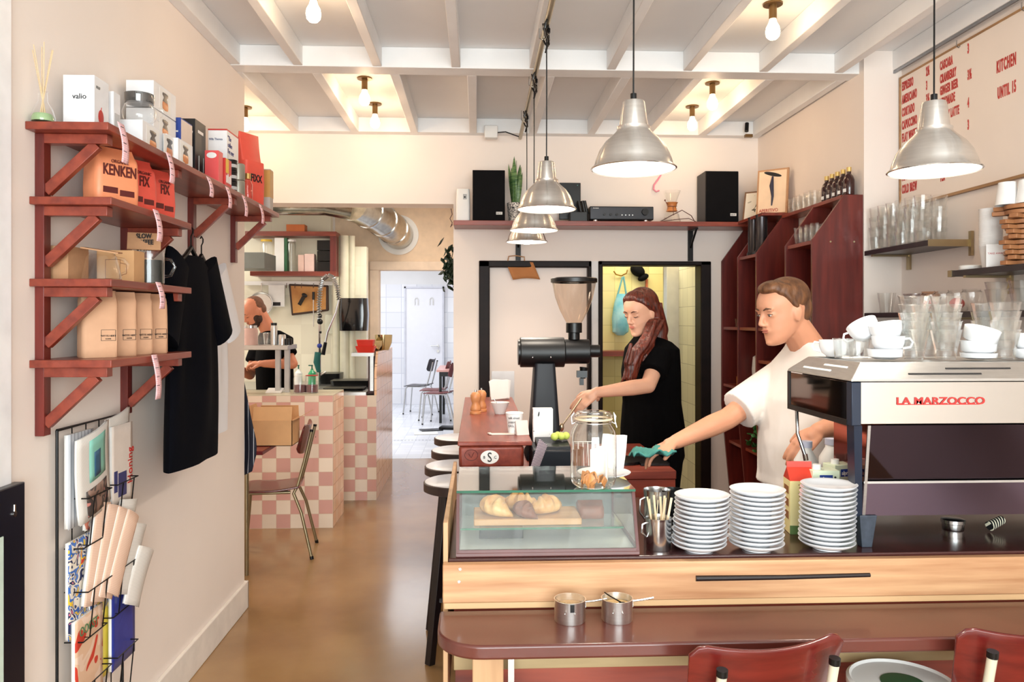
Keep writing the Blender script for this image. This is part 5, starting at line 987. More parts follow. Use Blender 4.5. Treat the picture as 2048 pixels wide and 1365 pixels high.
p = at(1000, 828, Z=LZ); q = thing('stacked_bowl', 'small white bowl with a spoon on the bar ledge', 'bowl', (p.x, p.y, LZ)); MB().lathe([(0, 0), (.024, 0), (.045, .055), (.042, .055), (.022, .005), (0, .005)], n=32).build('bowl_body', WHITEPL, q); MB().tube([(.0, 0, .02), (-.03, 0, .075)], .002, 6).build('spoon', STEEL, q)
p = at(1000, 806, Z=LZ); q = MB()
for k in range(7): q.obox((.002*k, .006*k, .055), (.105, .002, .105), (-.2+.03*k, .03*(k-3), .2))
q = q.build('napkins', PAPER, None, (p.x+.0, p.y+.15, LZ+.003)); tag(q, 'stack of white paper napkins on the bar ledge', 'napkins')
p = at(1030, 867, Z=LZ); q = thing('takeaway_cup', 'white paper cup with black handwriting at the near end of the bar ledge', 'paper cup', (p.x-.002, p.y, LZ)); MB().lathe([(0, 0), (.025, 0), (.034, .078), (.036, .08), (.034, .083), (.032, .08), (.023, .003), (0, .003)], n=32).build('cup_body', WCUP, q)
for k, s_ in enumerate(('talk about', 'popping into', 'BASE')): text(s_, .013, (-.026, -.033+.0025*k, .06-.016*k), (1, 0, 0), (0, .1, 1), INK, q, .85)
MB().ell((.005, -.028, .012), (.006, .001, .008)).build('doodle', INK, q)
q = thing('notepad_stand', 'small white folded card beside the paper cup', 'card', (p.x+.03, p.y-.035, LZ), .3); MB().prism([(-.03, -.015, 0), (-.03, .015, 0), (-.03, .004, .055)], (.05, 0, 0)).build('card_body', pm('card_pink', (232, 214, 206), .7), q)
q = MB().obox((0, 0, .002), (.09, .03, .003), (0, 0, .05)).obox((-.05, 0, .004), (.012, .026, .004), (0, 0, .3)).build('receipt_strip', pm('receipt', (244, 224, 210), .7), None, (p.x-.05, p.y-.03, LZ)); tag(q, 'crumpled receipt strip lying at the near end of the bar ledge', 'receipt')
t = thing('prep_bench', 'red prep bench behind the counter under the coffee grinder', 'bench', (.2, 3.1, 0)); MB().box(.0, .6, .0, .68, .0, .905).build('bench_cabinet', REDX, t, bev=.004); MB().box(-.01, .602, -.005, .69, .906, .94).build('bench_top', REDX, t, bev=.003)
t = thing('till_stand', 'small dark cabinet under the card printer', 'cabinet', (.2, 2.68, 0)); MB().box(0, .3, 0, .4, 0, .92).build('cabinet_body', REDX, t, bev=.003); MB().box(-.003, .303, -.003, .403, .92, .939).build('cabinet_top', BLKPL, t)
q = thing('receipt_printer', 'black receipt printer behind the display case', 'printer', (at(1103, Y=2.85).x, 2.88, .9395)); MB().box(-.075, .07, -.1, .1, 0, .14).build('printer_body', pm('printer_black', (18, 22, 30), .45, spec=.3), q, bev=.006); MB().prism([(-.055, -.1, .1), (-.055, .06, .1), (-.055, .06, .165), (-.055, -.08, .15)], (.12, 0, 0)).build('printer_lid', pm('printer_black', ()), q, bev=.003)
for dx in (.025, .038): MB().ell((dx, -.1015, .02), .002).build('status_light', PAPER, q)
for k in range(11):
    q_ = MB().tube([(0, 0, 0), (.0, .0, .2-.003*k)], .0023, 6).build('paper_straw', stripes('straw_print', (206, 190, 190), (90, 70, 110), 'Z', .006, .4), None, (at(1046, Y=2.72).x+.003*k, 2.72+.006*k, .9395), (0, .3+.006*k, .0)); tag(q_, 'thin striped straw leaning beside the printer', 'straw', 'straws beside the printer')
q = carton('napkin_pack', 'black and white printed pack on the printer', at(1068, Y=2.95).x, at(1108, Y=2.95).x, 2.99, 3.04, .9405, 1.205, collage('bw_pack', [(20, 20, 22), (236, 236, 236), (20, 20, 22)], 16), cat='pack')
q = MB()
for dx, dy in ((-.015, 0), (.012, .01), (.0, .03), (.03, .02)): q.ell((dx, dy, .012), .0145)
q = q.build('macarons', pm('lime_sweet', (200, 214, 100), .6), None, (at(1116, Y=2.88).x+.0, 2.86, 1.105)); tag(q, 'pale green sweets on top of the receipt printer', 'sweets', kind='stuff')
# coffee grinder
gx = at(1150, Y=3.45).x; GX = at(1088, Y=3.45).x
t = thing('coffee_grinder', 'tall black coffee grinder with a big clear funnel hopper on the prep bench', 'coffee grinder', (GX, 3.45, .9405)); GB = pm('grinder_black', (13, 12, 13), .4, var=.1, spec=.4)
zz = lambda py: at(1100, py, Y=3.45).z-.9405; xx = lambda px: at(px, Y=3.45).x-GX
bc = (zz(675)+zz(735))/2; r = (zz(675)-zz(735))/2
MB().loft([rrect(.17, .26, .03, 0), rrect(.165, .25, .03, .02), rrect(.14, .18, .02, .045), rrect(.09, .12, .015, bc-r+.02)]).build('stand', pm('grinder_stand', (26, 28, 34), .45, spec=.3), t, bev=.002)
MB().cyl((xx(1040), 0, bc), (xx(1128), 0, bc), r*1.0, n=40).build('motor_housing', GB, t, bev=.003)
MB().cyl((xx(1036), 0, bc), (xx(1040), 0, bc), r*.85, n=32).build('end_cap', BLKPL, t)
MB().cyl((xx(1128), 0, bc+.003), (xx(1178), 0, bc+.003), r*.82, n=36).build('grind_chamber', GB, t, bev=.003)
MB().cyl((xx(1178), 0, bc+.005), (xx(1199), 0, bc+.005), r*.42, n=28).build('adjustment_dial', GB, t, bev=.002)
MB().cyl((xx(1168), 0, bc-r), (xx(1168)-.005, 0, bc-r-.05), .02, .012, 18).obox((xx(1163), -.01, bc-r-.03), (.045, .03, .03)).obox((xx(1163), 0, bc-r-.065), (.018, .02, .03)).build('chute', BLKPL, t)
hx = xx(1148); r0 = (zz(555)) ; s_ = 3.45/1550
MB().cyl((hx, 0, zz(680)), (hx, 0, zz(662)), .026, n=24).cyl((hx, 0, zz(666)), (hx, 0, zz(646)), .036, n=24).build('hopper_neck', BLKPL, t, bev=.002)
MB().lathe([(.034, zz(646)), (.042, zz(640)), (.065, zz(620)), (.085, zz(595)), (.096, zz(570)), (.1, zz(562))], (hx, 0, 0), 48).build('hopper', glass('hopper_plastic', (.95, .87, .79), add=.05, rough=.1, edge=.6), t, smooth=60)
MB().lathe([(0, zz(556)), (.098, zz(556)), (.104, zz(558)), (.104, zz(565)), (.098, zz(566))], (hx, 0, 0), 48).build('hopper_lid', BLKPL, t)
for dx in (-.06, .02): MB().ell((xx(1090)+dx, -r*.98, bc-.02), .004).build('screw', STEEL, t)
q = MB().cyl((0, 0, 0), (.0, .0, .012), .09, n=28).obox((0.12, 0, .006), (.12, .2, .01)).build('cutting_mat', BLKPL, None, (.62, 3.3, .9405)); tag(q, 'black tray on the prep bench in front of the woman', 'tray')
q = thing('wire_rack', 'white wire rack on the prep bench behind the jar', 'rack', (.45, 3.22, .9405)); b = MB()
for k in range(6): b.tube([(-.05+.02*k, -.03, 0), (-.05+.02*k, -.0, .1), (-.05+.02*k, .05, 0)], .002, 6)
b.tube([(-.05, 0, .1), (.05, 0, .1)], .002, 6).build('wires', WHITEPL, q)
for k, (x, y, lb) in enumerate(((.38, 3.2, 'open jar of brown beans on the prep bench'), (.72, 3.25, 'folded beige cloth on the prep bench'))):
    if k == 0: q = MB().lathe([(0, 0), (.05, 0), (.06, .08), (.057, .08), (.05, .06), (0, .065)], n=24).build('bean_bowl', pm('beige_bowl', (150, 100, 70), .6), None, (x, y, .9405)); tag(q, 'brown bowl on the prep bench', 'bowl')
# ================================================================== bar stools
def stool(x, y, label):
    q = thing('bar_stool', label, 'stool', (x, y, 0), group='bar stools along the ledge')
    MB().lathe([(0, .8), (.16, .8), (.166, .797), (0, .79)], n=48).build('seat_top', pm('stool_laminate', (216, 214, 216), .3), q, smooth=30); MB().lathe([(.1665, .797), (.172, .793), (.172, .758), (.165, .755), (0, .755)], n=48).build('seat_rim', pm('stool_rim', (52, 36, 32), .4), q, smooth=30)
    for a in (0, 1, 2, 3):
        an = PI/4+a*PI/2; c, s = math.cos(an), math.sin(an); MB().bar((.09*c, .09*s, .755), (.19*c, .19*s, 0), .034, .034, (c, s, 0)).build('leg', pm('stool_wood', (26, 18, 18), .4), q, bev=.002)
    for z, r_ in ((.28, .155), (.42, .135)):
        pts = [V((r_*math.cos(PI/4+a*PI/2), r_*math.sin(PI/4+a*PI/2), z)) for a in range(4)]
        for i in range(4): MB().bar(pts[i], pts[(i+1) % 4], .014, .02).build('rung', MATS['stool_wood'], q)
for k, (px, py) in enumerate(((921, 961), (916, 930), (922, 899), (922, 874))):
    p = at(px, py, Z=.8); stool(p.x-.0, p.y, 'round white-topped bar stool, %s from the front' % ordn(k))
# ================================================================== school chairs
def school_chair(loc, rot, label, wmat, fmat, s=1, name='school_chair', group=None):
    t = thing(name, label, 'chair', loc, rot, group); t.scale = (s, s, s)
    def seat(u, v):
        x = (u-.5)*.38*(1-.12*v); y = .19-(v*.38); return V((x, y, .452-.012*math.sin(v*PI)+.012*v*v-.03*max(0, .15-v)*3))
    MB().grid(seat, 10, 10).build('seat', wmat, t, solid=.011, smooth=60, bev=.002)
    def back(u, v):
        a = (u-.5)*2; hw = .168+.014*v; z = .665+v*.195; z += (.018*a*a-.004)*v-(.014*a*a)*(v-1)*-1*0-.018*(1-v)*(-a*a)
        ex = min(1, abs(a)); rc = 0
        if ex > .8: rc = ((ex-.8)/.2)**2*.028; z += rc*(1-2*v)
        return V((a*hw, -.205-.045*v+.028*a*a*1.2, z))
    MB().grid(back, 20, 12).build('backrest', wmat, t, solid=.01, smooth=60, bev=.002)
    for sx in (-1, 1):
        x = sx*.13; MB().tube([(sx*.19, -.27, 0), (sx*.165, -.2, .3), (sx*.145, -.15, .42), (sx*.14, -.175, .47), (x, -.215, .62), (x, -.262, .82)], .0105, 12).build('rear_tube', fmat, t, smooth=60)
        MB().cyl((x, -.2615, .818), (x, -.263, .832), .012, n=14).build('tube_cap', BLKPL, t); MB().cyl((sx*.19, -.27, 0), (sx*.188, -.266, .02), .0125, n=12).build('foot_cap', BLKPL, t)
        MB().tube([(sx*.185, .2, 0), (sx*.165, .165, .4), (sx*.155, .13, .432), (sx*.15, -.13, .43)], .0105, 12).build('front_tube', fmat, t, smooth=60); MB().cyl((sx*.185, .2, 0), (sx*.184, .198, .02), .0125, n=12).build('foot_cap', BLKPL, t)
    MB().tube([(-.15, .1, .428), (.15, .1, .428)], .009, 8).tube([(-.15, -.1, .428), (.15, -.1, .428)], .009, 8).build('cross_tube', fmat, t)
    for dx in (-.13, .13): MB().ell((dx, -.267, .745), (.005, .003, .005)).build('rivet', STEEL, t)
    return t
PLY = wood('red_plywood', (80, 18, 16), (108, 32, 26), .25, 4, 0, coat=.3); CRM = pm('cream_tube', (214, 208, 186), .35, .2); BRZ = pm('bronze_tube', (150, 136, 106), .3, .7)
school_chair((at(1494, Y=1.66).x, 1.85, -0.0), .17, 'red plywood school chair with cream tubes tucked under the bar table, left one', PLY, CRM, 1.0, group='school chairs at the bar table')
school_chair((at(2048, Y=1.72).x, 1.89, 0), -.02, 'red plywood school chair at the right edge of the photo', PLY, CRM, 1.0, group='school chairs at the bar table')
t = thing('tub', 'round white tub with a green centre on its lid between the two front chairs', 'tub', (at(1806, Y=1.8).x, 1.8, 0)); t.scale = (1, 1, .975)
MB().lathe([(0, 0), (.1, 0), (.118, .66), (.12, .665), (.125, .69), (.125, .705), (.118, .71), (.113, .704), (0, .702)], n=48).build('tub_body', WHITEPL, t, smooth=45); MB().lathe([(0, .703), (.05, .703), (.05, .705), (0, .706)], n=32).build('green_centre', pm('lid_green', (40, 84, 52), .4), t)
# ================================================================== kitchen side
t = school_chair((-1.36, 5.22, 0), PI/2+.12, 'red school chair with bronze tubes standing by the tiled counter', PLY, BRZ, 1.0)
t = thing('side_table', 'dark red table carrying an open cardboard box', 'table', (-1.85, 5.02, 0)); MB().box(-.5, .56, -.3, .3, .735, .76).build('table_top', pm('table_red', (104, 24, 28), .3, var=.1), t, bev=.004)
for x, y in ((-.45, -.25), (.45, -.25), (-.45, .25), (.3, .25)): MB().cyl((x, y, 0), (x, y, .735), .014).build('leg', BRZ, t)
p = at(548, Y=4.95); t = thing('cardboard_box', 'open cardboard box with raised flaps on the red table', 'box', (p.x, 5.0, .7605)); b = MB(); a, c, h = .125, .1, .16
MB().box(-a, a, -c, -c+.004, 0, h).box(-a, a, c-.004, c, 0, h).box(-a, -a+.004, -c, c, 0, h).box(a-.004, a, -c, c, 0, h).box(-a, a, -c, c, 0, .004).build('box_body', CARD, t)
MB().obox((0, -c+.015, h+.04), (.24, .003, .088), (-.25, 0, 0)).build('flap', CARD, t); MB().obox((a+.045, 0, h+.02), (.1, .18, .003), (0, -.5, 0)).build('flap', CARD, t); MB().obox((-a-.012, 0, h+.04), (.004, .18, .1), (0, -.3, 0)).build('flap', CARD, t); MB().obox((0, c, h+.035), (.24, .003, .08), (.2, 0, 0)).build('flap', CARD, t)
TP = dict(c1=(216, 166, 156), c2=(236, 220, 202), mortar=(214, 190, 168))
TXZ = tile('pink_cream_tile_front', sx=.104, sz=.104, axes='XZ', rough=.18, ms=.03, shift=(.35, 0), **TP); TYZ = tile('pink_cream_tile_side', (240, 196, 160), (244, 206, 172), (190, 150, 116), sx=.104, sz=.104, axes='YZ', rough=.15, ms=.05)
x1 = at(665, Y=5.8).x
t = thing('tiled_counter', 'front tiled kitchen counter in pink and cream checks', 'counter', (0, 0, 0)); MB().box(-3.3, x1, 5.82, 5.84, 0, .985).build('front_tiles', TXZ, t); MB().box(x1-.02, x1, 5.8405, 6.28, 0, .985).build('side_tiles', TYZ, t); MB().box(-3.3, x1-.0205, 5.8405, 6.28, 0, .98).build('counter_core', WALL, t); MB().box(-3.3, x1+.0, 5.82, 6.28, .9855, .99).build('counter_top', pm('stone_cream', (206, 196, 170), .3), t)
x2 = at(752, Y=6.68).x
t = thing('tiled_partition', 'rear tiled counter in pink and cream checks with a taller side wall', 'counter', (0, 0, 0)); MB().box(-1.35, x2, 6.7, 6.72, 0, .9).build('front_tiles', tile('pink_cream_tile_front2', sx=.104, sz=.104, axes='XZ', rough=.18, ms=.03, shift=(.1, .3), **TP), t)
MB().prism([(x2-.02, 6.7205, 0), (x2-.02, 7.95, 0), (x2-.02, 7.95, 1.27), (x2-.02, 6.82, 1.27), (x2-.02, 6.7205, 1.1)], (.02, 0, 0)).build('side_tiles', TYZ, t); MB().box(x2-.09, x2-.0205, 6.85, 7.95, .9, 1.27).build('wall_core', pm('dark_brown_edge', (70, 36, 34)), t); MB().box(-1.35, x2-.0205, 6.7205, 7.95, .0, .88).build('counter_core', WALL, t); MB().box(-1.35, x2-.0905, 6.72, 7.95, .9, .925).box(-3.0, -1.3505, 7.05, 7.95, .9, .925).build('steel_worktop', BRSTEEL, t)
# steel pass shelf with things on it
zp = at(530, 690, Y=6.1).z; xe = at(585, Y=6.1).x
t = thing('steel_pass_shelf', 'steel pass shelf above the front tiled counter', 'shelf', (0, 6.1, .99)); MB().box(-3.0, xe, -.15, .15, zp-.99-.035, zp-.99).build('shelf_top', BRSTEEL, t, bev=.003)
for x in (xe-.03, xe-.1): MB().box(x-.018, x+.018, -.06, -.02, 0, zp-.99-.035).build('shelf_leg', pm('pale_steel', (186, 188, 190), .3, .6), t)
def jarx(px, r, h, label, mat, name='jar', y=6.05, z=None, cat='jar', cap=None):
    q = thing(name, label, cat, (at(px, Y=y).x, y, (zp if z is None else z)+.0005)); MB().lathe([(0, 0), (r, 0), (r, h*.85), (r*.85, h), (0, h)], n=24).build('vessel', mat, q)
    if cap: MB().lathe([(r*.9, h), (r*.9, h+.02), (0, h+.02)], n=20).build('cap', cap, q)
    return q
jarx(501, .055, .13, 'glass jar with a red printed label on the pass shelf', pm('label_red', (196, 160, 150)), cap=STEEL)
for k, px in enumerate((524, 535)): q = put('small', (at(px, Y=6.05).x, 6.05+.06*k, zp+.0005), ('left', 'right')[k]+' tumbler on the pass shelf', 'tumblers on the pass shelf', sc=1.5)
jarx(548, .025, .15, 'steel thermos with black top on the pass shelf', BRSTEEL, cap=BLKPL, name='thermos', cat='flask'); jarx(564, .03, .08, 'small steel jug at the right of the pass shelf', STEEL, name='steel_jug', cat='jug'); jarx(578, .022, .05, 'dark cap at the end of the pass shelf', BLKPL, name='lid', cat='lid')
for px, lb in ((600, 'clear tub with a spoon on the tiled counter'), (624, 'clear tub with a red lid on the tiled counter')):
    q = jarx(px, .05, .13, lb, GLASSW, 'plastic_tub', y=6.0, z=.99, cat='tub'); MB().lathe([(0, .005), (.045, .005), (.045, .06), (0, .06)], n=20).build('contents', pm('dark_contents', (110, 70, 74)), q)
    if px > 610: MB().lathe([(.046, .13), (.05, .135), (0, .137)], n=20).build('red_lid', REDINK, q)
q = MB().prism([(0, 0, 0), (.0, .1, 0), (0, .1, .03)], (.12, 0, 0)).build('kitchen_scale', WHITEPL, None, (at(530, Y=6).x, 6, .9905)); tag(q, 'white label printer on the tiled counter', 'scale')
# kitchen wall shelf box
ky = 7.75; X = lambda px, y=ky: at(px, Y=y).x; Z = lambda py, y=ky: at(600, py, Y=y).z
t = thing('kitchen_wall_shelf', 'red-brown box shelf on the kitchen wall', 'shelf', (0, ky, 0)); MB().box(X(490), X(672), 0, .24, Z(472), Z(463)).build('top_board', REDX, t); MB().box(X(500), X(672), 0, .24, Z(552), Z(543)).build('bottom_board', REDX, t); MB().box(X(660), X(672), 0, .24, Z(543.2), Z(472.2)).build('side_board', REDZ, t)
zs = Z(543)+.0005
def kb(name, px0, px1, py, mat, label, cat='box', y=7.8, d=.1, z=None):
    z0 = zs if z is None else z; return carton(name, label, X(px0, y), X(px1, y), y, y+d, z0, at(600, py, Y=y).z, mat, cat=cat)
q = jarx(533, .06, .3, 'large clear bottle with a yellow cap on the kitchen shelf', GLASSW, 'water_bottle', 7.85, zs, 'bottle', pm('yellow_cap', (230, 190, 60))); jarx(583, .05, .3, 'tall clear bottle right of the folder', GLASSW, 'water_bottle', 7.85, zs, 'bottle', WHITEPL)
kb('folder', 549, 568, 476, WHITEPL, 'white folder standing on the kitchen shelf', 'folder'); kb('folder', 568.5, 574, 476, pm('green_folder', (40, 96, 60)), 'dark green folder beside the white one', 'folder')
kb('pack', 596, 608, 510, pm('white_pack2', (226, 190, 176)), 'small printed pack on the kitchen shelf'); kb('pack', 609, 628, 508, pm('white_red_pack', (232, 200, 190)), 'white and red pack on the kitchen shelf')
for k in range(3): q = carton('black_box', ('bottom', 'middle', 'top')[k]+' black box of the stack on the kitchen shelf', X(632), X(659), 7.8, 7.95, zs+.118*k*.9, zs+.1+.118*k*.9, BLKPL, 'black boxes on the kitchen shelf')
carton('orange_box', 'orange wooden box on top of the kitchen wall shelf', X(570), X(607), 7.8, 7.92, Z(463)+.0005, Z(448), pm('orange_box', (206, 110, 50)))
q = carton('range_hood', 'grey metal hood corner left of the kitchen shelf', -4.595, X(529, 7.2), 7.2, 7.6, at(500, 537, Y=7.2).z, at(500, 505, Y=7.2).z, pm('hood_grey', (110, 114, 110), .4, .5), cat='hood')
# rail, pans, cutting board
t = thing('utensil_rail', 'white rail with hooks on the kitchen wall', 'rail', (0, 7.95, at(600, 567, Y=7.95).z)); MB().box(X(488, 7.95), X(668, 7.95), 0, .03, -.02, .02).build('rail_bar', WHITEPL, t)
for px in (523, 573, 590, 603, 627): MB().tube([(X(px, 7.94), -.005, .0), (X(px, 7.94), -.02, -.05)], .004, 6).build('rail_hook', STEEL, t)
q = thing('frying_pan', 'small grey pan hanging from the kitchen rail', 'pan', (X(523, 7.93), 7.93, at(520, 608, Y=7.93).z)); MB().lathe([(0, 0), (.1, 0), (.12, -.03)], n=32, rot=(-PI/2, 0, 0)).build('pan_bowl', BRSTEEL, q, solid=.004); MB().tube([(0, 0, .11), (0, 0, .21)], .006, 6).build('handle', STEEL, q)
q = thing('wall_scale', 'white kitchen scale plate hanging beside the pan', 'scale', (X(553, 7.93), 7.93, at(550, 594, Y=7.93).z)); MB().box(-.08, .08, 0, .02, -.1, .12).build('plate', WHITEPL, q); MB().box(-.05, .04, -.005, 0, -.09, -.055).build('display', INK, q)
q = thing('cutting_board', 'scorched dark-edged cutting board hanging on the kitchen wall', 'cutting board', (X(615, 7.94), 7.94, at(615, 600, Y=7.94).z), (0, .06, 0))
MB().prism([(-.2, 0, .15), (.2, 0, .16), (.22, 0, -.1), (-.15, 0, -.17)], (0, .02, 0)).build('board', pm('scorched_edge', (60, 34, 20), .5), q, bev=.01); MB().prism([(-.175, -.002, .13), (.178, -.002, .14), (.19, -.002, -.085), (-.135, -.002, -.145)], (0, .0015, 0)).build('board_face', pm('scorched_face', (170, 106, 44), .5, col2=(214, 158, 86), scale=5), q)
q = thing('peeler', 'black bottle opener hanging in front of the cutting board', 'opener', (X(605, 7.9), 7.9, at(605, 598, Y=7.9).z), (0, .5, 0)); MB().box(-.018, .018, 0, .01, -.07, .02).ell((0, .005, .04), (.03, .006, .02)).build('grip', BLKPL, q)
q = thing('sharpening_steel', 'sharpening steel with a black handle on the kitchen rail', 'sharpening steel', (X(627, 7.9), 7.9, at(627, 600, Y=7.9).z)); MB().cyl((0, 0, 0), (0, 0, .08), .013).build('handle', BLKPL, q); MB().cyl((0, 0, 0), (0, 0, -.27), .005, n=8).build('rod', STEEL, q)
# towel dispenser, switch
q = thing('towel_dispenser', 'glossy black paper towel dispenser on the kitchen wall', 'dispenser', (X(708, 7.85), 7.85, at(708, 630, Y=7.85).z)); MB().loft([rrect(.27, .18, .04, -.16), rrect(.285, .2, .04, 0), rrect(.27, .18, .04, .165)]).build('casing', pm('gloss_black', (12, 12, 14), .08, coat=.5), q)
q = carton('wall_switch', 'white box under the dispenser on the kitchen wall', X(650, 7.97), X(672, 7.97), 7.96, 7.995, at(660, 668, Y=7.96).z, at(660, 630, Y=7.96).z, pm('pale_switch', (220, 220, 200)))
# spray faucet
fy = 7.5; Xf = lambda px: at(px, Y=fy).x; Zf = lambda py: at(640, py, Y=fy).z
t = thing('spray_faucet', 'tall kitchen spray faucet with a coiled spring hose', 'faucet', (Xf(639), fy, .926)); o0 = V((Xf(639), fy, .926))
def L_(px, py): return V((Xf(px)-o0.x, 0, Zf(py)-o0.z))
MB().tube([(0, 0, 0), (0, 0, Zf(640)-o0.z)], .014, 10).build('riser', STEEL, t)
path = [L_(639, 640), L_(638, 610), L_(640, 580), L_(645, 560), L_(656, 551), L_(667, 556), L_(674, 572), L_(678, 600)]
pp = []
for i in range(len(path)-1):
    for k in range(6): pp.append(path[i].lerp(path[i+1], k/6))
pp.append(path[-1]); N = len(pp); co = []
for i in range((N-1)*8):
    f = i/8; a, b_ = pp[int(f)], pp[min(N-1, int(f)+1)]; c = a.lerp(b_, f-int(f)); tn = (b_-a).normalized(); n1 = V((0, 1, 0)); n2 = tn.cross(n1); ph = i*2*PI/8*.999
    co.append(c+n1*.022*math.cos(ph)+n2*.022*math.sin(ph))
MB().tube(co, .0045, 5).build('spring', STEEL, t); MB().tube(pp, .01, 8).build('hose', pm('hose_grey', (120, 120, 116)), t)
MB().tube([L_(678, 600), L_(672, 625), L_(655, 665), L_(650, 690)], .009, 8).build('spray_pipe', STEEL, t); MB().tube([L_(651, 685), L_(646, 710)], [.016, .02], 10).build('spray_handle', BLKPL, t)
for py, r_ in ((632, .02), (644, .028), (665, .016)): MB().ell(L_(640, py), r_).build('collar', BLKPL, t)
MB().ell(L_(639, 692), .024).build('blue_valve', pm('valve_blue', (30, 50, 140)), t); MB().tube([L_(636, 705), L_(634, 725), L_(638, 745)], [.03, .034, .02], 10).build('green_cloth', pm('cloth_green', (20, 90, 84), .7), t)
MB().tube([L_(628, 745), L_(639, 752), L_(652, 744)], .01, 8).build('taps', STEEL, t)
for px, mt, lb in ((597, WHITEPL, 'white soap bottle with a green pump by the sink'), (624, pm('green_soap', (60, 160, 110), .2), 'green soap bottle by the spray faucet')):
    q = thing('soap_bottle', lb, 'bottle', (at(px, Y=7.4).x, 7.4, .926)); MB().lathe([(0, 0), (.035, 0), (.035, .12), (.012, .15), (.012, .16)], n=20).build('bottle_body', mt, q); MB().cyl((0, 0, .16), (0, 0, .19), .006).obox((-.012, 0, .192), (.04, .014, .01)).build('pump', pm('pump_green', (20, 90, 70)), q)
for k, (px, y, w, h, lb) in enumerate(((690, 7.0, .34, .02, 'flat black tray on the sink worktop'), (705, 7.35, .36, .06, 'deep black tray behind the flat one'), (662, 7.72, .2, .1, 'black rounded pan lid near the faucet'))):
    q = MB().loft([rrect(w, .25, .04, 0), rrect(w*1.05, .28, .04, h)]).build('black_tray', BLKPL, None, (at(px, Y=y).x, y, .926)); tag(q, lb, 'tray')
# red baskets and steel bowls on a small steel shelf
zb = at(730, 705, Y=6.85).z; t = thing('corner_steel_shelf', 'small steel shelf on the tiled partition', 'shelf', (at(730, Y=6.85).x, 6.85, zb)); MB().box(-.1, .092, -.12, .12, -.03, 0).build('shelf_plate', BRSTEEL, t); MB().box(.05, .08, -.05, .05, zb*-1+.93, -.031).build('shelf_post', BRSTEEL, t)
for k, (z, w, h) in enumerate(((.0, .17, .055), (.035, .15, .075))):
    q = MB().loft([rrect(w*.8, .12, .02, 0), rrect(w, .15, .02, h)]).build('red_basket', pm('basket_red', (206, 44, 30), .35), None, (at(733, Y=6.8).x-.005, 6.8, zb+.0005+z)); tag(q, ('lower', 'upper')[k]+' red plastic basket on the small steel shelf', 'basket', 'red plastic baskets')
for k, (px, r_, h) in enumerate(((745, .09, .09), (764, .08, .14))):
    q = MB().lathe([(0, 0), (r_*.6, 0), (r_*.95, h*.5), (r_, h), (r_*.97, h)], n=32).build('steel_bowl', pm('warm_steel', (196, 180, 140), .2, 1), None, (at(px, Y=7.1).x, 7.1+.12*k, 1.2705 if k else 1.2705), solid=.002); tag(q, ('left', 'right')[k]+' steel bowl on the tall tiled side wall', 'bowl', 'steel bowls')
# duct
DUCT = pm('duct_foil', (186, 180, 168), .22, 1, var=.15, scale=18, stretch=(1, 1, 1), bump=.15)
t = thing('exhaust_duct', 'shiny round exhaust duct bending into the beige wall', 'duct', (0, 0, 0)); pA = at(797, 470, Y=8.78); pB = at(790, 458, Y=8.45); pC = at(745, 425, Y=7.9); pD = at(705, 408, Y=7.55); pE = at(560, 395, Y=7.4)
pts = []
for i in range(13):
    f = i/12; pts.append((pA*(1-f)**3+pB*3*f*(1-f)**2+pC*3*f*f*(1-f)+pD*f**3))
MB().tube(pts, .165, 32).build('duct_bend', DUCT, t, smooth=60); MB().tube([pD, pD+V((-.25, -.05, .04)), pD+V((-2, -.1, .04))], .16, 28).build('duct_run', DUCT, t, smooth=60)
for i in (3, 6, 9): c = pts[i]; d_ = (pts[i+1]-pts[i-1]).normalized()*.012; MB().tube([c-d_, c+d_], .172, 32).build('duct_ring', STEEL, t)
MB().lathe([(.165, 0), (.225, 0), (.225, .02), (.165, .02)], (pA.x, 8.8, pA.z), 40, (PI/2, 0, 0)).build('wall_collar', WHITEPL, t)
# trailing plant
p = at(900, 520, Y=5.82); q = thing('trailing_plant', 'dark trailing plant hanging behind the edge of the back wall', 'plant', (p.x+.03, 5.82, p.z)); rr = random.Random(11)
MB().tube([(.02, 0, .3), (0, 0, .1), (-.03, 0, -.05), (-.05, 0, -.15)], .003, 6).build('vine', pm('vine', (50, 60, 30)), q)
b = MB()
for i in range(150):
    c = V((rr.gauss(-.0, .038), rr.gauss(0, .04), rr.gauss(-.06, .055)-(.1 if i % 9 == 0 else 0))); R = Euler((rr.uniform(-.8, .8), rr.uniform(-1.2, 1.2), rr.uniform(0, 6))).to_matrix()
    s_ = rr.uniform(.025, .045); b.add([c+R@V(v)*s_ for v in ((0, 0, .9), (.55, 0, .2), (.35, .1, -.5), (0, 0, -1.2), (-.35, .1, -.5), (-.55, 0, .2))], [(0, 1, 2, 3, 4, 5)])
o = b.build('leaves', pm('dark_leaf', (24, 44, 26), .4, var=.3), q, solid=.001); o['kind'] = 'stuff'
p = at(905, 437, Y=5.5); q = MB().tube([(0, 0, .06), (.008, 0, .02), (-.008, 0, -.01), (.008, 0, -.04), (-.004, 0, -.07), (.01, 0, -.05)], .003, 6).build('wall_cable', pm('brown_cable', (90, 50, 40)), None, (p.x-.008, 5.44, p.z)); tag(q, 'dark knotted cable at the left corner of the back wall', 'cable')
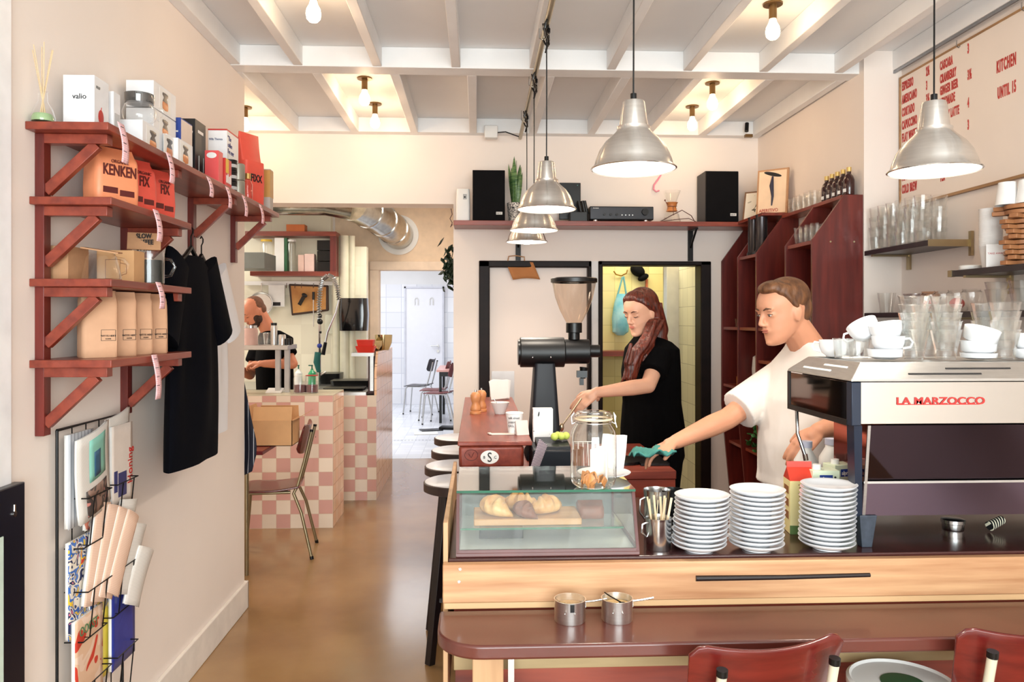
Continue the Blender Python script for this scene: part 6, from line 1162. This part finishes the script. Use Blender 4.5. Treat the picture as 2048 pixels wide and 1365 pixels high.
# striped apron
t = thing('striped_apron', 'navy apron with white stripes hanging behind the end of the left wall', 'apron', (-1.33, 4.27, 1.78))
def ap(u, v):
    w = .03+.34*min(1, v*1.1)*(1-.25*max(0, v-.85)*4); return V((-.25+(u)*(.12+w*.82)+.02*math.sin(v*5), .02*math.sin(u*16+v*2)*(.3+v), -v*1.05-.06*math.sin(u*PI)*(v**3)))
MB().grid(ap, 24, 24).build('apron_cloth', stripes('pinstripe', (22, 24, 40), (190, 190, 196), 'X', .03, .1), t, solid=.004, smooth=60)
MB().tube([(-.2, 0, 0), (-.19, .0, .08), (-.16, 0, 0)], .004, 6).build('neck_loop', INK, t)
MB().box(-.07, -.03, -.049, -.04, .0, .06).tube([(-.05, -.045, .03), (-.1, -.02, .03), (-.18, .0, .06)], .005, 8).build('wall_hook', STEEL, t)
# far room furniture
for k, (px, y, rz, lb) in enumerate(((838, 12.9, 1.35, 'grey chair farthest left in the white tiled room'), (868, 12.1, 1.5, 'chair tucked at the far table, second from left'), (880, 11.6, 1.3, 'chair tucked at the far table, nearest the camera'))):
    p = at(px, Y=y); school_chair((p.x-.0, y, 0), rz, lb, pm('far_chair_wood', (120, 60, 60), .4) if k else pm('far_chair_grey', (70, 66, 70), .4), BRSTEEL, 1.05, group='chairs in the far room')
t = thing('far_table', 'long pinkish table in the white tiled room', 'table', (at(930, Y=12).x, 12.1, 0)); MB().box(-.42, .6, -.5, .7, .77, .8).build('table_top', pm('table_pink', (226, 170, 160), .3), t); MB().box(-.38, .56, -.46, .66, .7, .7695).build('apron_frame', BLKPL, t)
for x, y in ((-.36, -.45), (.5, -.45), (-.36, .65), (.5, .65)): MB().box(x-.02, x+.02, y-.02, y+.02, 0, .7).build('leg', BLKPL, t)
q = MB().obox((0, 0, .006), (.3, .2, .01), (0, 0, .3)).obox((.25, .12, .02), (.25, .2, .03), (0, 0, -.2)).build('floor_clutter', BLKPL, None, (at(862, Y=10.9).x, 10.9, .001)); tag(q, 'dark bag lying on the tiles under the far chairs', 'bag')
q = MB().obox((0, 0, .004), (.32, .24, .006), (0, 0, .1)).build('floor_paper', PAPER, None, (at(852, Y=10.6).x, 10.6, .001)); tag(q, 'white paper sheet on the tiled floor of the far room', 'paper')
# table and chair behind the camera side, mirrored in the machine
t = thing('cafe_table', 'dark red cafe table mirrored in the back of the espresso machine', 'table', (1.75, .55, 0)); MB().box(-.35, .4, -.35, .35, .73, .76).build('table_top', TOP, t, bev=.005); MB().cyl((0, 0, 0), (0, 0, .73), .03).build('leg', BLACK, t); MB().cyl((0, 0, 0), (0, 0, .02), .2).build('foot', BLACK, t)
# ================================================================== people
def blob(name, mb, mat, parent, vox, it=5, fac=.5, origin=V((0, 0, 0))):
    m2 = MB(); m2.v = [tuple(V(p)-origin) for p in mb.v]; m2.f = mb.f; m2.m = mb.m
    o = m2.build(name, mat, parent, smooth=0)
    r = o.modifiers.new('r', 'REMESH'); r.mode = 'VOXEL'; r.voxel_size = vox; r.use_smooth_shade = True
    q = o.modifiers.new('s', 'SMOOTH'); q.factor = fac; q.iterations = it
    dg = bpy.context.evaluated_depsgraph_get(); me = bpy.data.meshes.new_from_object(o.evaluated_get(dg)); o.modifiers.clear(); old = o.data; o.data = me; me.name = name; bpy.data.meshes.remove(old)
    me.polygons.foreach_set('use_smooth', [True]*len(me.polygons)); return o
def frame(f, up=(0, 0, 1)):
    f = V(f).normalized(); l = V(up).cross(f).normalized(); u = f.cross(l); return Matrix((f, l, u)).transposed()
def head(mb, c, R, s=1.0, male=False):
    P_ = lambda x, y, z: c+R@V((x*s, y*s, z*s))
    # lofted head: rows (z, front x, back x, half width, face squareness); the front follows the profile of a face
    jw = .048 if male else .042
    rows = [(-.116, .072, .03, .012), (-.112, .084, .018, .026), (-.1, .0905, .004, .037), (-.085, .089, -.02, jw), (-.07, .0885, -.045, jw+.006), (-.056, .0905, -.062, jw+.011), (-.04, .0895, -.078, .063), (-.02, .0885, -.09, .068), (0, .087, -.1, .071),
            (.018, .0925, -.105, .0725), (.035, .095, -.107, .074), (.055, .09, -.104, .0735), (.075, .078, -.094, .068), (.092, .06, -.077, .056), (.105, .034, -.052, .038), (.112, .008, -.024, .014)]
    n = 36; secs = []
    for z, xf_, xb, hw in rows:
        cx = (xf_+xb)/2; rx = (xf_-xb)/2; q = []
        for k in range(n):
            a = 2*PI*k/n; ca, sa = math.cos(a), math.sin(a)
            e = .82 if ca > 0 else 1.0
            q.append(P_(cx+rx*math.copysign(abs(ca)**e, ca)*(1 if ca < 0 else 1), hw*math.copysign(abs(sa)**.92, sa)*(1-.1*max(0, ca)), z))
        secs.append(q)
    mb.loft(secs)
    E = lambda p, r: mb.ell(P_(*p), [a*s for a in r], R, 20, 14)
    for y in (-1, 1):
        E((-.004, .072*y, -.012), (.018, .008, .03)); E((-.012, .077*y, -.002), (.012, .006, .02)); E((.0805, .03*y, .021), (.012, .02, .006)); E((.0735, .031*y, .002), (.0135, .0145, .0105)); E((.098, .0095*y, -.033), (.0095, .007, .007))
    mb.caps(P_(.087, 0, .014), P_(.104, 0, -.022), .0065*s, .0095*s); E((.1065, 0, -.0275), (.01, .0095, .008)); E((.0855, 0, -.054), (.012, .021, .012)); E((.082, 0, -.101), (.013, .018, .012))
    return P_
def face(parent, c, R, org, s=1.0, down=True, lip=(190, 96, 86), brow=(80, 44, 30)):
    P_ = lambda x, y, z: c+R@V((x*s, y*s, z*s))-org
    b = MB(); b.ell(P_(.0945, 0, -.0525), (.0055*s, .019*s, .0035*s), R).ell(P_(.0935, 0, -.0595), (.006*s, .016*s, .0042*s), R); b.build('lips', pm('lips%d' % lip[0], lip, .4), parent)
    for y in (-1, 1):
        b = MB(); b.tube([P_(.0925, .013*y, .0215), P_(.0925, .028*y, .0275), P_(.083, .045*y, .0235)], [.0024*s, .0036*s, .0018*s], 6).build('eyebrow', pm('brow%d' % brow[0], brow, .8), parent)
        if down: MB().tube([P_(.0865, .02*y, -.003), P_(.0872, .031*y, -.0065), P_(.0805, .0435*y, -.003)], [.001*s, .0019*s, .0012*s], 6).build('closed_eyelashes', INK, parent)
        else:
            MB().ell(P_(.0835, .031*y, .0005), (.0045*s, .009*s, .0035*s), R).build('eye', pm('eye_white', (206, 196, 190), .3), parent); MB().ell(P_(.0868, .031*y, .0), (.002*s, .0042*s, .0036*s), R).build('iris', pm('iris', (50, 36, 28), .2), parent)
            MB().tube([P_(.085, .02*y, .0035), P_(.0875, .031*y, .005), P_(.08, .0435*y, .003)], .0012*s, 6).build('eyelashes', INK, parent)
def hand(mb, w, d, n, side, curl=.4, s=1.0):
    """w wrist, d pointing direction, n palm normal, side towards the thumb"""
    w = V(w); d = V(d).normalized(); n = (V(n)-d*V(n).dot(d)).normalized(); sd = d.cross(n); sd = sd if sd.dot(V(side)) > 0 else -sd
    mb.caps(w-d*.01, w+d*.03, .024*s, .025*s)
    for i, (off, ln) in enumerate(((.03, .068), (.010, .078), (-.010, .072), (-.028, .056))):
        k = w+d*(.088-.004*abs(i-1))*s+sd*off*s; mb.caps(w+d*.02*s+sd*off*.7*s, k, .0145*s, .0115*s)
        p, dr = k, d.copy(); c_ = curl*(1+.12*i)
        for j, fr in enumerate((.45, .32, .23)):
            a = c_*(.8 if j == 0 else 1.0); ax = math.cos(a); bx = math.sin(a); nn = dr.cross(sd).normalized(); nn = nn if nn.dot(n) > 0 or j > 0 else -nn
            if nn.dot(n-dr*n.dot(dr)) < 0: nn = -nn
            dr = (dr*ax+nn*bx).normalized(); q = p+dr*ln*fr*s; mb.caps(p, q, (.0092-.0008*j)*s, (.0086-.0008*j)*s, 10); p = q
    t0_ = w+d*.022*s+sd*.022*s; t1_ = t0_+(sd*.62+d*.7+n*.3).normalized()*.042*s; t2_ = t1_+(sd*.15+d*.9+n*.45).normalized()*.03*s
    mb.caps(t0_, t1_, .0145*s, .011*s).caps(t1_, t2_, .0108*s, .0088*s)
def arm(mb, sh, el, wr, r=(.047, .038, .026)):
    mb.caps(sh, el, r[0], r[1]); m = V(el).lerp(V(wr), .3); mb.caps(el, m, r[1], r[1]*1.02).caps(m, wr, r[1]*1.02, r[2])
def legs(mb, hipc, fdir, feet, r=(.088, .058, .042), z=.09):
    sd = V((-fdir[1], fdir[0], 0))
    for s_, ft in zip((1, -1), feet):
        h = V(hipc)+sd*.085*s_; a = V((ft[0], ft[1], z)); k = h.lerp(a, .5)+V((fdir[0], fdir[1], 0))*.03
        mb.caps(h, k, r[0], r[1]).caps(k, k.lerp(a, .35), r[1]*.95, r[1]*.98).caps(k.lerp(a, .35), a, r[1]*.98, r[2])
def secs_of(rows, fdir, n=28):
    f = V((fdir[0], fdir[1], 0)).normalized(); l = V((-f.y, f.x, 0)); out = []
    for cx, cy, z, rf, rl, tl in rows:
        out.append([V((cx, cy, z))+f*(rf*math.copysign(abs(math.cos(a))**.85, math.cos(a)))+l*(rl*math.copysign(abs(math.sin(a))**.85, math.sin(a)))+V((0, 0, tl*math.cos(a))) for a in [2*PI*k/n for k in range(n)]])
    return out
def cloth(name, c, c2=None, rough=.85, bump=.12, sc=7): return pm(name, c, rough, 0, .08, sc, bump, col2=c2)
def sneaker(mb, x, y, f):
    f = V((f[0], f[1], 0)).normalized(); p = V((x, y, 0)); mb.loft([[p+f*(a*.13+.04)+V((-f.y, f.x, 0))*b_*.043*(1-.15*max(0, a))+V((0, 0, z)) for a, b_ in [(math.cos(t_), math.sin(t_)) for t_ in [2*PI*k/20 for k in range(20)]]] for z in (.002, .03, .045)]).caps(p+V((0, 0, .04)), p+V((0, 0, .1)), .05, .042).caps(p+V((0, 0, .04)), p+f*.12+V((0, 0, .03)), .045, .028)
# ---- the woman in black
A = lambda px, py, y: at(px, py, Y=y)
org = V((.92, 4.02, 0)); per = thing('person', 'woman with long red-brown hair in a black T-shirt looking down and reaching left', 'person', org)
fd = (-.93, -.36); hc = A(1281, 624, 3.97); R = frame((-.74, -.62, -.30)); b = MB()
head(b, hc, R, .98); nb = A(1306, 692, 4.02); b.caps(hc+R@V((-.03, 0, -.06)), nb, .05, .056)
b.loft(secs_of([(.9, 4.02, 1.44, .07, .08, 0), (.91, 4.02, 1.40, .09, .165, 0), (.9, 4.02, 1.25, .112, .15, 0), (.91, 4.02, 1.08, .095, .125, 0), (.92, 4.02, .93, .12, .165, 0), (.93, 4.02, .84, .11, .16, 0)], fd))
shL, elL, wrL = A(1318, 712, 3.88), A(1296, 772, 3.76), A(1190, 786, 3.66)
shR, elR, wrR = A(1292, 712, 4.17), A(1282, 800, 4.2), A(1236, 778, 4.02)
arm(b, shL, elL, wrL, (.046, .038, .024)); arm(b, shR, elR, wrR, (.045, .037, .024))
hand(b, wrL, (-.8, -.1, -.55), (-.2, .5, -.7), (0, -.4, .8), .35, .95); hand(b, wrR, (-.9, -.1, -.1), (0, 0, -1), (0, -1, 0), .5, .9)
legs(b, (.93, 4.02, .88), fd, ((.96, 3.9), (.93, 4.14)))
body = blob('body', b, SKIN, per, .0042, 5, .5, org); face(per, hc, R, org, .98, True, (206, 122, 104), (92, 52, 36))
b = MB().loft(secs_of([(.895, 4.02, 1.462, .062, .08, .012), (.905, 4.02, 1.435, .085, .135, 0), (.91, 4.02, 1.40, .108, .182, 0), (.905, 4.02, 1.28, .135, .172, 0), (.91, 4.02, 1.12, .135, .165, 0), (.915, 4.02, .98, .15, .18, 0), (.915, 4.02, .9, .152, .18, 0)], fd))
for s_, e_ in ((shL, elL), (shR, elR)): e2 = s_.lerp(e_, .62); b.tube([s_+(s_-e_)*.12+V((0, 0, .0)), s_, e2], [.05, .066, .07], 20)
blob('tshirt', b, pm('black_tee', (7, 6, 7), .95, 0, .1, 7, .12, spec=.08), per, .007, 4, .5, org)
b = MB(); legs(b, (.93, 4.02, .88), fd, ((.96, 3.9), (.93, 4.14)), (.1, .07, .055), .06); b.loft(secs_of([(.92, 4.02, .97, .13, .165, 0), (.93, 4.02, .84, .13, .17, 0)], fd)); blob('trousers', b, pm('black_trousers', (9, 9, 12), .95, spec=.1), per, .009, 4, .5, org)
b = MB(); sneaker(b, .96, 3.9, fd); sneaker(b, .93, 4.14, fd); blob('shoes', b, cloth('dark_shoes', (30, 28, 30)), per, .007, 3, .5, org)
HAIRW = pm('auburn_hair', (52, 20, 14), .38, col2=(122, 50, 32), scale=60, stretch=(1.6, 1.6, .12), bump=.5, detail=6)
b = MB(); Pw = lambda x, y, z: hc+R@V((x, y, z))
b.ell(Pw(-.03, 0, .036), (.09, .082, .087), R, 22, 16).ell(Pw(-.05, 0, -.03), (.066, .076, .09), R, 20, 14).ell(Pw(.012, 0, .085), (.062, .062, .034), R, 18, 12)
for y in (-1, 1): b.caps(Pw(.05, .036*y, .082), Pw(.02, .07*y, .045), .018, .014).caps(Pw(.02, .07*y, .045), Pw(-.022, .078*y, .0), .014, .014).ell(Pw(.022, .052*y, .074), (.03, .02, .022), R).caps(Pw(-.03, .07*y, .02), Pw(-.04, .066*y, -.08), .024, .03)
for path, rs in ((((1306, 622, 4.0), (1316, 660, 4.0), (1318, 700, 3.98)), (.055, .055, .03)), (((1306, 648, 3.9), (1290, 678, 3.86), (1272, 705, 3.82), (1264, 740, 3.81), (1258, 768, 3.83)), (.016, .02, .022, .018, .008)), (((1308, 650, 3.92), (1302, 690, 3.86), (1288, 722, 3.83)), (.018, .02, .01)), (((1262, 690, 3.8), (1252, 725, 3.8), (1254, 752, 3.82)), (.01, .012, .006))):
    pts_ = [A(*p_) for p_ in path]
    for i in range(len(pts_)-1): b.caps(pts_[i], pts_[i+1], rs[i], rs[i+1])
rr = random.Random(2)
for k_ in range(34):
    base = [V(A(*p_)) for p_ in ((1312+rr.uniform(-8, 6), 640, 3.93), (1296, 676, 3.87), (1276, 706, 3.83), (1264, 738, 3.82), (1256, 764, 3.83))]; o1 = V((rr.gauss(0, .014), rr.gauss(0, .016), 0)); o2 = V((rr.gauss(0, .016), rr.gauss(0, .014), rr.gauss(0, .02)))
    pts_ = [q_+o1.lerp(o2, i/4) for i, q_ in enumerate(base)]
    b.tube([pts_[0], pts_[0].lerp(pts_[1], .5), pts_[1], pts_[1].lerp(pts_[2], .5)+V((.004, 0, 0)), pts_[2], pts_[3], pts_[4]], [.008, .011, .012, .012, .011, .009, .004], 8)
    bk = [V(A(*p_)) for p_ in ((1306, 606, 4.0), (1312+rr.uniform(-4, 4), 645, 4.0), (1316+rr.uniform(-5, 5), 686, 4.0))]; j_ = V((rr.gauss(0, .015), rr.gauss(0, .03), 0)); b.tube([bk[0]+j_*.7, bk[1]+j_*.6, bk[2]+j_*.7], [.012, .013, .006], 8)
blob('hair', b, HAIRW, per, .0042, 3, .5, org)
MB().ell(Pw(.0, .084, -.045)-org, .005).build('earring', STEEL, per)
pl = A(1150, 812, 3.63); q = MB().cyl(pl+V((.03, 0, .035)), pl+V((-.06, -.01, -.09)), .005, .003, 8).ell(pl+V((-.065, -.01, -.1)), (.012, .01, .02)).build('steel_spoon', pm('spoon_warm', (190, 170, 140), .25, .9)); tag(q, 'small metal spoon in the reaching hand of the woman', 'spoon')
# ---- the man in white
org = V((1.27, 2.92, 0)); per = thing('person', 'brown-haired man in a white T-shirt leaning forward with his arm stretched left', 'person', org)
fd = (-.97, -.2); hc = A(1566, 622, 2.88); R = frame((-.93, -.28, -.22)); b = MB()
head(b, hc, R, 1.03, True); nb = A(1618, 700, 2.93); b.caps(hc+R@V((-.035, 0, -.06)), nb, .057, .066)
hx0 = nb.x
b.loft(secs_of([(hx0+.01, 2.93, 1.43, .075, .09, 0), (hx0+.02, 2.93, 1.38, .1, .19, 0), (hx0+.01, 2.93, 1.24, .12, .17, 0), (hx0+.0, 2.93, 1.08, .11, .15, 0), (hx0+.02, 2.93, .93, .12, .165, 0), (hx0+.03, 2.93, .86, .11, .16, 0)], fd))
shR, elR, wrR = A(1572, 752, 3.08), A(1455, 838, 3.0), A(1352, 884, 2.9)
shL, elL, wrL = A(1656, 748, 2.76), A(1704, 842, 2.72), A(1636, 862, 2.63)
arm(b, shR, elR, wrR, (.052, .042, .028)); arm(b, shL, elL, wrL, (.052, .042, .028))
hand(b, wrR, (-.9, -.1, -.36), (-.1, 0, -.9), (0, -1, .2), .35, 1.0); hand(b, wrL, (-.72, -.1, -.62), (.5, .6, -.5), (-.6, 0, .6), .3, 1.0)
fe = ((1.26, 2.82), (1.36, 3.03)); legs(b, (hx0+.03, 2.93, .9), fd, fe)
blob('body', b, SKIN2, per, .0045, 5, .5, org); face(per, hc, R, org, 1.03, False, (186, 110, 92), (90, 62, 44))
WT_ = cloth('white_tee', (238, 230, 222), (246, 240, 234))
b = MB().loft(secs_of([(hx0+.0, 2.93, 1.46, .068, .085, .01), (hx0+.015, 2.93, 1.425, .09, .15, 0), (hx0+.02, 2.93, 1.38, .12, .205, 0), (hx0+.0, 2.93, 1.25, .155, .2, 0), (hx0-.02, 2.93, 1.08, .155, .185, 0), (hx0-.02, 2.93, .96, .155, .185, 0), (hx0-.03, 2.93, .92, .152, .18, 0)], fd))
for s_, e_, f_ in ((shR, elR, .82), (shL, elL, .7)): e2 = s_.lerp(e_, f_); b.tube([s_+(s_-e_)*.1+V((0, 0, .0)), s_, e2], [.06, .078, .083], 22)
blob('tshirt', b, WT_, per, .007, 4, .5, org)
b = MB(); legs(b, (hx0+.03, 2.93, .9), fd, fe, (.105, .08, .062), .06); b.loft(secs_of([(hx0+.02, 2.93, .97, .135, .17, 0), (hx0+.03, 2.93, .86, .13, .17, 0)], fd)); blob('trousers', b, cloth('navy_trousers', (26, 30, 48)), per, .009, 4, .5, org)
b = MB(); sneaker(b, *fe[0], fd); sneaker(b, *fe[1], fd); blob('shoes', b, MATS['dark_shoes'], per, .007, 3, .5, org)
b = MB(); Pw = lambda x, y, z: hc+R@V((x*1.03, y*1.03, z*1.03))
b.ell(Pw(-.024, 0, .046), (.094, .081, .078), R, 22, 16).ell(Pw(-.058, 0, .0), (.054, .07, .07), R, 20, 14).ell(Pw(.04, .01, .096), (.05, .052, .026), R, 18, 12)
for y in (-1, 1): b.caps(Pw(.026, .063*y, .07), Pw(-.006, .075*y, .015), .014, .009).ell(Pw(.02, .055*y, .08), (.034, .02, .024), R)
blob('hair', b, pm('brown_hair', (74, 44, 26), .5, col2=(128, 84, 52), scale=50, stretch=(1, 1, .4), bump=.5), per, .005, 4, .5, org)
cl = A(1305, 900, 2.86); b = MB().grid(lambda u, v: cl+V(((u-.5)*.16, (v-.5)*.1+.02*math.sin(u*9), .012*math.sin(u*14+v*5)-.03*abs(u-.6))), 14, 10)
q = b.build('cleaning_cloth', pm('cloth_teal', (70, 140, 132), .85, var=.1), None, solid=.006, smooth=60); tag(q, 'teal cleaning cloth under the outstretched hand of the man in white', 'cloth')
# ---- the cook
org = V((-1.72, 6.62, 0)); per = thing('person', 'bearded man in a black T-shirt bending over the kitchen counter', 'person', org)
fd = (-.9, -.43); hc = A(507, 623, 6.52); R = frame((-.62, -.55, -.56)); b = MB(); head(b, hc, R, 1.04, True); nb = A(540, 668, 6.6); b.caps(hc+R@V((-.035, 0, -.05)), nb, .058, .068); nx = nb.x
b.loft(secs_of([(nx+.02, 6.62, 1.42, .09, .1, 0), (nx+.04, 6.62, 1.38, .12, .19, 0), (nx+.04, 6.62, 1.2, .13, .18, 0), (nx+.06, 6.62, .95, .12, .165, 0), (nx+.07, 6.62, .86, .11, .16, 0)], fd))
s1, e1, w1 = A(566, 690, 6.45), A(585, 728, 6.4), A(528, 728, 6.36); s2, e2_, w2 = A(520, 690, 6.8), A(500, 750, 6.7), A(480, 740, 6.5)
arm(b, s1, e1, w1, (.052, .043, .03)); arm(b, s2, e2_, w2, (.052, .043, .03)); hand(b, w1, (-.95, -.1, .05), (-.2, .2, -.9), (0, -1, .2), .6, 1.05); hand(b, w2, (-.9, -.2, -.1), (0, 0, -1), (0, -1, 0), .6)
fe = ((nx+.05, 6.5), (nx+.1, 6.76)); legs(b, (nx+.06, 6.62, .9), fd, fe); blob('body', b, pm('skin_ruddy', (206, 132, 100), .5), per, .006, 4, .5, org); face(per, hc, R, org, 1.04, True, (150, 80, 66), (60, 40, 30))
b = MB().loft(secs_of([(nx, 6.62, 1.46, .075, .09, 0), (nx+.04, 6.62, 1.4, .14, .2, 0), (nx+.03, 6.62, 1.2, .15, .195, 0), (nx+.04, 6.62, .9, .15, .18, 0)], fd))
for s_, e_ in ((s1, e1), (s2, e2_)): b.tube([s_+(s_-e_)*.15, s_, s_.lerp(e_, .6)], [.055, .075, .078], 18)
blob('tshirt', b, MATS['black_tee'], per, .009, 4, .5, org)
b = MB(); legs(b, (nx+.06, 6.62, .9), fd, fe, (.105, .08, .062), .05); b.loft(secs_of([(nx+.05, 6.62, .97, .135, .17, 0), (nx+.06, 6.62, .86, .13, .17, 0)], fd)); blob('trousers', b, MATS['navy_trousers'], per, .012, 4, .5, org)
b = MB(); sneaker(b, *fe[0], fd); sneaker(b, *fe[1], fd); blob('shoes', b, MATS['dark_shoes'], per, .009, 3, .5, org)
Pw = lambda x, y, z: hc+R@V((x*1.04, y*1.04, z*1.04)); BRD = pm('dark_beard', (58, 36, 26), .8, var=.3, scale=60, bump=.6)
b = MB().ell(Pw(.045, 0, -.085), (.05, .052, .042), R).ell(Pw(.02, .05, -.05), (.04, .02, .05), R).ell(Pw(.02, -.05, -.05), (.04, .02, .05), R).ell(Pw(.09, 0, -.043), (.008, .028, .006), R); blob('beard', b, BRD, per, .006, 3, .5, org)
b = MB().ell(Pw(-.028, 0, .038), (.086, .079, .079), R).ell(Pw(-.05, 0, -.01), (.058, .07, .06), R); blob('hair', b, pm('cropped_hair', (110, 72, 52), .8, var=.2, scale=60), per, .006, 3, .5, org)
